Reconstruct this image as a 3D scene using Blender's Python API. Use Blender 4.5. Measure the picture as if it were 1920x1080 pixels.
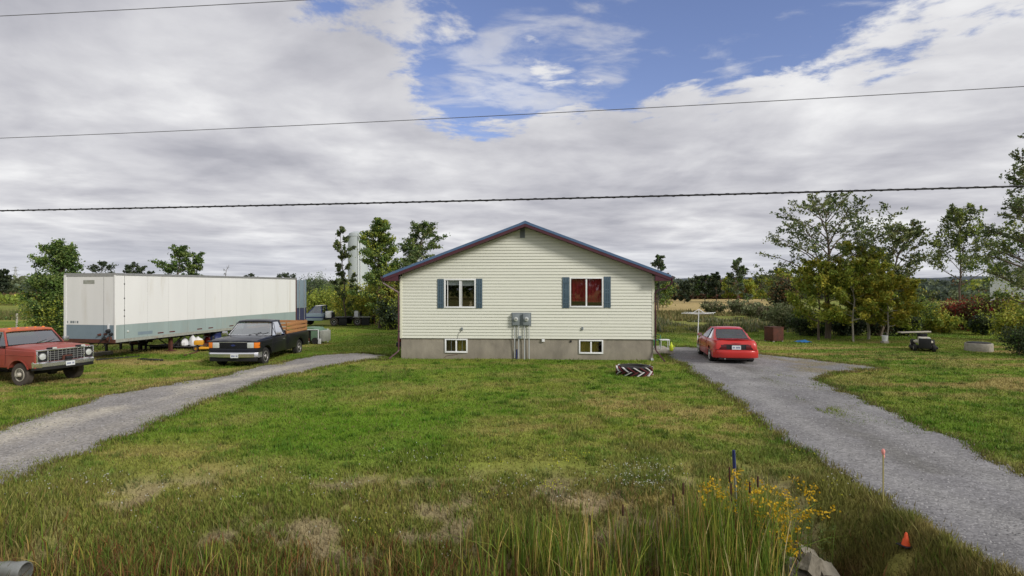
import bpy, bmesh, math, random
import numpy as np
from mathutils import Vector, Matrix, geometry as mgeo

for _o in list(bpy.data.objects):
    bpy.data.objects.remove(_o)
SC = bpy.context.scene
COL = SC.collection
R = math.radians
FPX = 1110.0          # focal length in photo pixels (1920 wide)
CAMH = 3.0

# ------------------------------------------------------------------ camera, world, sun, exposure
cam_d = bpy.data.cameras.new('camera')
cam_d.sensor_width = 36.0
cam_d.lens = 36.0 * FPX / 1920.0
cam_d.clip_start = 0.1
cam_d.clip_end = 6000
cam_d.shift_y = -0.001
cam = bpy.data.objects.new('camera', cam_d)
cam.location = (0, 0, CAMH)
cam.rotation_euler = (R(90), 0, 0)
COL.objects.link(cam)
SC.camera = cam
SC.view_settings.view_transform = 'Standard'
SC.view_settings.look = 'None'
SC.view_settings.gamma = 1
SC.view_settings.use_curve_mapping = False
SC.view_settings.exposure = 0.34

SUN_DIR = Vector((0.70, -0.56, 0.50)).normalized()      # towards the sun
sd = bpy.data.lights.new('sun', 'SUN')
sd.energy = 2.3
sd.angle = R(14)
sd.color = (1.0, 0.955, 0.88)
sun = bpy.data.objects.new('sun', sd)
sun.rotation_euler = SUN_DIR.to_track_quat('Z', 'Y').to_euler()
sun.location = (30, -30, 40)
COL.objects.link(sun)

W = bpy.data.worlds.new('World')
SC.world = W
W.use_nodes = True
nt = W.node_tree
nt.nodes.clear()
class NB:
    """small node builder"""
    def __init__(s, nt): s.nt = nt
    def n(s, typ, **kw):
        nd = s.nt.nodes.new(typ)
        for k, v in kw.items():
            if k.startswith('i_'):
                k2 = k[2:]
                k2 = int(k2) if k2.isdigit() else k2
                if hasattr(v, 'links') or isinstance(v, bpy.types.NodeSocket): s.nt.links.new(v, nd.inputs[k2])
                else: nd.inputs[k2].default_value = v
            else: setattr(nd, k, v)
        return nd
    def m(s, op, a, b=0.0, c=0.0, clamp=False):
        nd = s.nt.nodes.new('ShaderNodeMath'); nd.operation = op; nd.use_clamp = clamp
        for i, v in enumerate((a, b, c)):
            if isinstance(v, bpy.types.NodeSocket): s.nt.links.new(v, nd.inputs[i])
            else: nd.inputs[i].default_value = v
        return nd.outputs[0]
    def mix(s, f, a, b, mode='MIX'):
        nd = s.nt.nodes.new('ShaderNodeMixRGB'); nd.blend_type = mode
        for i, v in enumerate((f, a, b)):
            if isinstance(v, bpy.types.NodeSocket): s.nt.links.new(v, nd.inputs[i])
            else:
                nd.inputs[i].default_value = v if i == 0 else (tuple(v) + (1.0,))[:4]
        return nd.outputs[0]
    def ramp(s, f, stops, interp='EASE'):
        nd = s.nt.nodes.new('ShaderNodeValToRGB'); cr = nd.color_ramp; cr.interpolation = interp
        while len(cr.elements) < len(stops): cr.elements.new(0.5)
        for e, (p, c) in zip(cr.elements, stops):
            e.position = p
            e.color = (c, c, c, 1) if isinstance(c, (int, float)) else (tuple(c) + (1.0,))[:4]
        s.nt.links.new(f, nd.inputs[0]); return nd.outputs[0]
    def noise(s, vec, scale, detail=4, rough=0.55, dist=0.0, w=None):
        nd = s.nt.nodes.new('ShaderNodeTexNoise')
        if w is not None:
            nd.noise_dimensions = '4D'; nd.inputs['W'].default_value = w
        nd.inputs['Scale'].default_value = scale; nd.inputs['Detail'].default_value = detail
        nd.inputs['Roughness'].default_value = rough; nd.inputs['Distortion'].default_value = dist
        if vec is not None: s.nt.links.new(vec, nd.inputs['Vector'])
        return nd.outputs[0]
    def comb(s, x, y, z=0.0):
        nd = s.nt.nodes.new('ShaderNodeCombineXYZ')
        for i, v in enumerate((x, y, z)):
            if isinstance(v, bpy.types.NodeSocket): s.nt.links.new(v, nd.inputs[i])
            else: nd.inputs[i].default_value = v
        return nd.outputs[0]

B = NB(nt)
tc = B.n('ShaderNodeTexCoord')
sep = B.n('ShaderNodeSeparateXYZ', i_0=tc.outputs['Generated'])
dx, dy, dz = sep.outputs
dzc = B.m('ADD', B.m('MAXIMUM', dz, 0.0), 0.03)
px_ = B.m('DIVIDE', dx, dzc)
py_ = B.m('DIVIDE', dy, dzc)
P = B.comb(px_, py_, 0.0)
sky = B.n('ShaderNodeTexSky', sky_type='NISHITA', sun_disc=False)
sky.sun_elevation = math.asin(SUN_DIR.z)
sky.sun_rotation = math.atan2(SUN_DIR.x, SUN_DIR.y)
sky.air_density = 1.0; sky.dust_density = 0.4; sky.ozone_density = 2.5
blue = B.mix(1.0, sky.outputs[0], (0.120, 0.102, 0.116), 'MULTIPLY')
# cloud deck, laid out on a plane overhead: an opening ahead to the upper right, closed elsewhere
def blob(cx, cy, rx, ry):
    a = B.m('DIVIDE', B.m('SUBTRACT', px_, cx), rx)
    b = B.m('DIVIDE', B.m('SUBTRACT', py_, cy), ry)
    return B.m('SQRT', B.m('ADD', B.m('MULTIPLY', a, a), B.m('MULTIPLY', b, b)))
hole = B.m('SMOOTH_MIN', blob(0.54, 2.10, 0.95, 1.10), blob(-0.14, 2.70, 0.40, 0.78), 0.30)
nA = B.noise(P, 2.4, 8, 0.62, 0.25, 3.1)
nB = B.noise(P, 0.9, 5, 0.5, 0.2, 7.7)
edge = B.m('ADD', hole, B.m('MULTIPLY', B.m('SUBTRACT', nA, 0.5), 2.6))
cover = B.ramp(edge, [(0.0, 0.0), (0.66, 0.0), (1.04, 1.0)], 'EASE')
# thin broken cloud inside the opening
nW = B.noise(B.n('ShaderNodeMapping', i_Vector=P, i_Rotation=(0, 0, 0.5), i_Scale=(1.0, 1.35, 1)).outputs[0], 2.5, 7, 0.58, 0.35, 1.9)
wispL = B.m('SUBTRACT', nW, B.m('MULTIPLY', B.m('SUBTRACT', 1.0, B.ramp(blob(0.13, 2.55, 0.46, 0.66), [(0.0, 1.0), (0.7, 0.9), (1.25, 0.0)])), 0.13))
wisp = B.ramp(wispL, [(0.0, 0.0), (0.38, 0.0), (0.58, 0.62), (0.75, 0.9)], 'EASE')
cover = B.m('MAXIMUM', cover, wisp)
# light and dark bellies of the deck (cells grow a little with distance, as a real layered deck reads)
rr_ = B.m('SQRT', B.m('ADD', B.m('MULTIPLY', px_, px_), B.m('MULTIPLY', py_, py_)))
kk_ = B.m('POWER', B.m('ADD', rr_, 0.5), -0.42)
PN = B.comb(B.m('MULTIPLY', px_, kk_), B.m('MULTIPLY', py_, kk_), 0.0)
nC = B.noise(PN, 2.1, 6, 0.52, 0.35, 11.3)
nD = B.noise(B.n('ShaderNodeMapping', i_Vector=PN, i_Scale=(0.55, 1.0, 1)).outputs[0], 1.7, 4, 0.5, 0.3, 5.2)
shade = B.m('ADD', B.m('MULTIPLY', nC, 0.62), B.m('MULTIPLY', nD, 0.38))
shade = B.m('ADD', shade, B.m('MULTIPLY', B.m('SUBTRACT', nA, 0.5), 0.16))
cl = B.ramp(shade, [(0.37, (0.335, 0.338, 0.378)), (0.46, (0.44, 0.44, 0.475)), (0.54, (0.545, 0.545, 0.57)), (0.63, (0.70, 0.70, 0.71))], 'LINEAR')
# sunlit rim of the cloud round the opening
rim = B.ramp(edge, [(0.86, 0.0), (1.0, 1.0), (1.0, 1.0)])
rim2 = B.ramp(edge, [(0.0, 1.0), (0.95, 1.0), (1.0, 1.0)])
near_edge = B.m('MULTIPLY', B.m('SUBTRACT', 1.55, B.m('MINIMUM', hole, 1.55)), 1.0)
cl = B.mix(B.m('MULTIPLY', near_edge, 0.28, clamp=True), cl, (0.72, 0.72, 0.72))
col = B.mix(cover, blue, cl)
# far deck thins to a paler, bluer band at the horizon
hz = B.ramp(dz, [(0.0, 1.0), (0.03, 0.7), (0.10, 0.0)])
col = B.mix(B.m('MULTIPLY', hz, 0.45), col, (0.50, 0.53, 0.59))
below = B.ramp(dz, [(0.0, 0.0), (0.001, 0.0)])
bg = B.n('ShaderNodeBackground', i_Color=col, i_Strength=1.0)
B.n('ShaderNodeOutputWorld', i_Surface=bg.outputs[0])
# ------------------------------------------------------------------ noise and ground
def _h(ix, iy, s):
    n = (ix.astype(np.int64) * 374761393 + iy.astype(np.int64) * 668265263 + s * 1274126177) & 0xffffffff
    n = ((n ^ (n >> 13)) * 1103515245) & 0xffffffff
    n = (n ^ (n >> 16)) & 0xffffffff
    return (n % 100003) / 100003.0
def vn(x, y, s=0):
    ix = np.floor(x); iy = np.floor(y); fx = x - ix; fy = y - iy
    fx = fx * fx * (3 - 2 * fx); fy = fy * fy * (3 - 2 * fy)
    a = _h(ix, iy, s); b = _h(ix + 1, iy, s); c = _h(ix, iy + 1, s); d = _h(ix + 1, iy + 1, s)
    return (a * (1 - fx) + b * fx) * (1 - fy) + (c * (1 - fx) + d * fx) * fy
def fbm(x, y, s=0, o=4):
    t = 0; a = 0.5; f = 1.0; n = 0
    for i in range(o):
        t = t + a * vn(x * f + 17.3 * i, y * f - 9.1 * i, s + i); n += a; a *= 0.55; f *= 2.1
    return t / n
def ss(a, b, x):
    t = np.clip((x - a) / (b - a), 0, 1); return t * t * (3 - 2 * t)
def arr(*v): return [np.atleast_1d(np.asarray(q, float)) for q in v]
def fillmask(x, y):
    r = ss(3.9, 4.9, x) * (1 - ss(9.4, 11.0, x))
    l = ss(5.5, 6.7, -x) * (1 - ss(12.2, 13.6, -x))
    return np.maximum(r, l)
def gz(x, y):
    x, y = arr(x, y)
    prof = np.interp(y, [-20, 2.9, 3.4, 4.2, 5.6, 6.4, 7.5, 8.3, 9.3, 10.4, 12], [.36, .36, .33, .12, -.5, -.70, -.66, -.42, -.12, -.02, 0])
    ramp = np.interp(y, [-20, 3.0, 9.5], [.355, .355, 0.0])
    m = fillmask(x, y)
    z = prof * (1 - m) + ramp * m
    z = z - .27 * np.exp(-((x + 16.5) / 4.5) ** 2 - ((y - 20) / 5) ** 2)
    z = z - .10 * np.exp(-((x + 10.9) / 3) ** 2 - ((y - 24) / 4) ** 2)
    off = ss(9.0, 7.5, y) * ss(3.5, 4.5, y) * (1 - m)
    z = z + off * .16 * (fbm(x * 1.3, y * 1.3, 5, 4) - .5) + ss(9.8, 8.8, y) * (1 - m) * .10 * (fbm(x * 2.5, y * 2.5, 8, 3) - .5)
    z = z + .05 * (fbm(x * .35, y * .35, 3, 2) - .5) * ss(4, 9, y)
    far = ss(60, 300, y)
    z = z + far * 1.2 * (fbm(x * .008, y * .008, 4, 2) - .5)
    return z
def gzf(x, y): return float(gz(x, y)[0])
def pxg(px, py, dz=0.0):
    """photo pixel -> point on the ground (dz above it)"""
    z = 0.0
    for _ in range(6):
        Y = (CAMH - z - dz) * FPX / (py - 538.0)
        X = (px - 960.0) / FPX * Y
        z = gzf(X, Y)
    return X, Y
def pxY(px, py, Y): return (px - 960.0) / FPX * Y, CAMH - (py - 538.0) / FPX * Y

def poly_px(pts): return np.array([pxg(a, b) for a, b in pts])
def resample(poly, step, amp, seed, freq=1.6):
    out = []
    n = len(poly)
    for i in range(n):
        a = poly[i]; b = poly[(i + 1) % n]; L = np.linalg.norm(b - a); k = max(1, int(L / step))
        nr = np.array([b[1] - a[1], a[0] - b[0]]) / max(L, 1e-6)
        for j in range(k):
            p = a + (b - a) * j / k
            q = p + nr * amp * 2 * (fbm(*arr(p[0] * freq, p[1] * freq), seed, 4)[0] - .5)
            out.append(q)
    return np.array(out)
RP = poly_px([(1768, 1085), (1722, 1040), (1660, 965), (1592, 900), (1500, 838), (1405, 770), (1330, 716), (1272, 682), (1250, 668), (1238, 660), (1240, 652), (1290, 650), (1330, 655), (1418, 664), (1500, 672), (1600, 684), (1668, 692), (1560, 699), (1530, 712), (1580, 735), (1660, 765), (1730, 798), (1812, 836), (1922, 892), (2010, 935)])
RP = np.vstack([RP, [[9.6, 5.5], [10.2, 3.0], [5.1, 3.0], [4.95, 5.2]]])
RP = resample(RP, .10, .36, 31)
LP = poly_px([(2, 914), (90, 876), (182, 842), (270, 802), (352, 770), (430, 738), (505, 714), (600, 690), (700, 674), (722, 676), (728, 668), (700, 664), (640, 663), (575, 670), (500, 685), (432, 700), (385, 712), (330, 718), (270, 732), (200, 742), (110, 770), (0, 806)])
LP = np.vstack([LP, [[-12.0, 10.0], [-12.6, 6.0], [-13.4, 3.0], [-6.4, 3.0], [-7.3, 6.0]]])
LP = resample(LP, .10, .42, 47, 1.3)
def inpoly(poly, x, y):
    x, y = arr(x, y)
    inside = np.zeros(x.shape, bool)
    xi, yi = poly[:, 0], poly[:, 1]
    xj, yj = np.roll(xi, 1), np.roll(yi, 1)
    bb = (x > xi.min()) & (x < xi.max()) & (y > yi.min()) & (y < yi.max())
    idx = np.where(bb)[0]
    X, Y = x[idx], y[idx]; c = np.zeros(X.shape, bool)
    for a, b, c0, d in zip(xi, yi, xj, yj):
        if b == d: continue
        c ^= ((b > Y) != (d > Y)) & (X < (c0 - a) * (Y - b) / (d - b) + a)
    inside[idx] = c
    return inside

def lerp(a, b, t): return a * (1 - t[:, None]) + b * t[:, None]
G1 = np.array([.066, .112, .012]); G2 = np.array([.105, .135, .022]); G3 = np.array([.042, .080, .010])
DRY = np.array([.185, .150, .062]); DIRT = np.array([.195, .160, .108]); RED = np.array([.085, .050, .022]); TAN = np.array([.235, .185, .095])
def baremask(x, y):
    return ss(.56, .66, fbm(x * 1.5 + 4, y * 1.7, 18, 5) + .16 * (vn(x * 7, y * 7, 19) - .5))
def gcol(x, y):
    """albedo of grass and soil at a place: lawn, dry patches, bare bank, ditch, far fields"""
    x, y = arr(x, y)
    a = fbm(x * .55, y * .55, 11, 4); b = fbm(x * .22 + 5, y * .22, 12, 3); c = fbm(x * 1.7, y * 2.6, 13, 4)
    col = lerp(np.tile(G1, (len(x), 1)), G2, ss(.38, .66, a))
    col = lerp(col, G3, ss(.55, .75, b) * .7)
    dryness = ss(.50, .72, fbm(x * .45 + 3, y * .9, 14, 4)) * .45
    dryness += ss(.45, .62, c) * .75 * np.exp(-((x - 3.6) / 3.0) ** 2 - ((y - 14.0) / 3.6) ** 2)
    dryness += ss(.52, .68, fbm(x * .25, y * 1.1, 15, 4)) * .9 * ss(9, 12, x) * ss(13, 18, y) * (1 - ss(30, 36, y))
    dryness += ss(.48, .64, fbm(x * .5, y * 1.4, 16, 4)) * .9 * ss(9, 11.5, -x) * ss(36, 26, y)
    dryness += .4 * ss(12, 9, y)
    col = lerp(col, DRY, np.clip(dryness, 0, .85))
    # bright strip left of the middle of the lawn
    g = np.exp(-((x + 3.2) / 2.8) ** 2 - ((y - 14.5) / 5.0) ** 2) * .75
    col = lerp(col, np.array([.068, .128, .010]), g * ss(.75, .5, a))
    # bare bank towards the ditch
    m = 1 - fillmask(x, y)
    bank = ss(10.2, 9.0, y) * ss(6.8, 7.6, y) * m
    col = lerp(col, DIRT * .72, bank * baremask(x, y) * .85)
    wet = ss(8.0, 7.2, y) * m * ss(3.6, 4.8, y)
    col = lerp(col, RED, wet * (.5 + .5 * ss(.4, .6, c)))
    edge = ss(9.5, 6.5, y) * (1 - m)
    col = lerp(col, DRY * .9, edge * ss(.4, .6, c) * .6)
    # worn line along the driveways and the foot of the house
    # far: rough pasture, then tan stubble to the right
    yb = np.where(x > 6, 37, 50)
    rough = ss(yb, yb + 7, y)
    col = lerp(col, np.array([.115, .125, .036]), rough * (.5 + .5 * ss(.4, .6, fbm(x * .08, y * .16, 20, 3))))
    tan = ss(66, 74, y + 4 * (b - .5)) * ss(8, 16, x) * ss(120, 90, x) * ss(330, 240, y) * ss(.47, .42, x / np.maximum(y, 1))
    col = lerp(col, TAN, tan * .9)
    tl = ss(80, 110, y) * ss(-5, -20, x)
    col = lerp(col, np.array([.19, .18, .06]), tl * .7 * ss(.35, .6, fbm(x * .02, y * .07, 22, 3)))
    return np.clip(col * np.array([1.74, 1.66, 1.50]), .004, .9)

# ------------------------------------------------------------------ mesh helpers
def link(o, parent=None):
    COL.objects.link(o)
    if parent is not None: o.parent = parent
    return o
def tag(o, label=None, cat=None, group=None, kind=None):
    if label: o['label'] = label
    if cat: o['category'] = cat
    if group: o['group'] = group
    if kind: o['kind'] = kind
    return o
def empty(name, loc, rz=0.0, label=None, cat=None, group=None):
    o = bpy.data.objects.new(name, None)
    o.location = loc; o.rotation_euler = (0, 0, rz); o.empty_display_size = .2
    COL.objects.link(o)
    return tag(o, label, cat, group)
def copy_tree(o, parent=None):
    c = o.copy(); COL.objects.link(c)
    if parent is not None: c.parent = parent
    for ch in list(o.children): copy_tree(ch, c)
    return c
def np_mesh(name, V, F, C=None, mat=None, parent=None, smooth=False):
    V = np.asarray(V, np.float32); F = np.asarray(F, np.int32)
    me = bpy.data.meshes.new(name)
    k = F.shape[1]; nf = len(F)
    me.vertices.add(len(V)); me.vertices.foreach_set('co', V.ravel())
    me.loops.add(nf * k); me.loops.foreach_set('vertex_index', F.ravel())
    me.polygons.add(nf); me.polygons.foreach_set('loop_start', np.arange(0, nf * k, k, dtype=np.int32))
    me.update(calc_edges=True)
    if C is not None:
        at = me.attributes.new('Col', 'FLOAT_COLOR', 'POINT')
        cc = np.ones((len(V), 4), np.float32); cc[:, :3] = C
        at.data.foreach_set('color', cc.ravel())
    if smooth: me.polygons.foreach_set('use_smooth', np.ones(nf, bool))
    if mat: me.materials.append(mat)
    o = bpy.data.objects.new(name, me)
    return link(o, parent)

class MB:
    def __init__(s): s.v = []; s.f = []; s.m = []; s.mi = 0
    def add(s, vs, fs):
        k = len(s.v); s.v += [tuple(p) for p in vs]
        s.f += [tuple(i + k for i in f) for f in fs]; s.m += [s.mi] * len(fs); return s
    def box(s, x0, x1, y0, y1, z0, z1, M=None):
        vs = [Vector((x, y, z)) for z in (z0, z1) for x, y in ((x0, y0), (x1, y0), (x1, y1), (x0, y1))]
        if M is not None: vs = [M @ p for p in vs]
        return s.add(vs, [(3, 2, 1, 0), (4, 5, 6, 7), (0, 1, 5, 4), (1, 2, 6, 5), (2, 3, 7, 6), (3, 0, 4, 7)])
    def prism(s, poly, a0, a1, axis='y'):
        """poly in the plane normal to axis; y: (x,z), x: (y,z), z: (x,y)"""
        n = len(poly)
        def P(p, a): return {'y': (p[0], a, p[1]), 'x': (a, p[0], p[1]), 'z': (p[0], p[1], a)}[axis]
        vs = [P(p, a0) for p in poly] + [P(p, a1) for p in poly]
        fs = [tuple(range(n)), tuple(range(2 * n - 1, n - 1, -1))] + [(i, i + n, (i + 1) % n + n, (i + 1) % n) for i in range(n)]
        return s.add(vs, fs)
    def hexa(s, b, t):
        """4 bottom points, 4 top points"""
        return s.add(list(b) + list(t), [(3, 2, 1, 0), (4, 5, 6, 7), (0, 1, 5, 4), (1, 2, 6, 5), (2, 3, 7, 6), (3, 0, 4, 7)])
    def quad(s, a, b, c, d): return s.add([a, b, c, d], [(0, 1, 2, 3)])
    def tube(s, pts, r, n=8, cap=True):
        pts = [Vector(p) for p in pts]; rs = r if isinstance(r, (list, tuple)) else [r] * len(pts)
        k = len(s.v); up = None
        for i, p in enumerate(pts):
            d = (pts[min(i + 1, len(pts) - 1)] - pts[max(i - 1, 0)]).normalized()
            if up is None or abs(up.dot(d)) > .95: up = Vector((0, 0, 1)) if abs(d.z) < .9 else Vector((1, 0, 0))
            u = d.cross(up).normalized(); w = u.cross(d).normalized(); up = w
            s.v += [tuple(p + (u * math.cos(2 * math.pi * j / n) + w * math.sin(2 * math.pi * j / n)) * rs[i]) for j in range(n)]
        for i in range(len(pts) - 1):
            for j in range(n):
                a = k + i * n + j; b = k + i * n + (j + 1) % n
                s.f.append((a, b, b + n, a + n)); s.m.append(s.mi)
        if cap:
            s.f.append(tuple(k + j for j in range(n - 1, -1, -1))); s.m.append(s.mi)
            s.f.append(tuple(k + (len(pts) - 1) * n + j for j in range(n))); s.m.append(s.mi)
        return s
    def lathe(s, prof, n=24, axis='y', c=(0, 0, 0), closed=False):
        """prof: (axial, radius)"""
        k = len(s.v)
        for a, r in prof:
            for j in range(n):
                t = 2 * math.pi * j / n; p, q = r * math.cos(t), r * math.sin(t)
                v = {'y': (p, a, q), 'z': (p, q, a), 'x': (a, p, q)}[axis]
                s.v.append((v[0] + c[0], v[1] + c[1], v[2] + c[2]))
        m = len(prof)
        for i in range(m if closed else m - 1):
            for j in range(n):
                a = k + i * n + j; b = k + i * n + (j + 1) % n; i2 = (i + 1) % m
                s.f.append((a, b, k + i2 * n + (j + 1) % n, k + i2 * n + j)); s.m.append(s.mi)
        if not closed:
            s.f.append(tuple(k + j for j in range(n))); s.m.append(s.mi)
            s.f.append(tuple(k + (m - 1) * n + j for j in range(n - 1, -1, -1))); s.m.append(s.mi)
        return s
    def loft(s, rings, cap=True, closed=True):
        k = len(s.v); n = len(rings[0])
        for r in rings: s.v += [tuple(p) for p in r]
        for i in range(len(rings) - 1):
            for j in range(n if closed else n - 1):
                a = k + i * n + j; b = k + i * n + (j + 1) % n
                s.f.append((a, b, b + n, a + n)); s.m.append(s.mi)
        if cap:
            s.f.append(tuple(k + j for j in range(n - 1, -1, -1))); s.m.append(s.mi)
            s.f.append(tuple(k + (len(rings) - 1) * n + j for j in range(n))); s.m.append(s.mi)
        return s
    def build(s, name, mat, parent=None, bevel=0, seg=2, smooth=None, loc=None, rot=None, sub=0, angle=35, link_it=True):
        me = bpy.data.meshes.new(name)
        me.from_pydata(s.v, [], s.f)
        mats = mat if isinstance(mat, (list, tuple)) else [mat]
        for m in mats: me.materials.append(m)
        if len(mats) > 1: me.polygons.foreach_set('material_index', s.m)
        bm = bmesh.new(); bm.from_mesh(me)
        bmesh.ops.recalc_face_normals(bm, faces=bm.faces)
        if sub:
            bmesh.ops.subdivide_edges(bm, edges=bm.edges, cuts=sub, use_grid_fill=True)
        if bevel:
            es = [e for e in bm.edges if len(e.link_faces) == 2 and e.calc_face_angle(0) > R(angle)]
            if es: bmesh.ops.bevel(bm, geom=es, offset=bevel, segments=seg, profile=.6, affect='EDGES', clamp_overlap=True)
        if smooth is None: smooth = bool(bevel)
        if smooth:
            for f in bm.faces: f.smooth = True
            for e in bm.edges:
                if len(e.link_faces) == 2 and e.calc_face_angle(0) > R(angle): e.smooth = False
        bm.to_mesh(me); bm.free()
        o = bpy.data.objects.new(name, me)
        if loc: o.location = loc
        if rot: o.rotation_euler = rot
        return link(o, parent) if link_it else o

# ------------------------------------------------------------------ materials
def material(name, color, rough=.6, metal=0.0, var=.18, vscale=3.0, bump=.0, bscale=30, spec=.4, color2=None, c2f=None, coat=0.0, trans=None, stretch=(1, 1, 1), dirt=None):
    m = bpy.data.materials.new(name); m.use_nodes = True
    t = m.node_tree; t.nodes.clear(); b = NB(t)
    co = b.n('ShaderNodeTexCoord').outputs['Object']
    mp = b.n('ShaderNodeMapping', i_Vector=co, i_Scale=stretch).outputs[0]
    n1 = b.noise(mp, vscale, 6, .62, .2)
    k = b.ramp(n1, [(.25, 1 - var), (.75, 1 + var * .6)], 'LINEAR')
    c = b.mix(1.0, color, k, 'MULTIPLY')
    if color2 is not None:
        f = b.ramp(b.noise(mp, vscale * .7, 7, .68, .4, 4.4), [(c2f[0], 0.0), (c2f[1], 1.0)], 'LINEAR')
        c = b.mix(f, c, color2)
    if dirt is not None:    # grime rising from the lower edge, dirt = (z0, z1, colour, amount)
        sp = b.n('ShaderNodeSeparateXYZ', i_0=co)
        g = b.m('DIVIDE', b.m('SUBTRACT', dirt[1], sp.outputs[2]), dirt[1] - dirt[0], clamp=True)
        g = b.m('MULTIPLY', b.m('MULTIPLY', g, b.noise(mp, vscale * 2.2, 6, .7)), dirt[3] * 1.7, clamp=True)
        c = b.mix(g, c, dirt[2])
    p = b.n('ShaderNodeBsdfPrincipled', i_Roughness=rough, i_Metallic=metal)
    p.inputs['Specular IOR Level'].default_value = spec
    if coat: p.inputs['Coat Weight'].default_value = coat; p.inputs['Coat Roughness'].default_value = .12
    t.links.new(c, p.inputs['Base Color'])
    if var and rough > .2:
        t.links.new(b.m('ADD', b.m('MULTIPLY', n1, .25), rough - .12), p.inputs['Roughness'])
    if bump:
        bn = b.n('ShaderNodeBump', i_Strength=bump, i_Distance=.02, i_Height=b.noise(co, bscale, 5, .6))
        t.links.new(bn.outputs[0], p.inputs['Normal'])
    b.n('ShaderNodeOutputMaterial', i_Surface=p.outputs[0])
    return m
def attr_mat(name, rough=.8, trans=0.0, var=.0, vscale=4., bump=0., spec=.2, fine=0.0):
    m = bpy.data.materials.new(name); m.use_nodes = True
    t = m.node_tree; t.nodes.clear(); b = NB(t)
    c = b.n('ShaderNodeAttribute', attribute_name='Col').outputs['Color']
    co = b.n('ShaderNodeTexCoord').outputs['Object']
    if var: c = b.mix(1.0, c, b.ramp(b.noise(co, vscale, 6, .7), [(.25, 1 - var), (.75, 1 + var)], 'LINEAR'), 'MULTIPLY')
    if fine: c = b.mix(1.0, c, b.ramp(b.noise(co, 38, 3, .7), [(.3, 1 - fine), (.7, 1 + fine)], 'LINEAR'), 'MULTIPLY')
    p = b.n('ShaderNodeBsdfPrincipled', i_Roughness=rough); p.inputs['Specular IOR Level'].default_value = spec
    t.links.new(c, p.inputs['Base Color'])
    if bump:
        bn = b.n('ShaderNodeBump', i_Strength=bump, i_Distance=.03, i_Height=b.noise(co, 22, 5, .65))
        t.links.new(bn.outputs[0], p.inputs['Normal'])
    out = p.outputs[0]
    if trans:
        tr = b.n('ShaderNodeBsdfTranslucent'); t.links.new(c, tr.inputs[0])
        mx = b.n('ShaderNodeMixShader', i_0=trans); t.links.new(p.outputs[0], mx.inputs[1]); t.links.new(tr.outputs[0], mx.inputs[2]); out = mx.outputs[0]
    b.n('ShaderNodeOutputMaterial', i_Surface=out)
    return m
def glass_mat(name, tint=(.75, .8, .8), refl=.11, rough=.02):
    m = bpy.data.materials.new(name); m.use_nodes = True
    t = m.node_tree; t.nodes.clear(); b = NB(t)
    lw = b.n('ShaderNodeLayerWeight', i_0=.25)
    f = b.m('ADD', b.m('MULTIPLY', lw.outputs['Fresnel'], .75), refl, clamp=True)
    tr = b.n('ShaderNodeBsdfTransparent', i_0=tuple(tint) + (1,))
    gl = b.n('ShaderNodeBsdfGlossy', i_0=(.9, .93, .95, 1)); gl.inputs['Roughness'].default_value = rough
    mx = b.n('ShaderNodeMixShader', i_0=f); t.links.new(tr.outputs[0], mx.inputs[1]); t.links.new(gl.outputs[0], mx.inputs[2])
    b.n('ShaderNodeOutputMaterial', i_Surface=mx.outputs[0])
    return m

M = {}
M['ground'] = attr_mat('ground_soil_and_turf', .95, 0, .28, 1.3, .6, .1, .35)
M['blade'] = attr_mat('grass_blade', .62, .25, 0, 4, 0, .25)
M['leaf'] = attr_mat('leaf', .6, .3, 0, 4, 0, .25)
M['bark'] = material('bark', (.13, .10, .075), .9, var=.4, vscale=9, bump=.6, bscale=25, stretch=(1, 1, .25))
M['bark_pale'] = material('bark_pale', (.34, .31, .26), .85, var=.35, vscale=8, bump=.4, bscale=25, stretch=(1, 1, .25))
M['road'] = material('road_asphalt', (.055, .055, .057), .9, var=.3, vscale=2, bump=.5, bscale=80)
M['siding'] = material('vinyl_siding_cream', (.69, .695, .61), .5, var=.035, vscale=1.6, stretch=(1, 1, 2), bump=.03, bscale=60, dirt=(.8, 2.6, (.50, .50, .38), .10))
M['trim_cream'] = material('cream_trim', (.74, .73, .60), .5, var=.05)
M['concrete'] = material('foundation_concrete', (.285, .255, .21), .92, var=.32, vscale=1.6, bump=.4, bscale=25, color2=(.40, .36, .29), c2f=(.46, .75), stretch=(1, 1, .45), dirt=(-.1, .42, (.13, .115, .075), .5))
M['concrete2'] = material('weathered_concrete', (.36, .33, .28), .92, var=.35, vscale=5, bump=.6, bscale=18, color2=(.20, .19, .15), c2f=(.5, .75))
M['roof_blue'] = material('blue_painted_metal_roof', (.075, .135, .245), .38, var=.12, spec=.5)
M['burgundy'] = material('burgundy_aluminium', (.072, .018, .030), .42, var=.14, spec=.5)
M['white'] = material('white_vinyl', (.78, .79, .80), .4, var=.04)
M['shutter'] = material('slate_blue_shutter', (.068, .112, .150), .6, var=.18, vscale=6)
M['meter'] = material('meter_grey_steel', (.235, .265, .285), .5, .3, var=.1)
M['conduit'] = material('pale_grey_conduit', (.42, .44, .45), .5, var=.12)
M['dark'] = material('black_paint_matt', (.012, .012, .014), .6, var=.2)
M['room'] = material('room_inside', (.028, .026, .026), .9, var=.2)
M['rearglass'] = glass_mat('dark_rear_glass', (.34, .38, .42), .10)
M['blind'] = material('blind_fabric', (.62, .66, .68), .8, var=.06)
M['curtain_red'] = material('red_curtain', (.42, .025, .035), .85, var=.25, vscale=2, color2=(.55, .16, .13), c2f=(.55, .8))
M['curtain_gold'] = material('mustard_curtain', (.42, .32, .07), .9, var=.25)
M['curtain_brown'] = material('brown_curtain', (.17, .10, .06), .9, var=.25)
M['pane'] = glass_mat('window_glass', (.86, .88, .88), .10)
M['autoglass'] = glass_mat('car_glass', (.50, .56, .58), .22)
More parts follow.
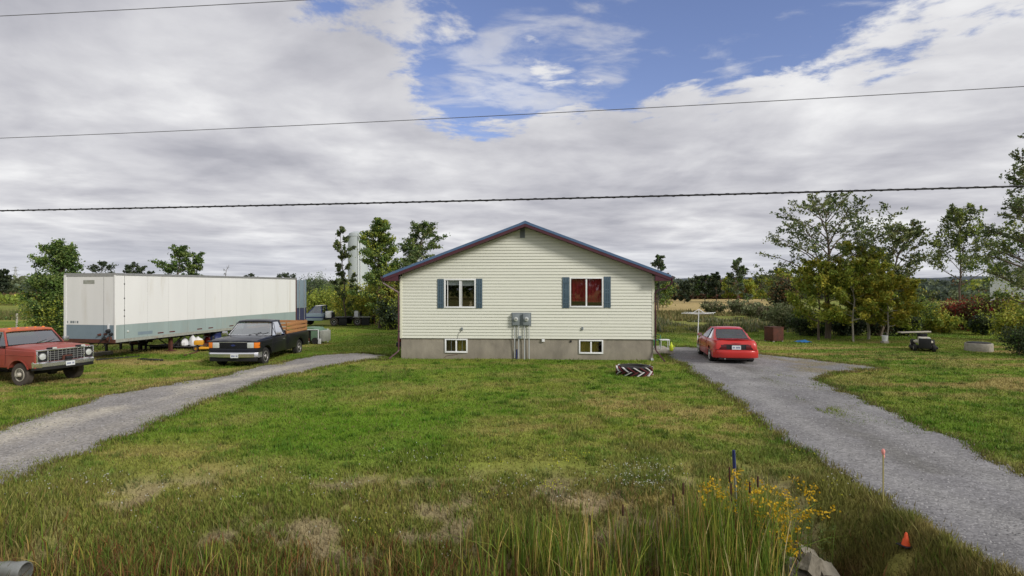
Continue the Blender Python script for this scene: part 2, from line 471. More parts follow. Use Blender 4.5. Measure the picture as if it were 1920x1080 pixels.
M['trailer_white'] = material('trailer_white_paint', (.73, .73, .725), .45, var=.05, vscale=1.6, color2=(.50, .46, .38), c2f=(.56, .85), stretch=(1, 1, .12))
M['trailer_teal'] = material('trailer_teal_band', (.29, .36, .355), .5, var=.12, vscale=1.8, color2=(.33, .30, .24), c2f=(.55, .85), stretch=(1, 1, .2))
M['trailer_blue'] = material('trailer_blue_grey', (.185, .24, .285), .5, var=.10, vscale=2)
M['alu'] = material('aluminium', (.42, .42, .42), .45, .7, var=.2, vscale=6)
M['alu_dull'] = material('dull_aluminium_rail', (.36, .37, .33), .6, .2, var=.25, vscale=8, color2=(.20, .10, .05), c2f=(.58, .75))
M['rust'] = material('rusty_steel', (.105, .034, .022), .85, var=.4, vscale=7, bump=.3, color2=(.06, .028, .02), c2f=(.45, .7))
M['black_steel'] = material('black_steel', (.02, .02, .022), .55, .3, var=.3)
M['rubber'] = material('tyre_rubber', (.022, .021, .020), .85, var=.3, vscale=9, bump=.2, bscale=60)
M['rubber_dusty'] = material('dusty_tyre', (.075, .062, .052), .9, var=.3, vscale=9)
M['red_paint'] = material('faded_orange_red_paint', (.29, .050, .036), .5, var=.18, vscale=2.2, color2=(.36, .105, .075), c2f=(.5, .8), coat=.15)
M['roof_red'] = material('orange_faded_roof_paint', (.46, .125, .060), .55, var=.18, vscale=3, color2=(.50, .19, .11), c2f=(.5, .8))
M['black_paint'] = material('black_car_paint', (.006, .006, .010), .38, var=.2, spec=.3, coat=.25, dirt=(.4, .8, (.03, .025, .02), .3))
M['hood_black'] = material('faded_black_hood_paint', (.010, .011, .020), .36, var=.3, spec=.35, coat=.25, color2=(.085, .085, .06), c2f=(.56, .88))
M['car_red'] = material('bright_red_car_paint', (.50, .022, .018), .36, var=.06, coat=.5, dirt=(.1, .5, (.20, .05, .035), .4))
M['chrome'] = material('chrome', (.72, .72, .74), .2, .9, var=.08)
M['rim_pale'] = material('painted_pale_rim', (.42, .39, .33), .55, .1, var=.2)
M['rim_grey'] = material('dull_hubcap', (.30, .29, .28), .4, .5, var=.2)
M['rim_silver'] = material('silver_wheel_cover', (.48, .48, .48), .35, .4, var=.1)
M['lamp'] = material('headlamp_glass', (.60, .62, .60), .15, .2, var=.05)
M['amber'] = material('amber_lens', (.75, .20, .02), .25, var=.05)
M['tail'] = material('dark_red_lens', (.10, .008, .012), .2, var=.05, coat=.5)
M['plate'] = material('licence_plate', (.66, .68, .70), .5, var=.04)
M['plate_ink'] = material('plate_blue_ink', (.03, .05, .18), .5, var=.04)
M['seat'] = material('dark_seat_fabric', (.06, .055, .06), .9, var=.2)
M['wood'] = material('stained_pine_boards', (.40, .19, .075), .7, var=.3, vscale=4, stretch=(.3, 1, 3), bump=.2)
M['wood_grey'] = material('weathered_wood', (.38, .35, .30), .85, var=.3, vscale=5, stretch=(.4, 2, 2), bump=.3)
M['yellow'] = material('yellow_machine_paint', (.62, .30, .02), .45, var=.2)
M['green_p'] = material('faded_green_paint', (.12, .20, .13), .6, var=.2)
M['plastic_white'] = material('white_plastic', (.72, .73, .75), .5, var=.08)
M['blue_p'] = material('blue_plastic', (.025, .14, .36), .5, var=.15)
M['lime'] = material('lime_yellow_plastic', (.62, .75, .04), .5, var=.05)
M['green_chair'] = material('green_plastic_chair', (.02, .14, .09), .5, var=.1)
M['orange'] = material('orange_cone_plastic', (.80, .10, .025), .55, var=.12)
M['pink'] = material('pink_ribbon', (.75, .30, .27), .7, var=.1)
M['door_navy'] = material('faded_navy_panel', (.035, .04, .085), .6, var=.2)
M['navy'] = material('navy_blue_paint', (.02, .03, .12), .5, var=.1)
M['stone'] = material('quarry_stone', (.24, .215, .17), .9, var=.3, vscale=4, bump=.8, bscale=14, color2=(.13, .12, .09), c2f=(.42, .7))
M['galv'] = material('galvanised_steel', (.30, .31, .30), .45, .6, var=.25, vscale=8)
M['wire'] = material('black_cable', (.018, .018, .020), .7, var=.1)
M['wire_thin'] = material('dull_grey_conductor', (.12, .12, .13), .6, .2, var=.1)
M['tyre_red'] = material('dark_red_painted_rubber', (.13, .015, .02), .7, var=.25)
M['tyre_white'] = material('white_painted_rubber', (.62, .60, .60), .7, var=.15)
M['barn'] = material('white_metal_cladding', (.68, .70, .72), .5, var=.06)
M['tower'] = material('pale_grey_column', (.40, .44, .45), .7, var=.06, vscale=.3)
M['cream_metal'] = material('cream_machine_paint', (.50, .47, .38), .5, var=.15)
M['skinbeige'] = material('beige_ceramic', (.62, .50, .33), .6, var=.2)
# ------------------------------------------------------------------ ground sheet, road, driveways
rng = np.random.default_rng(7)
def axis(a, b, step, out_lo, out_hi, g=1.16):
    core = list(np.arange(a, b + 1e-6, step)); lo = []; x = a; s = step
    while x > out_lo: s *= g; x -= s; lo.append(max(x, out_lo))
    hi = []; x = b; s = step
    while x < out_hi: s *= g; x += s; hi.append(min(x, out_hi))
    return np.array(lo[::-1] + core + hi)
xs = axis(-21, 21, .17, -2600, 2600); ys = axis(3.4, 30, .15, -400, 3200)
GX, GY = np.meshgrid(xs, ys)
gx, gy = GX.ravel(), GY.ravel()
gzv = gz(gx, gy)
nx, ny = len(xs), len(ys)
ii = (np.arange(ny - 1)[:, None] * nx + np.arange(nx - 1)[None, :]).ravel()
GF = np.stack([ii, ii + 1, ii + nx + 1, ii + nx], 1)
gc = gcol(gx, gy)
ground = np_mesh('ground', np.stack([gx, gy, gzv], 1), GF, gc, M['ground'], smooth=True)
tag(ground, kind='structure')

mb = MB(); mb.quad((-400, -3.6, .372), (400, -3.6, .372), (400, 2.9, .372), (-400, 2.9, .372))
tag(mb.build('road', M['road']), kind='structure')

def gravel_material():
    m = bpy.data.materials.new('driveway_gravel'); m.use_nodes = True
    t = m.node_tree; t.nodes.clear(); b = NB(t)
    c = b.n('ShaderNodeAttribute', attribute_name='Col').outputs['Color']
    co = b.n('ShaderNodeTexCoord').outputs['Object']
    vo = b.n('ShaderNodeTexVoronoi', i_Vector=co, i_Scale=26.0)
    sp = b.n('ShaderNodeSeparateColor', i_0=vo.outputs['Color'])
    c = b.mix(1.0, c, b.ramp(sp.outputs[0], [(0, .76), (.5, .98), (1, 1.32)], 'LINEAR'), 'MULTIPLY')
    c = b.mix(1.0, c, b.ramp(b.noise(co, 1.4, 6, .65), [(.3, .84), (.7, 1.15)], 'LINEAR'), 'MULTIPLY')
    p = b.n('ShaderNodeBsdfPrincipled', i_Roughness=.95); p.inputs['Specular IOR Level'].default_value = .15
    t.links.new(c, p.inputs['Base Color'])
    bn = b.n('ShaderNodeBump', i_Strength=.45, i_Distance=.02, i_Height=b.m('SUBTRACT', 1.0, vo.outputs['Distance']))
    t.links.new(bn.outputs[0], p.inputs['Normal'])
    b.n('ShaderNodeOutputMaterial', i_Surface=p.outputs[0])
    return m
M['gravel'] = gravel_material()
GRAVEL = np.array([.185, .180, .183]); PALE = np.array([.44, .40, .33])
def dcolR(x, y):
    c = np.tile(GRAVEL, (len(x), 1)) * (0.9 + .3 * fbm(x * .5, y * .5, 61, 3))[:, None]
    cx = np.interp(y, [6, 9, 14, 19, 24], [6.7, 6.7, 7.3, 8.2, 8.8])
    rut = np.exp(-((np.abs(x - cx) - .8) / .30) ** 2) * ss(.3, .55, fbm(x * .7, y * .35, 68, 3))
    c = lerp(c, np.array([.275, .268, .26]), rut * .55)
    mid = np.exp(-((x - cx) / .35) ** 2) * ss(.45, .6, fbm(x * 1.5, y * .7, 69, 3)); c = lerp(c, np.array([.125, .12, .105]), mid * .6)
    c = lerp(c, np.array([.27, .265, .26]), ss(.55, .7, fbm(x * .9, y * .5, 62, 4)) * .6)
    c = lerp(c, np.array([.20, .17, .11]), ss(.5, .62, fbm(x * 1.2, y * 1.2, 64, 3)) * ss(9.0, 11, x) * .8)
    return c
def dcolL(x, y):
    c = np.tile(GRAVEL * np.array([1.28, 1.24, 1.16]), (len(x), 1)) * (0.9 + .3 * fbm(x * .5, y * .5, 65, 3))[:, None]
    # pale worn wheel track along the far side of the drive
    cx = np.interp(y, [3, 9, 12, 14, 18, 21, 24.5], [-10.4, -10.2, -10.1, -10.0, -9.6, -8.9, -7.8])
    tr = np.exp(-((x - cx) / .55) ** 2) * ss(.30, .55, fbm(x * .8, y * .5, 66, 4)) * ss(26, 21, y)
    cx2 = cx + 1.6
    tr2 = np.exp(-((x - cx2) / .35) ** 2) * ss(.40, .6, fbm(x * .8, y * .5, 67, 4)) * .5
    c = lerp(c, PALE, np.clip(tr * .95 + tr2 * .6, 0, 1))
    return c
def drive(name, poly, fcol, step):
    x0, y0 = poly.min(0); x1, y1 = poly.max(0)
    X, Y = np.meshgrid(np.arange(x0, x1, step), np.arange(y0, y1, step)); X = X.ravel(); Y = Y.ravel()
    ins = inpoly(poly, X, Y); X, Y = X[ins], Y[ins]
    n = len(poly)
    pts = [Vector(p) for p in poly] + [Vector(p) for p in zip(X, Y)]
    ed = [(i, (i + 1) % n) for i in range(n)]
    v, e, f, *_ = mgeo.delaunay_2d_cdt(pts, ed, [], 1, 1e-4)
    vx = np.array([p[0] for p in v]); vy = np.array([p[1] for p in v])
    lift = .030 * np.ones(len(vx)); lift[:n] = .004
    vz = gz(vx, vy) + lift
    f = [t for t in f if len(t) == 3]
    o = np_mesh(name, np.stack([vx, vy, vz], 1), np.array(f), fcol(vx, vy), M['gravel'], smooth=True)
    return tag(o, kind='structure')
drive('driveway', RP, dcolR, .22)
drive('driveway', LP, dcolL, .22)

# dark hills far beyond the right field, haze blue put into their colour
mbh = MB(); vs = []; fs = []
n = 90
for i in range(n + 1):
    x = 120 + i * 12; h = 14 + 14 * float(fbm(*arr(i * .13, 2.0), 71, 4)[0]) * ss(*[0, 12, i]) 
    vs += [(x, 1150, -1), (x, 1150 + 20 * math.sin(i), h * .8), (x, 1240, h * 1.15), (x, 1400, -1)]
for i in range(n):
    for k in range(3):
        a = i * 4 + k; fs.append((a, a + 4, a + 5, a + 1))
mbh.add(vs, fs)
M['hill'] = material('hazy_wooded_hillside', (.050, .068, .085), .95, var=.3, vscale=.03)
tag(mbh.build('hills', M['hill'], smooth=True), kind='structure')

# house footprint, used to keep grass out
HX, HY = -4.65, 24.80
HANG = math.atan2(24.18 - 24.80, 5.77 + 4.65)
HW, HD = 10.44, 11.0
def inhouse(x, y):
    c, s = math.cos(-HANG), math.sin(-HANG)
    u = (x - HX) * c - (y - HY) * s; v = (x - HX) * s + (y - HY) * c
    return (u > -.02) & (u < HW + .02) & (v > -.01) & (v < HD)

# ------------------------------------------------------------------ grass
def blades(name, X, Y, H, Wd, C, lean=.35, seed=1, two=False):
    r = np.random.default_rng(seed); n = len(X)
    Z = gz(X, Y) - .005
    a = r.uniform(0, 2 * math.pi, n); la = r.uniform(0, 2 * math.pi, n); l = r.uniform(0, lean, n) * H
    ux, uy = np.cos(a) * Wd / 2, np.sin(a) * Wd / 2
    lx, ly = np.cos(la) * l, np.sin(la) * l
    base1 = np.stack([X - ux, Y - uy, Z], 1); base2 = np.stack([X + ux, Y + uy, Z], 1)
    tip = np.stack([X + lx, Y + ly, Z + H], 1)
    if not two:
        V = np.stack([base1, base2, tip], 1).reshape(-1, 3)
        F = np.arange(3 * n).reshape(n, 3)
        CC = np.repeat(C, 3, 0)
        return V, F, CC
    m = .55
    mid1 = np.stack([X - ux * .8 + lx * .3, Y - uy * .8 + ly * .3, Z + H * m], 1)
    mid2 = np.stack([X + ux * .8 + lx * .3, Y + uy * .8 + ly * .3, Z + H * m], 1)
    V = np.stack([base1, base2, mid2, mid1, tip], 1).reshape(-1, 3)
    k = np.arange(n)[:, None] * 5
    F = np.concatenate([k + np.array([[0, 1, 2]]), k + np.array([[0, 2, 3]]), k + np.array([[3, 2, 4]])], 0)
    return V, F, np.repeat(C, 5, 0)
def scatter_frustum(n, y0, y1, seed, spread=1.02, pw=1.0):
    """points over the wedge of ground the photograph covers, thinner with distance"""
    r = np.random.default_rng(seed)
    u = r.uniform(0, 1, n)
    Y = y0 * (y1 / y0) ** u
    X = r.uniform(-1, 1, n) * (960 / FPX * Y * spread + 1.0)
    return X, Y, r
GX_, GY_, r = scatter_frustum(450000, 5.6, 46, 3)
keep = ~inhouse(GX_, GY_)
inR = inpoly(RP, GX_, GY_); inL = inpoly(LP, GX_, GY_)
patch = (fbm(GX_ * 1.2, GY_ * .9, 64, 3) > .545) & (GX_ > np.interp(GY_, [8, 12, 16, 22, 30], [8.3, 8.0, 8.6, 10.2, 11])) & (GY_ > 12)
def edged(poly, sel, X, Y):
    P_ = poly[sel]; d = np.full(len(X), 9.0)
    for p in P_[::2]: d = np.minimum(d, (X - p[0]) ** 2 + ((Y - p[1]) * .6) ** 2)
    return np.sqrt(d)
dR = edged(RP, (RP[:, 0] > 7.6) & (RP[:, 1] > 8) & (RP[:, 1] < 27) & ~((RP[:, 1] > 25.5) & (RP[:, 0] < 11)), GX_, GY_)
nR = fbm(GX_ * 1.6, GY_ * .9, 94, 4)
patch |= inR & (GX_ > 10.2) & (GY_ > 15) & (fbm(GX_ * 1.1, GY_ * 2.2, 97, 4) > .56 - .05 * (GX_ - 10.2))
patch |= inR & (GY_ > 12) & (dR < 1.6) & (nR > .44 + .10 * dR)
dL = edged(LP, LP[:, 1] > 8, GX_, GY_)
patchL = inL & (dL < .6) & (nR > .50 + .18 * dL)
keep &= ~((inR & ~patch) | (inL & ~patchL))
bare = baremask(GX_, GY_) > .55
keep &= ~(bare & (GY_ < 10.3) & (r.uniform(0, 1, len(GX_)) < .75) & (fillmask(GX_, GY_) < .5))
X, Y = GX_[keep], GY_[keep]; n = len(X)
C = gcol(X, Y) * r.uniform(.62, 1.45, n)[:, None]
straw = r.uniform(0, 1, n) < .07
C[straw] = np.array([.26, .21, .09]) * r.uniform(.6, 1.1, straw.sum())[:, None]
tall = 1 + 1.0 * ss(.58, .8, fbm(X * .8, Y * .8, 33, 3)) + 1.2 * ss(10.0, 8.1, Y + 1.6 * (fbm(X * 1.1, Y * 1.1, 95, 3) - .5)) + 2.5 * ss(np.where(X > 6, 37, 52), np.where(X > 6, 43, 58), Y)
H = r.uniform(.028, .060, n) * tall
H *= 1 - .8 * ((X - 4.45) ** 2 + (Y - 6.75) ** 2 < .04)
V, F, CC = blades('g', X, Y, H, .012 + .0011 * Y, C, .7, 5)
tag(np_mesh('lawn_grass', V, F, CC, M['blade']), 'short mown green grass with dry straw patches covering the lawn round the house', 'grass', kind='stuff')

# taller tufts and weeds the mower left
tr_ = np.random.default_rng(55); cx_, cy_, _ = scatter_frustum(1700, 9.0, 27, 56)
X = (cx_[:, None] + tr_.normal(0, .07, (1700, 26))).ravel(); Y = (cy_[:, None] + tr_.normal(0, .07, (1700, 26))).ravel()
tone = np.repeat(tr_.uniform(.55, 1.25, 1700), 26)
k = ~inhouse(X, Y) & ~inpoly(RP, X, Y) & ~inpoly(LP, X, Y); X, Y, tone = X[k], Y[k], tone[k]; n = len(X)
C = gcol(X, Y) * np.array([.85, 1.08, .9]) * (tone * tr_.uniform(.8, 1.2, n))[:, None]
V, F, CC = blades('g', X, Y, tr_.uniform(.05, .11, n), .014 + .0011 * Y, C, .9, 57)
tag(np_mesh('lawn_tufts', V, F, CC, M['blade']), 'darker taller tufts of grass and weeds dotted over the lawn', 'grass', kind='stuff')

# rough verge and ditch grass
X, Y, r = scatter_frustum(100000, 5.2, 11.2, 9)
dens = ss(10.0, 8.3, Y + 2.0 * (fbm(X * .9, Y * 1.3, 96, 3) - .5)) * (1 - fillmask(X, Y) * .75) * (1 - .8 * baremask(X, Y))
k = (r.uniform(0, 1, len(X)) < dens * np.where(X > 3.6, .45, 1)) & ((X - 4.45) ** 2 + (Y - 6.8) ** 2 > .03) & ~inpoly(RP, X, Y) & ~inpoly(LP, X, Y)
X, Y = X[k], Y[k]; n = len(X)
C = gcol(X, Y) * r.uniform(.55, 1.5, n)[:, None]
s_ = r.uniform(0, 1, n); m1 = s_ < .25; C[m1] = np.array([.24, .17, .06]) * r.uniform(.5, 1.1, m1.sum())[:, None]
m2 = (s_ > .25) & (s_ < .62); C[m2] = np.array([.105, .165, .022]) * r.uniform(.6, 1.4, m2.sum())[:, None]
H = r.uniform(.05, .18, n) * (1 - .45 * ss(8.8, 10.4, Y)) * (1 + 1.1 * ss(8.2, 7.2, Y)) * np.where(X > 3.6, .6, 1)
wetz = (Y < 8.1) & (r.uniform(0, 1, n) < .28) & (fillmask(X, Y) < .5); C[wetz] = np.array([.20, .085, .03]) * r.uniform(.4, 1.3, wetz.sum())[:, None]
V, F, CC = blades('g', X, Y, H, r.uniform(.008, .018, n), C, .9, 6, True)
tag(np_mesh('ditch_grass', V, F, CC, M['blade']), 'rough green and straw coloured weeds along the bank of the ditch', 'weeds', kind='stuff')

def verge_fill():
    rr = np.random.default_rng(81); n = 9000
    X = rr.uniform(3.3, 5.2, n); Y = rr.uniform(5.2, 7.6, n); k = ~inpoly(RP, X, Y) & ((X - 4.45) ** 2 + (Y - 6.8) ** 2 > .02); X, Y = X[k], Y[k]; n = len(X)
    C = gcol(X, Y) * rr.uniform(.5, 1.35, n)[:, None]
    V, F, CC = blades('g', X, Y, rr.uniform(.10, .17, n), .014 * np.ones(n), C, .8, 82)
    tag(np_mesh('verge_grass', V, F, CC, M['blade']), 'short olive grass on the shoulder between the stone slabs and the gravel', 'grass', kind='stuff')
verge_fill()
# tufts creeping over the driveway edges
def edge_tufts():
    P_ = []
    rr = np.random.default_rng(12)
    for poly in (RP, LP):
        for p in poly:
            if p[1] < 6.2 or p[1] > 30: continue
            for _ in range(26): P_.append(p + rr.normal(0, .10, 2))
    P_ = np.array(P_); X, Y = P_[:, 0], P_[:, 1]
    n = len(X); C = gcol(X, Y) * rr.uniform(.5, 1.3, n)[:, None]
    s = rr.uniform(0, 1, n) < .35; C[s] = np.array([.20, .16, .07]) * rr.uniform(.5, 1.1, s.sum())[:, None]
    V, F, CC = blades('g', X, Y, rr.uniform(.04, .12, n), .014 + .0009 * Y, C, .8, 13)
    tag(np_mesh('edge_grass', V, F, CC, M['blade']), 'ragged dry grass creeping over the edges of the gravel driveways', 'grass', kind='stuff')
edge_tufts()

# long weeds: rough band at the foot of the trees, field edge behind the car
def rough(name, n, x0, x1, y0, y1, h0, h1, seed, cols, label, w=.05):
    r = np.random.default_rng(seed)
    X = r.uniform(x0, x1, n); Y = r.uniform(y0, y1, n)
    d = fbm(X * .35, Y * .35, seed, 3)
    k = (d > .42) & ~inhouse(X, Y); X, Y, d = X[k], Y[k], d[k]; n = len(X)
    cols = np.array(cols); C = cols[r.integers(0, len(cols), n)] * r.uniform(.6, 1.4, n)[:, None]
    H = r.uniform(h0, h1, n) * (.5 + 1.2 * ss(.42, .7, d))
    V, F, CC = blades('g', X, Y, H, r.uniform(.5, 1.3, n) * w, C, .6, seed)
    tag(np_mesh(name, V, F, CC, M['blade']), label, 'weeds', kind='stuff')
rough('field_weeds', 40000, 7, 30, 39, 52, .15, .55, 41, [(.10, .14, .04), (.17, .17, .07), (.30, .25, .12), (.07, .10, .03), (.22, .24, .17)], 'tall grey green weeds at the edge of the mown grass behind the red car', .09)
rough('field_weeds', 26000, 8, 40, 52, 70, .1, .35, 42, [(.16, .15, .05), (.26, .21, .09), (.12, .13, .04)], 'dry knee high grass of the field beyond the clothes line', .13)
rough('field_weeds', 30000, -60, -8, 53, 75, .25, .6, 43, [(.10, .13, .035), (.15, .15, .05), (.08, .11, .02), (.22, .19, .08)], 'rough uncut pasture behind the long trailer and the cab chassis truck', .09)

# ------------------------------------------------------------------ reeds and cattails in the ditch
def reeds():
    r = np.random.default_rng(21)
    pts = []
    # dense stand centre right, sparse stems to the left
    for _ in range(3700):
        px = r.uniform(860, 1440); Y = r.uniform(5.6, 8.0)
        d = 1.0 if px > 980 else .35
        if px < 960 and r.uniform() > d: continue
        if fbm(*arr(px / 60, Y * 1.2), 51, 3)[0] < .34: continue
        pts.append((px, Y, 1))
    for _ in range(1000):
        pts.append((r.normal(1395, 55), r.uniform(6.9, 8.3), .98))
    for _ in range(1500):
        px = r.uniform(-20, 900); Y = r.uniform(5.8, 7.6)
        if fbm(*arr(px / 55, Y), 52, 3)[0] < .46: continue
        pts.append((px, Y, .8))
    pts = np.array(pts); X = (pts[:, 0] - 960) / FPX * 7.2 * (1 + (pts[:, 1] - 7.2) * .05); Y = pts[:, 1]; k = pts[:, 2]
    n = len(X)
    hh = r.uniform(.45, .98, n) * k * np.where(pts[:, 0] > 1290, 1.35, np.where(pts[:, 0] > 980, 1.05, .95)) * np.where(pts[:, 0] < 900, .8, 1.0)
    hh *= 1 - .22 * ss(7.3, 8.0, Y)
    hh *= 1 - .45 * ss(6.9, 5.9, Y)
    cols = np.array([(.13, .21, .025), (.21, .26, .035), (.31, .29, .05), (.08, .14, .018), (.42, .30, .10), (.20, .10, .035), (.48, .40, .20)])
    pr = np.array([.28, .24, .13, .15, .10, .06, .04]); ci = r.choice(len(cols), n, p=pr)
    C = cols[ci] * r.uniform(.65, 1.3, n)[:, None]
    # ribbons with 4 segments, bent over near the tip
    Z = gz(X, Y) - .02; a = r.uniform(0, math.pi, n); la = r.uniform(0, 2 * math.pi, n)
    bend = r.uniform(.02, .22, n) ** 1.0; bend = np.where(r.uniform(0, 1, n) < .10, r.uniform(.4, .9, n), bend)
    W0 = r.uniform(.007, .017, n)
    ts = [0, .35, .65, .88, 1.0]; ws = [.9, 1, .8, .45, .03]
    rings = []
    for t, w in zip(ts, ws):
        ox = np.cos(la) * bend * hh * t ** 2.4; oy = np.sin(la) * bend * hh * t ** 2.4
        z = Z + hh * (t - bend * .35 * t ** 3)
        ux, uy = np.cos(a) * W0 * w / 2, np.sin(a) * W0 * w / 2
        rings += [np.stack([X + ox - ux, Y + oy - uy, z], 1), np.stack([X + ox + ux, Y + oy + uy, z], 1)]
    V = np.stack(rings, 1).reshape(-1, 3); b = np.arange(n)[:, None] * 10
    F = np.concatenate([b + np.array([[2 * i, 2 * i + 1, 2 * i + 3, 2 * i + 2]]) for i in range(4)], 0)
    tag(np_mesh('reeds', V, F, np.repeat(C, 10, 0), M['blade']), 'tall green and yellow reed blades standing thick in the wet ditch', 'reeds', kind='stuff')
reeds()

def cattail(px, py_top, py_bot, label, Y=7.35, head=.17):
    """a stalk with its brown seed head between the two heights"""
    X, zt = pxY(px, py_top, Y); _, zb = pxY(px, py_bot, Y)
    z0 = gzf(X, Y); rr = random.Random(int(px * 7 + py_top))
    e = empty('cattail', (X, Y, z0), 0, label, 'cattail', 'cattails standing in the ditch')
    lx = rr.uniform(-.04, .04)
    s = MB(); s.tube([(lx, 0, -.02), (lx * .5, 0, (zb - z0) * .5), (0, 0, zb - z0), (0, 0, zt - z0 + .07)], [.005, .004, .0035, .0015], 6); s.build('stalk', M['straw'], e)
    h = MB(); h.lathe([(zb - z0, .004), (zb - z0 + .012, .011), ((zb + zt) / 2 - z0, .013), (zt - z0 - .012, .011), (zt - z0, .003)], 9, 'z'); h.build('seed_head', M['cattail'], e, smooth=True)
    for k in range(3):
        a = rr.uniform(0, 6.28); L = (zt - z0) * rr.uniform(.6, .95); q = MB()
        c, sn = math.cos(a), math.sin(a); w = .006
        P0 = [(c * t ** 2 * .18 + lx * (1 - t), sn * t ** 2 * .18, L * t) for t in (0, .4, .75, 1)]
        vs = []
        for (x, y, z), ww in zip(P0, (1, 1, .7, .1)): vs += [(x - sn * w * ww, y + c * w * ww, z), (x + sn * w * ww, y - c * w * ww, z)]
        q.add(vs, [(0, 1, 3, 2), (2, 3, 5, 4), (4, 5, 7, 6)]); q.build('leaf', M['reedleaf'], e)
M['straw'] = material('straw_stem', (.30, .26, .10), .8, var=.2)
M['reedleaf'] = material('reed_leaf', (.12, .17, .025), .7, var=.3)
M['cattail'] = material('cattail_brown', (.055, .022, .014), .95, var=.3, vscale=20)
for a in [(1368, 875, 905, 'brown cattail head close to the blue tipped stake, upper of the two'), (1371, 905, 940, 'long brown cattail head just below the one at the blue tipped stake'),
          (1406, 903, 925, 'brown cattail to the right of the blue tipped stake, before the goldenrod'), (1421, 892, 914, 'dark thin cattail standing furthest right beside the goldenrod flowers'),
          (1281, 905, 928, 'brown cattail in front of the bare soil patch at the ditch'), (1262, 925, 948, 'short reddish cattail at the left edge of the tall reed stand'),
          (1168, 945, 968, 'brown cattail in front of the cluster of white asters'), (1106, 965, 985, 'small brown cattail low in the middle of the reeds')]:
    cattail(a[0], a[1], a[2], a[3])

# flowers
def flower_clump(name, label, cat, cx, cy, rad, h, nst, petal, psize, seed, per=7, stemcol=(.09, .13, .03), kind=None, group=None):
    r = np.random.default_rng(seed)
    z0 = gzf(cx, cy); e = empty(name, (cx, cy, z0), 0, label, cat, group)
    sv = MB(); V = []; F = []; C = []
    k = 0
    for i in range(nst):
        a = r.uniform(0, 6.28); d = rad * math.sqrt(r.uniform()); x, y = d * math.cos(a), d * math.sin(a)
        hh = h * r.uniform(.65, 1.05); tx, ty = x * 1.25 + r.normal(0, .02), y * 1.25 + r.normal(0, .02)
        zb = gzf(cx + x, cy + y) - z0
        sv.tube([(x, y, zb), ((x + tx) / 2, (y + ty) / 2, zb + hh * .6), (tx, ty, zb + hh)], [.004, .003, .002], 4)
        for j in range(int(hh * 26)):
            t = r.uniform(.1, .8); c = np.array([x + (tx - x) * t, y + (ty - y) * t, zb + hh * t]); b = r.uniform(0, 6.28); L = r.uniform(.03, .08)
            d1 = np.array([math.cos(b) * L, math.sin(b) * L, r.uniform(-.2, .6) * L]); w = np.array([-math.sin(b), math.cos(b), 0]) * .008
            V += [c, c + d1 * .5 + w, c + d1, c + d1 * .5 - w]; F.append((k, k + 1, k + 2, k + 3)); k += 4; C += [np.array(stemcol) * r.uniform(.6, 1.5)] * 4
        for j in range(per):
            c = np.array([tx, ty, zb + hh]) + r.normal(0, 1, 3) * np.array([psize * 2.2, psize * 2.2, psize * 1.4])
            u = r.normal(0, 1, 3); u /= np.linalg.norm(u); v = np.cross(u, r.normal(0, 1, 3)); v /= np.linalg.norm(v)
            s = psize * r.uniform(.5, 1.1)
            V += [c - u * s, c - v * s, c + u * s, c + v * s]; F.append((k, k + 1, k + 2, k + 3)); k += 4; C += [np.array(petal) * r.uniform(.75, 1.1)] * 4
    tag(sv.build('stem', M['reedleaf'], e), kind='stuff')
    tag(np_mesh('flowers', np.array(V), np.array(F), np.array(C), M['leaf'], e), kind='stuff')
    return e
YEL = (.62, .40, .02); WHT = (.62, .62, .56); LY = (.60, .60, .05)
gold = [(1340, 925, 8.0, .85, 9, 'goldenrod left of the blue tipped stake'), (1395, 905, 8.0, .95, 10, 'tallest goldenrod right behind the blue tipped stake'),
        (1440, 935, 7.8, .75, 14, 'broad bright yellow goldenrod right of the cattails'), (1470, 945, 7.9, .62, 9, 'goldenrod with arching heads near the end of the reed stand'),
        (1510, 925, 8.3, .55, 5, 'lone goldenrod on the grass slope with two flower heads'), (1526, 960, 8.0, .55, 5, 'goldenrod stem furthest right above the stone slabs'),
        (1478, 1005, 7.5, .35, 6, 'low goldenrod beside the stone slabs')]
for i, (px, py, Y, h, n, lab) in enumerate(gold):
    Y -= .45; X, zt = pxY(px, py - 12, Y); flower_clump('goldenrod', lab, 'flower', X, Y, .19, max(.2, zt - gzf(X, Y)), n + 2, YEL, .018, 80 + i, 16, group='goldenrod plants by the ditch')
for i, (px, py, rad, n, lab) in enumerate([(1205, 905, .38, 34, 'dense clump of white asters on the bank behind the reeds'), (1160, 890, .2, 12, 'small bunch of white asters left of the dense aster clump')]):
    X, Y = pxg(px, py + 22); flower_clump('aster_clump', lab, 'flowers', X, Y, rad, .22, n, WHT, .010, 100 + i, 4, group='white aster clumps on the bank')
# loose single flowers over the bank and lawn
def loose(name, spots, petal, s, label, seed):
    r = np.random.default_rng(seed); V = []; F = []; C = []; k = 0
    for (px, py, spx, spy, n) in spots:
        for _ in range(n):
            x, y = pxg(px + r.normal(0, spx), py + r.normal(0, spy)); z = gzf(x, y) + r.uniform(.05, .16)
            if inpoly(RP, x, y)[0] or inpoly(LP, x, y)[0]: continue
            for q in range(3):
                c = np.array([x, y, z]) + r.normal(0, s * .5, 3); u = r.normal(0, 1, 3); u /= np.linalg.norm(u); v = np.cross(u, r.normal(0, 1, 3)); v /= np.linalg.norm(v)
                V += [c - u * s, c - v * s, c + u * s, c + v * s]; F.append((k, k + 1, k + 2, k + 3)); k += 4; C += [np.array(petal) * r.uniform(.7, 1.1)] * 4
    tag(np_mesh(name, np.array(V), np.array(F), np.array(C), M['leaf']), label, 'flowers', kind='stuff')
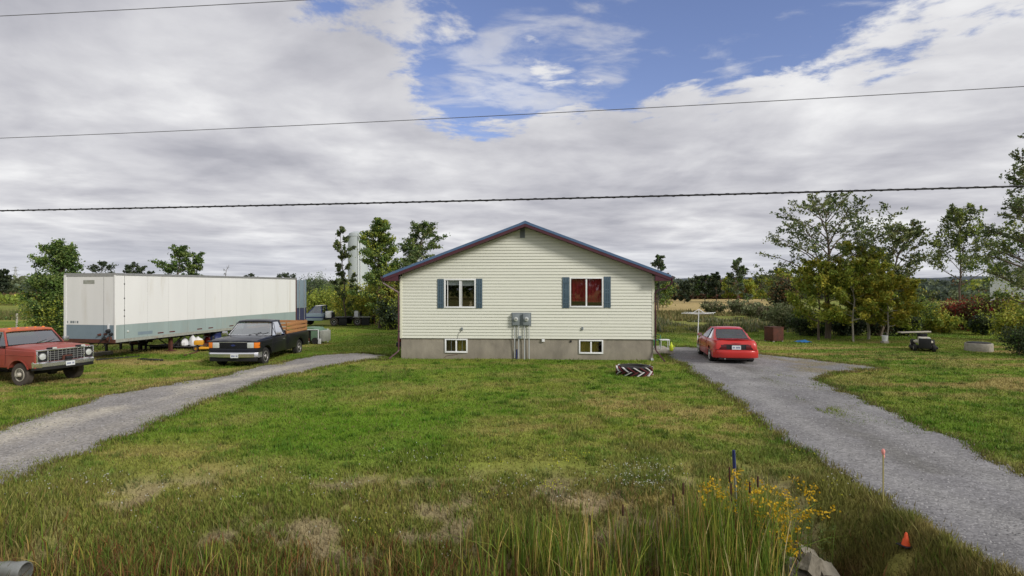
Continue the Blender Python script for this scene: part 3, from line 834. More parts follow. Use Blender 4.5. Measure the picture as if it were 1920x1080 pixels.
loose('white_flowers', [(110, 905, 60, 14, 26), (220, 960, 60, 22, 22), (330, 950, 90, 30, 22), (520, 935, 90, 25, 26), (680, 960, 70, 40, 26), (780, 860, 40, 12, 22), (840, 880, 60, 16, 16), (950, 935, 40, 18, 30), (1020, 900, 60, 25, 26), (1070, 960, 30, 14, 14), (1200, 885, 35, 12, 30), (1240, 900, 30, 14, 20), (1550, 1000, 30, 20, 10), (210, 985, 20, 8, 12), (830, 1062, 12, 6, 10), (675, 1003, 10, 5, 9)], WHT, .008, 'scattered tiny white flowers over the bank and the near lawn', 201)
loose('yellow_flowers', [(1065, 870, 22, 8, 30), (930, 875, 10, 4, 8), (1390, 790, 16, 10, 16), (1500, 860, 12, 6, 8), (1025, 940, 20, 6, 16), (920, 960, 14, 5, 12), (1045, 925, 8, 4, 8), (700, 1015, 30, 8, 8), (1560, 940, 10, 10, 6)], LY, .009, 'scattered tiny yellow flowers in the near lawn and on the bank', 202)

# pebbles standing up out of the driveways
def pebbles():
    r = np.random.default_rng(77); n = 26000
    Y = 6.0 * (26 / 6.0) ** r.uniform(0, 1, n); X = r.uniform(-1, 1, n) * (960 / FPX * Y + .5)
    a = inpoly(RP, X, Y) | inpoly(LP, X, Y); X, Y = X[a], Y[a]; n = len(X)
    s = r.uniform(.006, .020, n) * (1 + Y * .02); Z = gz(X, Y) + .028
    o = np.array([(1, 0, 0), (0, 1, 0), (-1, 0, 0), (0, -1, 0), (0, 0, .8), (0, 0, -.4)])
    j = r.uniform(.6, 1.3, (n, 6, 1)); rot = r.uniform(0, 6.28, n)
    c_, s_ = np.cos(rot), np.sin(rot)
    P = o[None] * j; x = P[..., 0] * c_[:, None] - P[..., 1] * s_[:, None]; y = P[..., 0] * s_[:, None] + P[..., 1] * c_[:, None]
    V = np.stack([x * s[:, None] + X[:, None], y * s[:, None] + Y[:, None], P[..., 2] * s[:, None] + Z[:, None]], 2).reshape(-1, 3)
    b = np.arange(n)[:, None] * 6
    F = np.concatenate([b + np.array([t]) for t in [(0, 1, 4), (1, 2, 4), (2, 3, 4), (3, 0, 4)]], 0)
    C = np.repeat(np.array([.22, .215, .215])[None] * r.uniform(.5, 1.7, n)[:, None], 6, 0)
    tag(np_mesh('gravel', V, F, C, M['stone_bits']), 'loose grey gravel stones lying on both driveways', 'gravel', kind='stuff')
M['stone_bits'] = attr_mat('gravel_stone', .9)
pebbles()
# ------------------------------------------------------------------ house (local: x along the front wall, y into the house, z up)
house = empty('house', (HX, HY, 0), HANG, 'cream bungalow duplex with blue metal roof, burgundy eaves and slate blue shutters', 'house')
cA, sA = math.cos(HANG), math.sin(HANG)
def fac(px, py, off=0.0):
    """photo pixel -> (s, z) on the front wall plane (off metres in front of it)"""
    t = (px - 960.0) / FPX
    ox, oy = HX + sA * off, HY - cA * off
    s = (t * oy - ox) / (cA - t * sA)
    Y = oy + s * sA
    return s, CAMH - (py - 538.0) / FPX * Y
ZS = .865                       # bottom of the siding
PK_S, PK_Z = HW / 2, 5.66       # roof ridge (top surface)
SL = .376
OV = .62
def roof_z(s): return PK_Z - abs(s - PK_S) * SL
TH = .20
def wall_top(s): return roof_z(s) - TH
W_UP = [(fac(833, 523), fac(892, 577.5), 'left'), (fac(1068, 520), fac(1131, 576.5), 'right')]
W_BS = [(fac(834, 635), fac(876.5, 661.5), 'left'), (fac(1085.5, 637), fac(1131, 663.5), 'right')]
def rect(w): return w[0][0], w[1][0], w[1][1], w[0][1]        # x0,x1,z0,z1
UP = [rect(w) for w in W_UP]; BS = [list(rect(w)) for w in W_BS]
for b in BS: b[3] = min(b[3], ZS - .012)
# wall core with window openings (grid of cells round the openings)
def wall_cells(x0, x1, z0, ztop, holes, y0, y1, mbx):
    xs_ = sorted(set([x0, x1] + [h[0] for h in holes] + [h[1] for h in holes]))
    for a, b in zip(xs_[:-1], xs_[1:]):
        zz = sorted([(h[2], h[3]) for h in holes if h[0] <= a + 1e-6 and h[1] >= b - 1e-6])
        z = z0
        for (q0, q1) in zz:
            mbx.box(a, b, y0, y1, z, q0); z = q1
        zt = ztop if not callable(ztop) else None
        if zt is not None: mbx.box(a, b, y0, y1, z, zt)
        else:
            pts = [(a, z), (b, z), (b, ztop(b))] + ([(PK_S, ztop(PK_S))] if a < PK_S < b else []) + [(a, ztop(a))]
            mbx.prism(pts, y0, y1, 'y')
w_ = MB(); wall_cells(.02, HW - .02, ZS, wall_top, UP, .004, .15, w_); w_.build('wall', M['room'], house)
f_ = MB(); wall_cells(0, HW, -.35, ZS - .004, BS, 0.03, .25, f_)
f_.box(0, .25, .25, HD, -.35, ZS - .004); f_.box(HW - .25, HW, .25, HD, -.35, ZS - .004); f_.box(.25, HW - .25, HD - .25, HD, -.35, ZS - .004)
f_.build('foundation', M['concrete'], house)
s_ = MB(); s_.box(.004, .15, .16, HD, ZS, 3.25); s_.box(HW - .15, HW - .004, .16, HD, ZS, 3.25)
s_.prism([(.15, ZS), (HW - .15, ZS), (HW - .15, wall_top(HW - .15)), (PK_S, wall_top(PK_S)), (.15, wall_top(.15))], HD - .15, HD, 'y')
s_.build('side_wall', M['siding'], house)
fl = MB(); fl.box(.2, HW - .2, .26, HD - .26, ZS - .28, ZS - .02); fl.box(HW / 2 - .06, HW / 2 + .06, .26, HD - .26, ZS - .01, 3.2); fl.box(.16, HW - .16, 3.0, 3.1, ZS - .01, 3.2); fl.box(.16, HW - .16, .26, HD - .2, 3.22, 3.28); fl.box(.3, HW - .3, 2.2, 2.3, -.3, ZS - .3); fl.build('inner_floor', M['room'], house)
# siding boards, one object for each course
EXPO = .1262
def spans(a, b, z0, z1, holes, pad=.0):
    segs = [(a, b)]
    for h in holes:
        if h[2] - pad < z1 and h[3] + pad > z0:
            ns = []
            for (p, q) in segs:
                if h[1] <= p or h[0] >= q: ns.append((p, q)); continue
                if h[0] - p > .01: ns.append((p, h[0]))
                if q - h[1] > .01: ns.append((h[1], q))
            segs = ns
    return segs
z = ZS; k = 0; brd = random.Random(5)
while z < wall_top(PK_S) - .05:
    z1 = z + EXPO - .0075  # gap bares the dark wall core as a shade line between courses
    def lim(zz):
        if zz < wall_top(.05): return .05, HW - .05
        d = (PK_Z - TH - zz) / SL; return max(.05, PK_S - d), min(HW - .05, PK_S + d)
    (a0, b0), (a1, b1) = lim(z), lim(min(z1, PK_Z - TH - .01))
    sj = brd.uniform(1.0, HW - 1.0); lapd = brd.choice((-.0022, .0022))
    cuts = [z] + sorted(c for h in UP for c in (h[2], h[3]) if z + .004 < c < z1 - .004) + [z1]
    OB, OT = -.030, -.006
    for za, zc in zip(cuts[:-1], cuts[1:]):
        zm = (za + zc) / 2; ka = (za - z) / (z1 - z); kc = (zc - z) / (z1 - z)
        for (p, q) in [w_ for u_ in spans(a0, b0, zm - .001, zm + .001, UP) for w_ in ([(u_[0], sj), (sj, u_[1])] if u_[0] + .1 < sj < u_[1] - .1 else [u_])]:
            pa = a0 + (a1 - a0) * ka if abs(p - a0) < 1e-6 else p; pc = a0 + (a1 - a0) * kc if abs(p - a0) < 1e-6 else p
            qa = b0 + (b1 - b0) * ka if abs(q - b0) < 1e-6 else q; qc = b0 + (b1 - b0) * kc if abs(q - b0) < 1e-6 else q
            oa = OB + (OT - OB) * ka - (lapd if p >= sj else 0); oc = OB + (OT - OB) * kc - (lapd if p >= sj else 0)
            m = MB(); m.add([(pa, 0, za), (qa, 0, za), (qa, oa, za), (pa, oa, za), (pc, 0, zc), (qc, 0, zc), (qc, oc, zc), (pc, oc, zc)], [(0, 1, 2, 3), (4, 7, 6, 5), (3, 2, 6, 7), (0, 4, 5, 1), (0, 3, 7, 4), (1, 5, 6, 2)]); m.build('siding_board', M['siding'], house)
    z += EXPO; k += 1
# corner posts and starter strip
for x0, x1 in ((-.045, .055), (HW - .055, HW + .045)):
    c = MB(); c.box(x0, x1, -.035, .06, ZS - .01, wall_top(x0 if x0 < 1 else x1) - .02); c.build('corner_post', M['trim_cream'], house, bevel=.006)
# sides in clapboard too
for xx, sg in ((0, -1), (HW, 1)):
    sm = MB(); zz = ZS
    while zz < 3.24:
        sm.add([(xx, .06, zz), (xx, HD, zz), (xx + sg * .024, HD, zz), (xx + sg * .024, .06, zz), (xx, .06, zz + EXPO), (xx, HD, zz + EXPO), (xx + sg * .005, HD, zz + EXPO), (xx + sg * .005, .06, zz + EXPO)], [(0, 1, 2, 3), (3, 2, 6, 7), (4, 5, 6, 7), (0, 3, 7, 4), (1, 2, 6, 5)]); zz += EXPO
    tag(sm.build('side_siding', M['siding'], house), kind='stuff')

# windows
def window(r_, lab, kind, ix):
    x0, x1, z0, z1 = r_; w = x1 - x0; h = z1 - z0; t = .055 if kind == 'up' else .055
    y0, y1 = (-.045, .09) if kind == 'up' else (-.012, .12)
    m = MB()
    m.box(x0, x0 + t, y0, y1, z0, z1); m.box(x1 - t, x1, y0, y1, z0, z1)
    m.box(x0 + t, x1 - t, y0 + .002, y1, z1 - t, z1); m.box(x0 + t, x1 - t, y0 - .012, y1, z0, z0 + t * 1.15)
    win = m.build('window', M['white'], house, bevel=.004)
    if kind == 'up': tag(win, 'sliding window with pale blind' if ix == 0 else 'sliding window with red curtain')
    cx = (x0 + x1) / 2
    if kind == 'up' and ix == 0: cx += .0
    s = MB(); s.box(cx - .03, cx + .03, y0 + .03, y1 - .03, z0 + t * 1.15, z1 - t)
    if not (kind == 'up' and ix == 1): s.box(cx + .055, cx + .085, y0 + .045, y1 - .03, z0 + t * 1.15, z1 - t) if kind == 'up' else None
    if kind == 'up' and ix == 0: s.box(x0 + t + .075, x0 + t + .10, y0 + .03, y1 - .03, z0 + t * 1.15, z1 - t)
    s.build('mullion', M['white'], win, bevel=.003)
    for (a, b) in ((x0 + t, cx - .03), (cx + .03, x1 - t)):
        p = MB(); p.quad((a, y0 + .055, z0 + t), (b, y0 + .055, z0 + t), (b, y0 + .055, z1 - t), (a, y0 + .055, z1 - t)); p.build('pane', M['pane'], win)
    def cloth(a, b, za, zb, y, mat, amp=.02, nm='curtain', fr=26):
        q = MB(); n = 28; vs = []; fs = []
        for i in range(n + 1):
            xx = a + (b - a) * i / n; yy = y + amp * math.sin(i * fr / n + ix)
            vs += [(xx, yy, za), (xx, yy * 1.0, zb)]
        for i in range(n): fs.append((2 * i, 2 * i + 2, 2 * i + 3, 2 * i + 1))
        q.add(vs, fs); q.build(nm, mat, win, smooth=True)
    if kind == 'up' and ix == 0:
        cloth(x0 + t, cx, z1 - t - h * .17, z1 - t, .10, M['blind'], .0, 'blind'); cloth(cx + .02, x1 - t, z1 - t - h * .19, z1 - t, .10, M['blind'], .0, 'blind')
    elif kind == 'up':
        cloth(x0 + t, cx, z0 + h * .20, z1 - t, .16, M['curtain_red'], .022); cloth(cx + .02, x1 - t, z0 + h * .17, z1 - t, .15, M['curtain_red'], .018)
    elif ix == 0:
        cloth(x0 + t, cx - .03, z0, z1, .19, M['curtain_brown'], .02); cloth(cx + .03, x1 - t, z0, z1, .18, M['curtain_gold'], .015)
        for xx in (x0 + w * .28, x0 + w * .76):
            g = MB(); g.box(xx - .008, xx + .008, y0 + .058, y0 + .07, z0 + t, z1 - t); g.build('glazing_bar', M['blind'], win)
    else:
        cloth(x0 + t, cx - .03, z0, z1, .18, M['curtain_gold'], .015); cloth(cx + .03, x1 - t - .12, z0, z1, .18, M['curtain_gold'], .02)
    return win
for i, r_ in enumerate(UP): window(r_, '', 'up', i)
for i, r_ in enumerate(BS): window(r_, '', 'bs', i)
# shutters: three vertical boards on two battens
for (pa, pb) in (((820.5, 523), (832, 578)), ((893, 522.5), (904.5, 578)), ((1054.5, 519.5), (1067, 577.5)), ((1132, 518.5), (1145, 577))):
    a = fac(*pa); b = fac(*pb); x0, x1, z0, z1 = a[0], b[0], b[1], a[1]
    bt = MB(); bt.box(x0 + .006, x1 - .006, -.0275, -.0265, z0 + .01, z1 - .01)
    for zz in (z0 + .22, z1 - .22): bt.box(x0 + .01, x1 - .01, -.056, -.0275, zz - .035, zz + .035)
    sh = bt.build('shutter', M['shutter'], house)
    w = (x1 - x0 - .024) / 3
    for j in range(3):
        xx = x0 + j * (w + .012); m = MB(); m.box(xx, xx + w, -.046, -.028, z0 + (.0 if j != 1 else .008), z1 - (.0 if j != 1 else .0)); m.build('board', M['shutter'], sh, bevel=.003)

# gable vent
a = fac(975, 428); b = fac(984.5, 446); m = MB()
m.box(a[0], b[0], -.034, -.005, b[1], a[1]); v = m.build('gable_vent', M['meter'], house)
for j in range(9):
    zz = b[1] + .03 + j * (a[1] - b[1] - .05) / 9; q = MB(); q.add([(a[0] + .02, -.036, zz), (b[0] - .02, -.036, zz), (b[0] - .02, -.05, zz - .0), (a[0] + .02, -.05, zz), (a[0] + .02, -.036, zz + .03), (b[0] - .02, -.036, zz + .03)], [(0, 1, 2, 3), (3, 2, 5, 4), (0, 3, 4), (1, 5, 2)]); q.build('louvre', M['meter'], v)

# roof: metal sheets with ribs, fascia, soffit, eave boxes
def roof_side(sg):
    xe = PK_S + sg * (HW / 2 + OV); y0, y1 = -.46, HD + .4
    m = MB(); zt = roof_z(xe); 
    m.prism([(PK_S, PK_Z), (xe, zt), (xe, zt - .035), (PK_S, PK_Z - .035)], y0, y1, 'y')
    rf = m.build('roof', M['roof_blue'], house)
    rb = MB()
    n = 38
    for i in range(n + 1):
        yy = y0 + (y1 - y0) * i / n
        rb.prism([(PK_S + sg * .16, PK_Z - .16 * SL + .0), (xe, zt), (xe, zt + .022), (PK_S + sg * .16, PK_Z - .16 * SL + .022)], yy, yy + .035, 'y')
    tag(rb.build('rib', M['roof_blue'], rf), kind='stuff')
    # rake trim: thin blue flange then burgundy fascia
    t = MB(); t.prism([(PK_S, PK_Z + .012), (xe + sg * .01, zt + .012), (xe + sg * .01, zt - .085), (PK_S, PK_Z - .085)], y0 - .022, y0 - .004, 'y'); t.build('rake_trim', M['roof_blue'], house)
    t = MB(); t.prism([(PK_S, PK_Z - .058), (xe, zt - .058), (xe, zt - .20), (PK_S, PK_Z - .20)], y0 - .012, y0 + .01, 'y'); t.build('rake_fascia', M['burgundy'], house)
    # soffit under the gable overhang
    t = MB(); t.prism([(PK_S, PK_Z - .185), (xe, zt - .185), (xe, zt - .197), (PK_S, PK_Z - .197)], y0 + .01, .02, 'y'); t.build('gable_soffit', M['burgundy'], house)
    # boxed eave return at the front corner and eave soffit along the side
    xw = 0 if sg < 0 else HW; zb = zt - .215
    pts = [(xe, zt - .20), (xe, zb), (xw, zb), (xw, roof_z(xw) - .20)]
    t = MB(); t.prism(pts, y0 + .012, y0 + .03, 'y'); t.build('eave_box', M['burgundy'], house)
    t = MB(); t.box(min(xe, xw), max(xe, xw), y0 + .03, y1, zb, zb + .012); t.build('eave_soffit', M['burgundy'], house)
    t = MB(); t.box(xe - .012, xe + .012, y0 + .03, y1, zb, zt - .04); t.build('eave_fascia', M['burgundy'], house)
    # gutter
    gx = xe + sg * .014; g = MB()
    g.prism([(gx, zt - .03), (gx + sg * .002, zt - .15), (gx + sg * .075, zt - .15), (gx + sg * .115, zt - .06), (gx + sg * .115, zt - .03), (gx + sg * .105, zt - .03), (gx + sg * .10, zt - .06), (gx + sg * .07, zt - .138), (gx + sg * .014, zt - .138), (gx + sg * .012, zt - .03)], y0 + .0, y1, 'y')
    gt = g.build('gutter', M['burgundy'], house)
    return xe, zt, gt
xl, zl, _ = roof_side(-1); xr, zr, _ = roof_side(1)
m = MB(); m.prism([(PK_S - .20, PK_Z - .20 * SL + .024), (PK_S, PK_Z + .034), (PK_S + .20, PK_Z - .20 * SL + .024), (PK_S + .20, PK_Z - .20 * SL + .002), (PK_S, PK_Z + .012), (PK_S - .20, PK_Z - .20 * SL + .002)], -.485, HD + .42, 'y'); m.build('ridge_cap', M['roof_blue'], house)
# downspouts
def dspout(pts, name='downspout', mat='burgundy', w=.036):
    m = MB(); m.tube(pts, w, 4); return m.build(name, M[mat], house)
p1 = fac(727, 528, .4); p2 = fac(746, 551, .05)
dspout([(xl - .06, -.38, zl - .14), (xl - .04, -.36, zl - .30), (xl + .10, -.28, zl - .40), (-.11, -.06, zl - .68), (-.085, -.05, zl - .80), (-.085, -.05, .34)])
dspout([(-.085, -.05, .36), (-.11, -.10, .30), (-.42, -.30, .03)], 'downspout_extension', 'rust_brown' if 'rust_brown' in M else 'burgundy')
dspout([(xr + .06, -.38, zr - .14), (xr + .04, -.37, zr - .32), (xr - .04, -.34, zr - .40), (xr - .12, -.30, zr - .42), (xr - .16, -.28, zr - .52), (HW + .14, -.06, zr - .60), (HW + .085, -.05, zr - .70), (HW + .085, -.05, .42)])
dspout([(HW + .085, -.05, .44), (HW + .12, -.10, .38), (HW + .36, -.55, .02)], 'downspout_extension')
for xx, zz in ((-.085, 2.9), (-.085, 1.15), (HW + .085, 2.4), (HW + .085, 1.0)):
    m = MB(); m.box(xx - .055, xx + .055, -.095, -.03, zz - .015, zz + .015); m.build('strap', M['dark'], house)
# bent rear downspout dropping from the eave
m = MB(); m.tube([(xr - .1, 1.6, zr - .25), (xr - .1, 1.6, zr - 1.0), (HW + .05, 1.4, zr - 1.0)], .02, 6); m.build('hanging_rod', M['dark'], house)

# electric meters with conduits
a = fac(959.5, 586.5); b = fac(996, 610); pb = MB(); pb.box(a[0], b[0], -.045, -.024, b[1] - .02, a[1] + .01); pb.build('meter_board', M['meter'], house)
for (pa, pb_) in (((961, 587.5), (974.5, 609.5)), ((981, 587.5), (994, 609.5))):
    a = fac(*pa); b = fac(*pb_); m = MB(); m.box(a[0], b[0], -.17, -.047, b[1], a[1])
    mt = m.build('electric_meter', M['meter'], house, bevel=.008)
    cx = (a[0] + b[0]) / 2; cz = a[1] - (a[1] - b[1]) * .48
    q = MB(); q.lathe([(-.172, .095), (-.185, .095), (-.186, .082)], 24, 'y', (cx, 0, cz)); q.build('meter_ring', M['conduit'], mt, smooth=False)
    q = MB(); q.lathe([(-.186, .078), (-.235, .072), (-.25, .055)], 24, 'y', (cx, 0, cz)); q.build('meter_glass', M['lamp'], mt, bevel=.006)
    q = MB(); q.box(cx - .04, cx + .04, -.252, -.2505, cz - .005, cz + .03); q.build('meter_dial', M['dark'], mt)
for px, pbot, rad in ((965, 669, .020), (972.5, 673, .024), (983.5, 673, .024), (992, 670, .022)):
    s0, z0 = fac(px, pbot); _, z1 = fac(px, 609)
    m = MB(); m.tube([(s0, -.09, z1), (s0, -.09, ZS + .02), (s0, -.075, ZS - .06), (s0, -.06 if rad > .021 else -.03, z0 - .05)], rad, 10); m.build('conduit', M['conduit'], house, smooth=True)
s0, z0 = fac(969, 672); m = MB(); m.tube([(s0, -.04, -.1), (s0, -.04, .42)], .03, 10); m.build('ground_pipe', M['navy'], house)
s0, z0 = fac(974.5, 632); m = MB(); m.box(s0 - .05, s0 + .06, -.12, -.03, z0 - .06, z0 + .05); m.build('junction_box', M['meter'], house, bevel=.01)
# small fittings
a = fac(1018.5, 638.5); m = MB(); m.box(a[0] - .06, a[0] + .06, -.06, .025, a[1] - .05, a[1] + .06); m.build('outlet_box', M['white'], house, bevel=.01)
for px, py in ((866.5, 616.5), (1092, 616)):
    a = fac(px, py); m = MB(); m.box(a[0] - .035, a[0] + .035, -.075, -.024, a[1] - .06, a[1] + .06); m.lathe([(-.1, .012), (-.06, .02)], 8, 'y', (a[0], 0, a[1] - .03)); m.build('wall_tap', M['meter'], house, bevel=.006)
a = fac(865, 620); b = fac(858, 634); m = MB(); m.tube([(a[0], -.04, a[1]), (a[0] - .12, -.045, (a[1] + b[1]) / 2 + .02), (b[0], -.035, b[1]), (b[0] - .02, -.02, ZS - .02)], .006, 5); m.build('cable', M['dark'], house)
a = fac(858, 663); b = fac(832, 671); m = MB(); m.tube([(a[0], .024, a[1] - .03), (b[0] + .1, .022, b[1] + .08), (b[0], .02, .03)], .006, 5); m.build('cable', M['rust'], house)
a = fac(1070.5, 639.5); m = MB(); m.box(a[0] - .03, a[0] + .03, -.01, .03, a[1] - .05, a[1] + .03); m.build('vent_hood', M['dark'], house)
a = fac(1220, 675); m = MB(); m.lathe([(-.10, .055), (.0, .055), (.05, .05)], 14, 'y', (a[0] + .05, -.02, .05)); m.build('drain_pipe_end', M['plastic_white'], house)
# something pale on the sill inside the left window
x0, x1, z0, z1 = UP[0]; c = x1 - .22
fg = empty('window_ornament', tuple(house.matrix_world @ Vector((0, 0, 0))), 0, 'small beige animal figurine sitting on the sill inside the left upper window', 'figurine')
fg.location = (HX + cA * c - sA * .13, HY + sA * c + cA * .13, z0 + .06)
m = MB(); m.lathe([(0, .05), (.03, .075), (.09, .06), (.13, .035), (.155, .045), (.19, .048), (.22, .025)], 12, 'z'); m.build('body', M['skinbeige'], fg, smooth=True)
m = MB(); m.lathe([(.20, .018), (.26, .003)], 6, 'z', (-.03, 0, 0)); m.lathe([(.20, .018), (.26, .003)], 6, 'z', (.03, 0, 0)); m.build('ear', M['skinbeige'], fg)
m = MB(); m.box(c - .5, c + .2, .095, .20, z0 + .03, z0 + .06); m.build('window_sill', M['white'], house)

# things beside the house
def hl(s, y, z=0): return (HX + cA * s - sA * y, HY + sA * s + cA * y, z)
st = empty('concrete_step', hl(HW + .75, 3.4), HANG, 'low concrete slab step at the right side of the house', 'step')
m = MB(); m.box(-.65, .55, -1.1, 1.1, -.1, .16); m.build('slab', M['concrete2'], st, bevel=.02)
ch = empty('lawn_chair', hl(HW + .5, 3.0, .16), HANG + .4, 'dark green plastic garden chair on the step right of the house', 'chair')
m = MB(); m.box(-.25, .25, -.25, .25, .40, .43); m.build('seat', M['green_chair'], ch, bevel=.01)
m = MB(); m.add([(-.24, .22, .43), (.24, .22, .43), (.27, .36, .88), (.12, .38, .93), (-.12, .38, .93), (-.27, .36, .88), (-.24, .25, .43), (.24, .25, .43), (.27, .39, .88), (.12, .41, .93), (-.12, .41, .93), (-.27, .39, .88)], [(0, 1, 2, 3, 4, 5), (11, 10, 9, 8, 7, 6), (0, 6, 7, 1), (1, 7, 8, 2), (2, 8, 9, 3), (3, 9, 10, 4), (4, 10, 11, 5), (5, 11, 6, 0)]); m.build('backrest', M['green_chair'], ch, bevel=.008)
for a in (-.23, .23):
    for b in (-.22, .22):
        m = MB(); m.tube([(a, b, .41), (a * 1.15, b * 1.15, 0)], [.025, .018], 6); m.build('leg', M['green_chair'], ch)
    m = MB(); m.tube([(a * 1.1, -.24, .42), (a * 1.15, -.22, .64), (a * 1.12, .30, .66)], .018, 6); m.build('armrest', M['green_chair'], ch)
tb = empty('side_table', hl(HW + .98, 2.75, .16), HANG, 'small white frame table with a blue cloth beside the green chair', 'table')
m = MB(); m.box(-.22, .22, -.22, .22, .43, .46); m.build('table_top', M['plastic_white'], tb, bevel=.008)
for a in (-.18, .18):
    for b in (-.18, .18): m = MB(); m.tube([(a, b, .43), (a * 1.1, b * 1.1, 0)], .015, 6); m.build('leg', M['plastic_white'], tb)
jg = empty('lime_jug', hl(HW + 1.2, 2.3, .16), 0, 'bright lime yellow jug on the step right of the house', 'jug')
m = MB(); m.lathe([(0, .075), (.02, .085), (.2, .085), (.27, .05), (.31, .03), (.36, .03)], 14, 'z'); m.build('body', M['lime'], jg, smooth=True)
m = MB(); m.tube([(.07, 0, .22), (.14, 0, .20), (.14, 0, .10), (.08, 0, .07)], .012, 6); m.build('handle', M['lime'], jg)
bb = empty('red_bag', hl(-.30, 1.3, .55), 0, 'dark red and black bag hanging by the left corner of the house', 'bag')
m = MB(); m.lathe([(0, .10), (.05, .17), (.2, .19), (.36, .14), (.46, .05), (.52, .02)], 10, 'z'); m.build('pouch', M['tail'], bb, smooth=True)
m = MB(); m.box(-.22, .2, -.16, .16, -.18, .02); m.build('lower_sack', M['dark'], bb, bevel=.05)
m = MB(); m.tube([(0, 0, .5), (.1, 0, .75), (.24, 0, .9)], .01, 5); m.build('strap', M['dark'], bb)

# tractor tyre planter on the lawn: chevron lugs painted red and white
tx, ty = pxg(1195, 706); ty += .50
tyre = empty('tyre_planter', (tx, ty, gzf(tx, ty)), 0, 'old tractor tyre lying flat on the lawn with red and white painted treads', 'tyre planter')
RO, HT = .60, .31
m = MB(); m.lathe([(0, RO * .62), (0, RO * .90), (.05, RO * .96), (HT * .5, RO * .97), (HT - .05, RO * .96), (HT, RO * .88), (HT, RO * .62), (HT - .04, RO * .58), (.04, RO * .58)], 44, 'z', closed=True); m.build('tyre_body', M['rubber'], tyre, smooth=True)
NL = 18
for i in range(NL):
    for half in (0, 1):
        m = MB(); a0 = 2 * math.pi * (i + half * .5) / NL; sweep = 2 * math.pi / NL * 1.15
        za, zb = (HT * .50, HT * .97) if half == 0 else (HT * .50, HT * .03)
        ring = []
        for t in (0, .5, 1):
            a = a0 + sweep * t * (-1 if half == 0 else -1) ; zz = za + (zb - za) * t
            da = .055
            ring.append([((RO * .95) * math.cos(a - da), (RO * .95) * math.sin(a - da), zz), ((RO + .035) * math.cos(a - da * .8), (RO + .035) * math.sin(a - da * .8), zz), ((RO + .035) * math.cos(a + da * .8), (RO + .035) * math.sin(a + da * .8), zz), ((RO * .95) * math.cos(a + da), (RO * .95) * math.sin(a + da), zz)])
        m.loft(ring); m.build('lug', M['tyre_white'] if (i % 2 == 0) else M['tyre_red'], tyre, bevel=.006)
m = MB(); m.lathe([(.02, .3), (.24, .36), (.245, .01)], 24, 'z'); m.build('soil', M['room'], tyre)

# weeds by the left downspout
X, Y = pxg(738, 712)
flower_clump('yellow_weed', 'small yellow green flowering weed on the lawn by the left downspout', 'plant', X, Y, .42, .42, 34, (.30, .27, .03), .010, 301, 4, (.14, .15, .03))
# ------------------------------------------------------------------ vehicles (local: x forward, y to its left, z up)
def wheel(root, x, y, r, w, rim_mat, tyre='rubber', rimr=.60, hub=0, dish=.03, label=None):
    s = 1 if y > 0 else -1
    m = MB(); h = w / 2
    m.lathe([(-h * .8, r * rimr), (-h, r * .72), (-h * .96, r * .93), (-h * .70, r), (h * .70, r), (h * .96, r * .93), (h, r * .72), (h * .8, r * rimr)], 28, 'y', (0, 0, 0))
    t = m.build('wheel', M[tyre], root, smooth=True, loc=(x, y, r))
    if label: t['label'] = label
    q = MB(); R_ = r * (rimr + .02)
    o = s * h
    q.lathe([(o * .80, R_), (o * .96, R_ * .97), (o * .93, R_ * .86), (o * (.9) - s * dish, R_ * .80), (o * .9 - s * dish, R_ * .42), (o * .98, R_ * .34), (o * 1.12 + s * hub, R_ * .24), (o * 1.12 + s * hub, .01)], 24, 'y')
    rim = q.build('rim', M[rim_mat], t, smooth=True)
    return t
def arch(cx, r, z0, n=9, r2=None):
    """points of a wheel arch from front to rear, opening downwards"""
    return [(cx + r * math.cos(a), z0 + r * math.sin(a)) for a in [math.pi * i / (n - 1) for i in range(n)]]
def glasspane(root, name, pts, mat='autoglass'):
    m = MB(); m.add(pts, [tuple(range(len(pts)))]); return m.build(name, M[mat], root)
def bar(root, name, a, b, r, mat, n=4):
    m = MB(); m.tube([a, b], r, n); return m.build(name, M[mat], root)

def plate(root, x, y, z, rx, w=.30, h=.15, flip=1):
    m = MB(); m.box(x, x + .006 * flip, y - w / 2, y + w / 2, z, z + h); p = m.build('licence_plate', M['plate'], root)
    rr = random.Random(3)
    for i in range(7):
        if i == 4: continue
        yy = y - w * .36 + i * w * .12; q = MB()
        q.box(x + .006 * flip, x + .008 * flip, yy - w * .035, yy + w * .035, z + h * .28, z + h * .68); q.build('plate_character', M['plate_ink'], p)
    return p

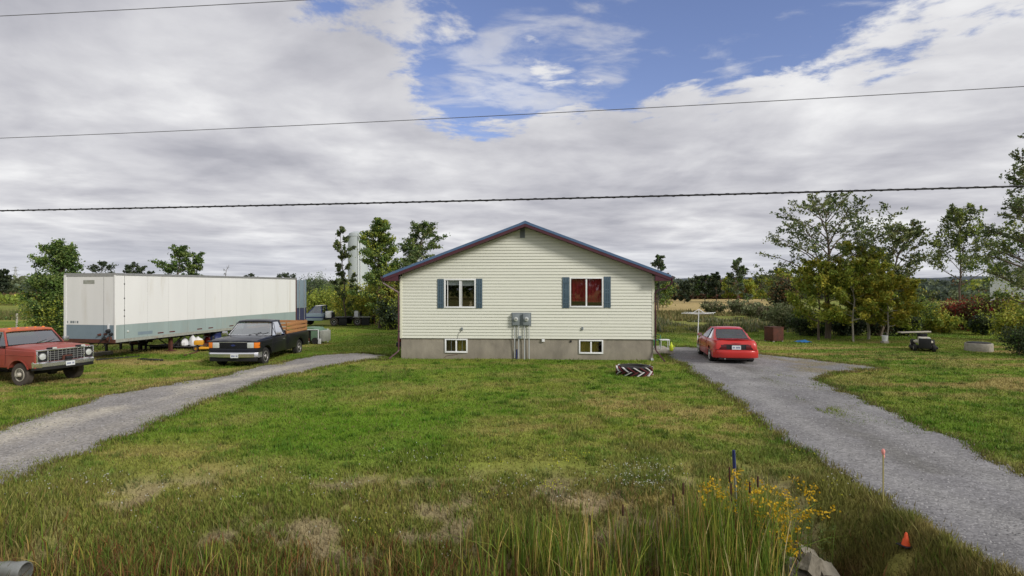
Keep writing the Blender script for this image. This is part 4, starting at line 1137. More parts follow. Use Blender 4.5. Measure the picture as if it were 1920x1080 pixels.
def pickup(label, loc, heading, P):
    root = empty('pickup_truck', loc, heading, label, 'pickup truck')
    bm, rm, hm = P['body'], P['roof'], P['hood']
    L = P['lift']; WB = P['wb']; hw = P['hw']; r = P['r']
    zs = .42 + L; zb = 1.05 + L; ar = r + .10
    front = .78; cab_b = -P['cabx']; bed_b = -(WB + P['rear'])
    za = r
    # side panels: fender+cab
    def poly(x_f, x_r, wheels, zt_f, zt_r, zs_=zs):
        pts = [(x_f, zt_f), (x_f, zs_)]
        for wx in wheels:
            a0 = math.asin(min(.95, (zs_ - za) / ar)) if zs_ > za else 0
            for i in range(11):
                a = a0 + (math.pi - 2 * a0) * i / 10
                pts.append((wx + ar * math.cos(a), za + ar * math.sin(a)))
        pts += [(x_r, zs_), (x_r, zt_r)]
        return pts
    m = MB(); m.prism(poly(front, cab_b, [0], zb - .03, zb + .02), -hw, hw, 'y')
    body = m.build('body', M[bm], root, bevel=.045, seg=3)
    # side crease
    for s in (-1, 1):
        m = MB(); m.box(cab_b + .03, front - .06, s * (hw - .01), s * (hw + .012), zb - .20, zb - .175)
        m.build('body_moulding', M[bm], root, bevel=.008)
        m = MB(); m.lathe([(-.02, ar + .035), (.014, ar + .03), (.014, ar - .004), (-.02, ar - .004)], 32, 'y', (0, s * hw, za), closed=True)
        # cut lower half
        o = m.build('wheel_arch_lip', M[bm], root, smooth=True)
        me = o.data; b = bmesh.new(); b.from_mesh(me); bmesh.ops.delete(b, geom=[v for v in b.verts if v.co.z < zs - .03], context='VERTS'); b.to_mesh(me); b.free()
    # hood
    ws_x = -P['wsx']; 
    m = MB(); rings = []
    for x, z, k in ((front + .0, zb - .035, .955), (front - .16, zb + .02, .965), (0, zb + .055, .965), (ws_x - .02, zb + .075, .965)):
        ring = []
        for t, dzz in ((-1, -.04), (-.97, 0), (-.6, .022), (-.3, .03), (0, .018), (.3, .03), (.6, .022), (.97, 0), (1, -.04)):
            ring.append((x, hw * k * t, z + dzz))
        ring += [(x, hw * k, z - .12), (x, -hw * k, z - .12)]
        rings.append(ring)
    m.loft(rings); m.build('hood', M[hm], root, smooth=True)
    # cowl and wipers
    zw = zb + .085
    top = P['top'] + L; tw = P['tw']; wx_t = ws_x - P['rake']; rx = cab_b + .06; rxt = rx + P.get('rrake', .10)
    FL, FR = (ws_x, hw * .93, zw), (ws_x, -hw * .93, zw); TL, TR = (wx_t, tw, top - .06), (wx_t, -tw, top - .06)
    BL, BR = (rx, hw * .93, zw), (rx, -hw * .93, zw); UL, UR = (rxt, tw, top - .06), (rxt, -tw, top - .06)
    m = MB(); rings = []
    for (x, e) in ((wx_t + .07, -.035), (wx_t, 0), ((wx_t + rxt) / 2, .02), (rxt, 0.0), (rxt - .04, -.03)):
        ring = [(x, tw + .03, top - .075 + e * .5), (x, tw + .005, top - .02 + e), (x, tw * .6, top + .005 + e), (x, 0, top + .012 + e), (x, -tw * .6, top + .005 + e), (x, -tw - .005, top - .02 + e), (x, -tw - .03, top - .075 + e * .5)]
        ring += [(x, -tw * .7, top - .07), (x, tw * .7, top - .07)]
        rings.append(ring)
    m.loft(rings); rf = m.build('cab_roof', M[rm], root, smooth=True)
    if P.get('lights'):
        for y in (-.55, -.28, 0, .28, .55):
            q = MB(); q.lathe([(0, .055), (.025, .05), (.045, .02)], 10, 'z', (wx_t - .10, y, top + .0)); q.build('marker_lamp', M['amber'], rf, smooth=True)
    pr = .034
    for a, b in ((FL, TL), (FR, TR)): bar(root, 'windshield_pillar', a, b, pr, P.get('pillar', rm), 6)
    for a, b in ((BL, UL), (BR, UR)):
        m = MB(); d = .16; m.hexa([(a[0], a[1] * .97, a[2] - .03), (a[0], a[1] * 1.02, a[2] - .03), (a[0] + d, a[1] * 1.02, a[2] - .03), (a[0] + d, a[1] * .97, a[2] - .03)], [(b[0], b[1] * .96, b[2]), (b[0], b[1] * 1.03, b[2]), (b[0] + d * .8, b[1] * 1.03, b[2]), (b[0] + d * .8, b[1] * .96, b[2])])
        m.build('rear_pillar', M[rm], root, bevel=.01)
    m = MB(); m.hexa([(rx - .0, -hw * .93, zw - .1), (rx + .03, -hw * .93, zw - .1), (rx + .03, hw * .93, zw - .1), (rx, hw * .93, zw - .1)], [(rx, -hw * .91, zw + .06), (rx + .03, -hw * .91, zw + .06), (rx + .03, hw * .91, zw + .06), (rx, hw * .91, zw + .06)]); m.build('cab_rear_panel', M[bm], root)
    g = glasspane(root, 'windshield', [FL, FR, TR, TL])
    bar(g, 'windshield_trim', (ws_x + .015, -hw * .90, zw + .02), (ws_x + .015, hw * .90, zw + .02), .016, P['trim'], 5)
    bar(g, 'windshield_trim', (wx_t + .03, -tw * .97, top - .075), (wx_t + .03, tw * .97, top - .075), .014, P['trim'], 5)
    for s in (-1, 1): bar(g, 'windshield_trim', (ws_x + .02, s * hw * .90, zw + .02), (wx_t + .02, s * tw * .98, top - .08), .013, P['trim'], 5)
    for s in (-1, 1):
        bar(g, 'wiper', (ws_x + .04, s * .15 + .12, zw + .03), (ws_x - .10, s * .15 + .58, zw + .12), .008, 'dark', 4)
    glasspane(root, 'rear_window', [BL, BR, UR, UL])
    # doors with window, seams, handle, mirror
    for s in (-1, 1):
        dx0, dx1 = ws_x + .02, cab_b + .17
        m = MB(); m.prism([(dx0, zs + .08), (dx0 + .03, zb - .0), (dx1, zb + .0), (dx1, zs + .08)], s * hw, s * (hw + .007), 'y')
        dr = m.build('door', M[bm], root, bevel=.004)
        for a, b in (((dx0, zs + .08), (dx0 + .03, zb)), ((dx1, zs + .08), (dx1, zb))):
            q = MB(); q.tube([(a[0], s * (hw + .003), a[1]), (b[0], s * (hw + .003), b[1])], .006, 4); q.build('door_seam', M['dark'], dr)
        q = MB(); q.box(dx1 + .08, dx1 + .24, s * (hw + .008), s * (hw + .03), zb - .14, zb - .11); q.build('handle', M['chrome'], dr, bevel=.005)
        A = FL if s > 0 else FR; T = TL if s > 0 else TR; Bq = BL if s > 0 else BR; U = UL if s > 0 else UR
        glasspane(dr, 'door_window', [(A[0] - .02, A[1], A[2]), (Bq[0] + .15, Bq[1], Bq[2]), (U[0] + .12, U[1], U[2]), (T[0], T[1], T[2])])
        bar(dr, 'window_sill_strip', (A[0] - .02, s * hw * .955, zw), (Bq[0] + .12, s * hw * .955, zw), .015, P['trim'], 5)
        vx = A[0] - .42; bar(dr, 'vent_bar', (vx, A[1] * 1.0, zw), (vx - .06, A[1] * .86, top - .10), .012, 'dark', 4)
        # mirror
        mx = ws_x - .18
        q = MB(); q.box(mx - .03, mx + .05, s * (hw + .06), s * (hw + .26), zb + .10, zb + .10 + P['mirh']); mr = q.build('mirror', M[P['mir']], root, bevel=.018)
        q = MB(); q.tube([(mx, s * (hw - .04), zb + .06), (mx, s * (hw + .10), zb + .13)], .012, 5); q.build('mirror_arm', M['chrome'], mr)
    # interior
    m = MB(); m.box(cab_b + .10, cab_b + .75, -hw * .85, hw * .85, zs + .2, zb - .02); m.box(cab_b + .08, cab_b + .24, -hw * .85, hw * .85, zb - .02, zb + .30)
    m.build('bench_seat', M['seat'], root, bevel=.04)
    m = MB(); m.box(ws_x - .25, ws_x + .1, -hw * .88, hw * .88, zb - .10, zb + .08); m.build('dashboard', M['dark'], root, bevel=.03)
    m = MB(); m.lathe([(0, .19), (.02, .20), (.02, .175), (0, .175)], 20, 'x', (ws_x - .36, hw * .42, zb + .12), closed=True); m.build('steering_wheel', M['dark'], root)
    # grille, lamps, bumper
    P['face'](root, front, hw, zs, zb, L)
    # bed
    x0 = cab_b - .03; zt = zb + .03
    for s in (-1, 1):
        m = MB(); m.prism(poly(x0, bed_b, [-WB], zt, zt), s * (hw - .09), s * hw, 'y'); bs = m.build('bed_side', M[bm], root, bevel=.02)
    m = MB(); m.box(bed_b - .0, bed_b + .05, -hw + .09, hw - .09, zs + .05, zt - .01); tg = m.build('tailgate', M[bm], root, bevel=.01)
    m = MB(); m.box(x0 - .05, x0 - .002, -hw + .09, hw - .09, zs + .05, zt - .01); m.build('bed_front', M[bm], root)
    m = MB(); m.box(bed_b + .05, x0 - .05, -hw + .09, hw - .09, zs + .10, zs + .13); m.build('bed_floor', M['dark'], root)
    m = MB(); m.box(bed_b - .16, bed_b - .02, -hw + .02, hw - .02, zs - .05, zs + .11); m.build('rear_bumper', M['chrome'], root, bevel=.02)
    for s in (-1, 1):
        m = MB(); m.box(bed_b - .012, bed_b + .02, s * (hw - .085), s * (hw - .005), zs + .25, zs + .6); m.build('tail_lamp', M['tail'], root, bevel=.006)
    # chassis underneath
    m = MB(); m.box(bed_b + .1, front - .1, -.42, -.32, zs - .16, zs + .04); m.box(bed_b + .1, front - .1, .32, .42, zs - .16, zs + .04)
    m.box(-.5, .45, -.5, .5, zs - .12, zs + .15); m.build('chassis', M['black_steel'], root)
    m = MB(); m.box(-1.15, -.52, -.30, .30, zs - .2, zs); m.build('gearbox', M['black_steel'], root, bevel=.05)
    for ax in (0, -WB):
        m = MB(); m.tube([(ax, -hw + .15, r), (ax, hw - .15, r)], .05, 8); m.lathe([(-.14, .04), (-.1, .12), (.1, .12), (.14, .04)], 12, 'y', (ax, .1, r)); m.build('axle', M['black_steel'], root, smooth=True)
        m = MB(); 
        for s in (-1, 1): m.prism([(ax + ar * .98, zs + .02), (ax + ar * .7, za + ar * .72), (ax, za + ar * .97), (ax - ar * .7, za + ar * .72), (ax - ar * .98, zs + .02), (ax - ar * .98, zb - .05), (ax + ar * .98, zb - .05)], s * (hw - .34), s * (hw - .35), 'y')
        m.build('inner_fender', M['dark'], root)
    tw_ = P['ty']
    for (x, s) in ((0, -1), (0, 1), (-WB, -1), (-WB, 1)):
        wheel(root, x, s * (hw - .03 - tw_ / 2), r, tw_, P['rim'], P['tyre'], P['rimr'], P.get('hub', 0), P.get('dish', .03))
    return root

def face_red(root, f, hw, zs, zb, L):
    # chrome surround, twin square lamp bezels, egg crate grille, steel bumper
    z0, z1 = zb - .40, zb - .05; x = f
    m = MB(); m.box(x - .03, x + .015, -hw * .96, hw * .96, z0, z1); m.build('grille_backing', M['dark'], root)
    m = MB(); m.box(x - .02, x + .05, -hw * .97, hw * .97, z1 - .002, z1 + .045); sur = m.build('grille_surround', M['chrome'], root, bevel=.01)
    for s in (-1, 1):
        m = MB(); m.box(x - .02, x + .045, s * hw * .97, s * (hw * .97 - .035), z0 - .02, z1); m.build('surround_post', M['chrome'], sur, bevel=.006)
        m = MB(); m.box(x - .02, x + .045, s * (hw * .97 - .33), s * (hw * .97 - .365), z0 - .02, z1); m.build('surround_post', M['chrome'], sur, bevel=.006)
        m = MB(); m.box(x + .0, x + .04, s * (hw * .97 - .01), s * (hw * .97 - .35), z0 - .07, z0 - .01); m.build('turn_signal', M['plate'], root, bevel=.01)
        m = MB(); m.lathe([(x + .0, .10), (x + .03, .098), (x + .045, .07), (x + .048, .01)], 20, 'x', (0, s * (hw * .97 - .18), (z0 + z1) / 2)); hl_ = m.build('headlight', M['lamp'], root, smooth=True)
        m = MB(); m.lathe([(x + .0, .118), (x + .04, .115), (x + .04, .098), (x, .098)], 20, 'x', (0, s * (hw * .97 - .18), (z0 + z1) / 2), closed=True); m.build('headlight_ring', M['chrome'], hl_, smooth=True)
        m = MB(); m.box(x - .06, x + .10, s * .48 - .12, s * .48 + .12, z1 + .045, z1 + .10); lt = m.build('driving_lamp', M['dark'], root, bevel=.02)
        m = MB(); m.box(x + .10, x + .115, s * .48 - .03, s * .48 + .11, z1 + .05, z1 + .11); m.build('lamp_glass', M['lamp'], lt, bevel=.008)
    g = hw * .97 - .37
    for i in range(1, 5):
        zz = z0 + (z1 - z0) * i / 5; m = MB(); m.box(x + .012, x + .03, -g, g, zz - .006, zz + .006); m.build('grille_bar', M['alu'], root)
    for i in range(9):
        yy = -g + 2 * g * (i + .5) / 9; m = MB(); m.box(x + .010, x + .026, yy - .006, yy + .006, z0, z1); m.build('grille_bar', M['alu'], root)
    m = MB(); m.box(x + .04, x + .10, -.16, .16, z0 - .02, z0 + .16); w = m.build('winch', M['rust'], root, bevel=.02)
    m = MB(); m.lathe([(-.1, .06), (.1, .06)], 12, 'y', (x + .12, 0, z0 + .06)); m.build('winch_drum', M['dark'], w, smooth=True)
    zbz = zs + .02
    m = MB(); P_ = []
    for y, dx in ((-hw - .01, -.10), (-hw * .88, .10), (-hw * .5, .14), (0, .15), (hw * .5, .14), (hw * .88, .10), (hw + .01, -.10)):
        P_.append([(x + dx + .02, y, zbz + .02), (x + dx + .07, y, zbz + .06), (x + dx + .07, y, zbz + .17), (x + dx + .0, y, zbz + .21), (x + dx - .05, y, zbz + .19), (x + dx - .03, y, zbz + .03)])
    m.loft(P_); bp = m.build('front_bumper', M['chrome'], root, smooth=True)
    m = MB(); m.loft([[(a[0], a[1], a[2] - .085) for a in ring] for ring in [[(q[0] - .02, q[1], zbz + .02 + (q[2] - zbz - .02) * .5) for q in r_] for r_ in P_]]); m.build('bumper_valance', M['black_steel'], bp)
    plate(root, x + .222, .0, zbz + .02, 0)
def face_black(root, f, hw, zs, zb, L):
    z0, z1 = zb - .30, zb - .075; x = f
    m = MB(); m.box(x - .02, x + .02, -hw * .55, hw * .55, z0, z1); m.build('grille_backing', M['dark'], root, bevel=.01)
    for i in range(5):
        zz = z0 + .012 + (z1 - z0 - .024) * i / 4; q = MB(); q.box(x + .015, x + .034, -hw * .53, hw * .53, zz - .008, zz + .008); q.build('grille_bar', M['hood_black'], root)
    m = MB(); m.box(x + .0, x + .04, -hw * .57, hw * .57, z1, z1 + .022); m.build('grille_trim', M['chrome'], root, bevel=.005)
    m = MB(); m.lathe([(x + .034, .09), (x + .042, .085)], 20, 'x', (0, 0, (z0 + z1) / 2)); o = m.build('oval_badge', M['navy'], root); o.scale = (1, 1, 1)
    me = o.data
    for v in me.vertices: v.co.z = (z0 + z1) / 2 + (v.co.z - (z0 + z1) / 2) * .42
    for s in (-1, 1):
        m = MB(); m.box(x - .05, x + .035, s * hw * .57, s * hw * .83, z0 + .01, z1 + .0); m.build('headlight', M['lamp'], root, bevel=.02)
        m = MB(); m.hexa([(x - .16, s * hw * .845, z0 + .01), (x + .028, s * hw * .845, z0 + .01), (x + .0, s * (hw + .003), z0 + .01), (x - .16, s * (hw + .008), z0 + .01)], [(x - .16, s * hw * .845, z1), (x + .028, s * hw * .845, z1), (x + .0, s * (hw + .003), z1), (x - .16, s * (hw + .008), z1)]); m.build('turn_signal', M['amber'], root, bevel=.01)
    m = MB(); m.box(x - .03, x + .015, -hw * .97, hw * .97, zs + .1, z0 - .01); m.build('front_panel', M['hood_black'], root, bevel=.015)
    zbz = zs - .03
    P_ = []
    for y, dx in ((-hw - .015, -.28), (-hw - .005, -.05), (-hw * .9, .06), (-hw * .5, .10), (0, .11), (hw * .5, .10), (hw * .9, .06), (hw + .005, -.05), (hw + .015, -.28)):
        P_.append([(x + dx + .01, y, zbz), (x + dx + .05, y, zbz + .03), (x + dx + .06, y, zbz + .15), (x + dx + .03, y, zbz + .20), (x + dx - .05, y, zbz + .20), (x + dx - .05, y, zbz)])
    m = MB(); m.loft(P_); bp = m.build('front_bumper', M['chrome'], root, smooth=True)
    m = MB(); m.box(x - .10, x + .06, -hw * .95, hw * .95, zbz - .15, zbz + .02); m.build('front_valance', M['dark'], root, bevel=.03)
    plate(root, x + .172, .12, zbz + .0, 0)

red = pickup('faded orange red old pickup truck with square grille parked at the left edge', None or (0, 0, 0), 0,
    dict(body='red_paint', roof='roof_red', hood='red_paint', pillar='red_paint', lift=.17, wb=3.38, hw=.985, r=.385, cabx=1.98, rear=1.15, wsx=.62, rake=.36, top=1.67, tw=.76, trim='dark', mir='chrome', mirh=.16, rim='rim_pale', tyre='rubber_dusty', rimr=.56, ty=.24, face=face_red, lights=True, hub=.05, dish=.05))
hd = R(-17); lat = Vector((-math.sin(hd), math.cos(hd)))
cx, cy = -16.2 + lat.x * .84, 19.6 + lat.y * .84
red.location = (cx, cy, gzf(cx, cy) - .02); red.rotation_euler = (0, 0, hd)
blk = pickup('black pickup truck with orange wooden stake sides on its bed beside the gravel drive', (0, 0, 0), 0,
    dict(body='black_paint', roof='hood_black', hood='hood_black', lift=.0, wb=3.5, hw=.975, r=.355, cabx=1.98, rear=1.05, wsx=.60, rake=.52, top=1.74, tw=.70, trim='chrome', mir='chrome', mirh=.14, rim='rim_grey', tyre='rubber', rimr=.60, ty=.22, face=face_black, hub=0, dish=.02))
hd = R(-90 - 1.5); bx, by = -10.86, 23.9
blk.location = (bx, by, gzf(bx, by) - .02); blk.rotation_euler = (0, 0, hd)
# stake sides
for s in (-1, 1):
    sd_ = MB(); y = s * .90
    for x in (-2.12, -3.2, -4.40): sd_.box(x - .03, x + .03, y - .02, y + .02, 1.02, 1.58)
    st = sd_.build('stake_side', M['wood'], blk)
    for j, zz in enumerate((1.10, 1.27, 1.44)):
        q = MB(); q.box(-4.46, -2.06, y + s * .022, y + s * .045, zz, zz + .115); q.build('board', M['wood'], st, bevel=.005)
sd_ = MB(); sd_.box(-4.5, -4.46, -.85, -.79, 1.02, 1.58); sd_.box(-4.5, -4.46, .79, .85, 1.02, 1.58); st = sd_.build('stake_side', M['wood'], blk)
for zz in (1.10, 1.27, 1.44):
    q = MB(); q.box(-4.525, -4.502, -.88, .88, zz, zz + .115); q.build('board', M['wood'], st)
m = MB(); m.box(-2.4, -2.1, -.75, .75, .62, 1.15); m.build('toolbox', M['dark'], blk, bevel=.02)

# ---- red coupe seen from behind
car = empty('coupe_car', (0, 0, 0), 0, 'bright red two door coupe parked on the right driveway, seen from behind', 'car')
HWc = .845
def body_ring(x, hwid, zlo, zbelt, ztop, tum):
    """half section from bottom centre to top centre, mirrored"""
    h = [(0, zlo), (hwid * .86, zlo), (hwid * .965, zlo + .05), (hwid * .995, zlo + .18), (hwid, (zlo + zbelt) / 2 + .04), (hwid * .985, zbelt - .10), (hwid * .955, zbelt - .02), (hwid * tum, (zbelt + ztop) / 2 + .012), (hwid * tum * .72, ztop), (0, ztop + .012)]
    return [(x, y, z) for y, z in h] + [(x, -y, z) for y, z in h[-2:0:-1]]
st_ = [  # x, halfwidth, bottom, belt, top, shoulder
    (.90, .50, .30, .50, .56, .8), (.86, .64, .24, .56, .61, .86), (.72, .76, .20, .62, .665, .88), (.45, .82, .18, .69, .745, .88), (.0, .84, .17, .76, .83, .88), (-.35, .845, .17, .80, .885, .88), (-.62, .845, .17, .83, .92, .90),
    (-1.2, .845, .17, .855, .90, .92), (-1.9, .845, .17, .88, .91, .92), (-2.4, .845, .18, .895, .935, .90), (-2.9, .835, .20, .90, .955, .88), (-3.25, .82, .22, .895, .965, .87), (-3.48, .795, .25, .87, .945, .87), (-3.565, .77, .28, .80, .86, .88), (-3.60, .74, .33, .66, .70, .9)]
m = MB(); m.loft([body_ring(*a) for a in st_]); bo = m.build('body', M['car_red'], None, smooth=True)
# cut the wheel arches and soften the shell
for ax in (0, -2.64):
    c = MB(); c.lathe([(-1.2, .355), (1.2, .355)], 32, 'y', (ax, 0, .31)); co_ = c.build('cutter', M['dark'], None)
    md = bo.modifiers.new('b', 'BOOLEAN'); md.object = co_; md.operation = 'DIFFERENCE'; md.solver = 'EXACT'
    dg = bpy.context.evaluated_depsgraph_get(); me2 = bpy.data.meshes.new_from_object(bo.evaluated_get(dg)); bo.modifiers.clear(); bo.data = me2
    bpy.data.objects.remove(co_)
b = bmesh.new(); b.from_mesh(bo.data)
for f in b.faces: f.smooth = True
for e in b.edges:
    if len(e.link_faces) == 2 and e.calc_face_angle(0) > R(48): e.smooth = False
b.to_mesh(bo.data); b.free(); bo.data.materials.clear(); bo.data.materials.append(M['car_red']); bo.parent = car
# greenhouse: bottom ring at the belt, roof ring
wsb, wst, rwt, rwb = -.62, -1.38, -2.22, -2.98
zb_, zr_ = .905, 1.335
FLb, TLt, RLt, RLb = (wsb, .70, zb_ + .0), (wst, .545, zr_ - .04), (rwt, .53, zr_ - .045), (rwb, .60, zb_ + .055)
mir = lambda p: (p[0], -p[1], p[2])
m = MB(); rings = []
for x, z, w in ((wst + .05, zr_ - .045, .545), (wst - .08, zr_ - .012, .565), ((wst + rwt) / 2, zr_ + .012, .575), (rwt + .10, zr_ - .008, .56), (rwt - .04, zr_ - .045, .54)):
    rings.append([(x, w, z - .03), (x, w * .93, z + .0), (x, w * .6, z + .016), (x, 0, z + .022), (x, -w * .6, z + .016), (x, -w * .93, z), (x, -w, z - .03), (x, -w * .8, z - .035), (x, w * .8, z - .035)])
m.loft(rings); m.build('roof', M['car_red'], car, smooth=True)
for f in (lambda p: p, mir):
    bar(car, 'windshield_pillar', f(FLb), f(TLt), .028, 'car_red', 6)
    # broad rear pillar
    a, b2 = f(RLb), f(RLt); s = 1 if a[1] > 0 else -1
    m = MB(); m.hexa([(a[0] - .04, a[1] - s * .02, a[2] - .03), (a[0] + .02, a[1] + s * .12, a[2] - .04), (a[0] + .46, a[1] + s * .145, a[2] - .07), (a[0] + .42, a[1] + s * .11, a[2] - .07)], [(b2[0] - .06, b2[1] - s * .015, b2[2]), (b2[0] - .03, b2[1] + s * .02, b2[2]), (b2[0] + .12, b2[1] + s * .03, b2[2]), (b2[0] + .10, b2[1], b2[2])])
    m.build('rear_pillar', M['car_red'], car, bevel=.012)
    q = (-1.98, .775 * s, zb_ - .02); p2 = (-1.93, .56 * s, zr_ - .04)
    bar(car, 'door_pillar', q, p2, .022, 'dark', 5)
    glasspane(car, 'door_window', [(FLb[0] - .03, s * .735, zb_ - .0), q, p2, (TLt[0] - .02, s * .55, TLt[2])])
    glasspane(car, 'quarter_window', [q, (RLb[0] + .50, s * .735, zb_ + .0), (RLt[0] + .15, s * .55, RLt[2]), p2])
    bar(car, 'window_strip', (FLb[0] - .05, s * .765, zb_ - .012), (RLb[0] + .45, s * .765, zb_ + .0), .012, 'dark', 5)
glasspane(car, 'windshield', [FLb, mir(FLb), mir(TLt), TLt])
# curved rear glass
m = MB(); rings = []
for t in range(6):
    k = t / 5; x = rwb + (rwt - rwb) * k; z = zb_ + .06 + (zr_ - .04 - zb_ - .06) * (k ** .92) ; w = .60 + (.53 - .60) * k
    rings.append([(x - .05 * (1 - (yy / .6) ** 2) * (1 - k * .4), yy / .6 * w, z) for yy in (-.6, -.4, -.2, 0, .2, .4, .6)])
m.loft(rings, cap=False, closed=False); m.build('rear_window', M['rearglass'], car, smooth=True)
m = MB(); m.tube([(rwb - .05, -.60, zb_ + .065), (rwb - .10, -.3, zb_ + .068), (rwb - .115, 0, zb_ + .07), (rwb - .10, .3, zb_ + .068), (rwb - .05, .60, zb_ + .065)], .014, 5); m.build('rear_window_seal', M['dark'], car)
# cabin inside
m = MB(); 
for y in (-.36, .36):
    m.box(-1.95, -1.45, y - .24, y + .24, .35, .55); m.hexa([(-2.0, y - .22, .5), (-1.88, y - .22, .5), (-1.88, y + .22, .5), (-2.0, y + .22, .5)], [(-2.18, y - .2, 1.05), (-2.08, y - .2, 1.05), (-2.08, y + .2, 1.05), (-2.18, y + .2, 1.05)])
    m.box(-2.20, -2.12, y - .12, y + .12, 1.08, 1.22)
m.build('front_seats', M['seat'], car, bevel=.03)
m = MB(); m.box(-2.93, -.66, -.60, .60, .84, .962); m.box(-2.2, -.8, -.66, .66, .84, .93); m.build('dark_cabin_cover', M['dark'], car, bevel=.04)  # dark slab added over the body top to make the cabin look unlit
# tail: dark band with plate recess and lamps, bumper, spoiler
def tailx(y): return -3.625 + .11 * (abs(y) / .8) ** 3
m = MB(); rings = []
for y in np.linspace(-.765, .765, 17):
    x = tailx(y) - .012; dp = .0 if abs(y) > .30 else -.07
    zt = .765 + .0 * y
    rings.append([(x, y, .560), (x - .006, y, .575), (x - .006 + .04, y, .785), (x + .12, y, .79), (x + .12, y, .56)])
m.loft(rings); m.build('tail_band', M['dark'], car, smooth=True)
for s in (-1, 1):
    m = MB(); rings = []
    for y in np.linspace(.36, .772, 8):
        x = tailx(y) - .026; rings.append([(x, s * y, .585), (x - .004, s * y, .60), (x + .028, s * y, .765), (x + .06, s * y, .77), (x + .06, s * y, .58)])
    m.loft(rings); m.build('tail_light', M['tail'], car, smooth=True)
m = MB(); rings = []
for y in np.linspace(-.835, .835, 21):
    k = abs(y) / .835; x = -3.70 + .20 * k ** 4; rings.append([(x + .02, y, .27), (x - .0, y, .32), (x - .015, y, .46), (x + .0, y, .545), (x + .06, y, .585), (x + .28, y, .59), (x + .28, y, .27)])
m.loft(rings); m.build('rear_bumper', M['car_red'], car, bevel=.015)
m = MB(); m.box(-3.64, -3.3, -.62, .62, .20, .29); m.build('rear_valance', M['dark'], car, bevel=.02)
m = MB(); rings = []
for y in np.linspace(-.66, .66, 13):
    k = abs(y) / .66; x = -3.50 + .10 * k ** 2; rings.append([(x, y, .962 - .01 * k), (x - .06, y, .985 - .012 * k), (x + .10, y, .975 - .012 * k)])
m.loft(rings); m.build('spoiler', M['car_red'], car, smooth=True)
plate(car, -3.652, 0, .595, 0, .33, .155, -1)
m = MB(); m.tube([(-3.55, .42, .24), (-3.68, .42, .235)], .025, 8); m.build('exhaust_pipe', M['alu'], car, smooth=True)
m = MB(); m.box(-3.4, .6, -.45, .45, .15, .30); m.build('floor_pan', M['black_steel'], car, bevel=.03)
for ax in (0, -2.64):
    m = MB(); m.prism([(ax - .34, .22), (ax + .34, .22), (ax + .34, .68), (ax - .34, .68)], -.5, .5, 'y'); m.build('inner_fender', M['dark'], car)
for s in (-1, 1):
    m = MB(); m.box(-1.08, -.93, s * .84, s * 1.02, .90, 1.02); mr = m.build('mirror', M['car_red'], car, bevel=.03)
    m = MB(); m.box(-1.085, -1.082, s * .86, s * 1.0, .915, 1.005); m.build('mirror_glass', M['chrome'], mr)
    dr = MB(); dr.tube([(-.70, s * .849, .30), (-.72, s * .856, .6), (-.74, s * .82, .86)], .005, 4); dr.tube([(-2.02, s * .849, .34), (-2.06, s * .856, .6), (-2.0, s * .82, .87)], .005, 4); dr.build('door_seam', M['dark'], car)
    m = MB(); m.box(-1.95, -1.80, s * .845, s * .862, .72, .75); m.build('door_handle', M['dark'], car, bevel=.005)
    m = MB(); m.box(-3.2, .55, s * .843, s * .856, .50, .53); m.build('side_moulding', M['car_red'], car, bevel=.006)
    m = MB(); m.box(.70, .84, s * .40, s * .70, .50, .58); m.build('headlight', M['lamp'], car, bevel=.02)
    for x in (0, -2.64): wheel(car, x, s * .735, .31, .20, 'rim_silver', 'rubber', .64, 0, .01)
cx, cy = 8.37 + .72, 26.4 - .10
hd = math.atan2(.989, .150); lat = Vector((-math.sin(hd), math.cos(hd)))
ax_, ay_ = 8.40 - lat.x * .735, 26.35 - lat.y * .735
car.location = (ax_, ay_, gzf(ax_, ay_) + .025); car.rotation_euler = (0, 0, hd)

m = MB(); m.tube([(-3.46, -.70, .89), (-3.53, -.66, .835), (-3.585, 0, .825), (-3.53, .66, .835), (-3.46, .70, .89)], .006, 4); m.build('boot_lid_seam', M['dark'], car)
m = MB(); m.tube([(-3.60, -.78, .588), (-3.69, -.4, .590), (-3.705, 0, .592), (-3.69, .4, .590), (-3.60, .78, .588)], .006, 4); m.build('bumper_seam', M['dark'], car)
m = MB(); m.tube([(-2.9, .62, .97), (-2.96, .62, 1.45)], .004, 4); m.build('aerial', M['dark'], car)
# ---- semi trailer (local: x to the left side wall .. right side wall = 0, y from the nose backwards)
UX, UY = .189, .982
TA = -math.atan2(UX, UY)
tr = empty('semi_trailer', (-16.38, 24.45, 0), TA, 'long white box semi trailer with grey green lower band and red reflectors', 'trailer')
TW, TL_, TZ0, TZ1, BAND = 2.50, 13.7, .70, 3.55, 1.42
m = MB(); m.box(-TW + .03, -.03, .03, TL_ - .03, TZ0 + .1, TZ1 - .06); m.build('inner_box', M['alu_dull'], tr)
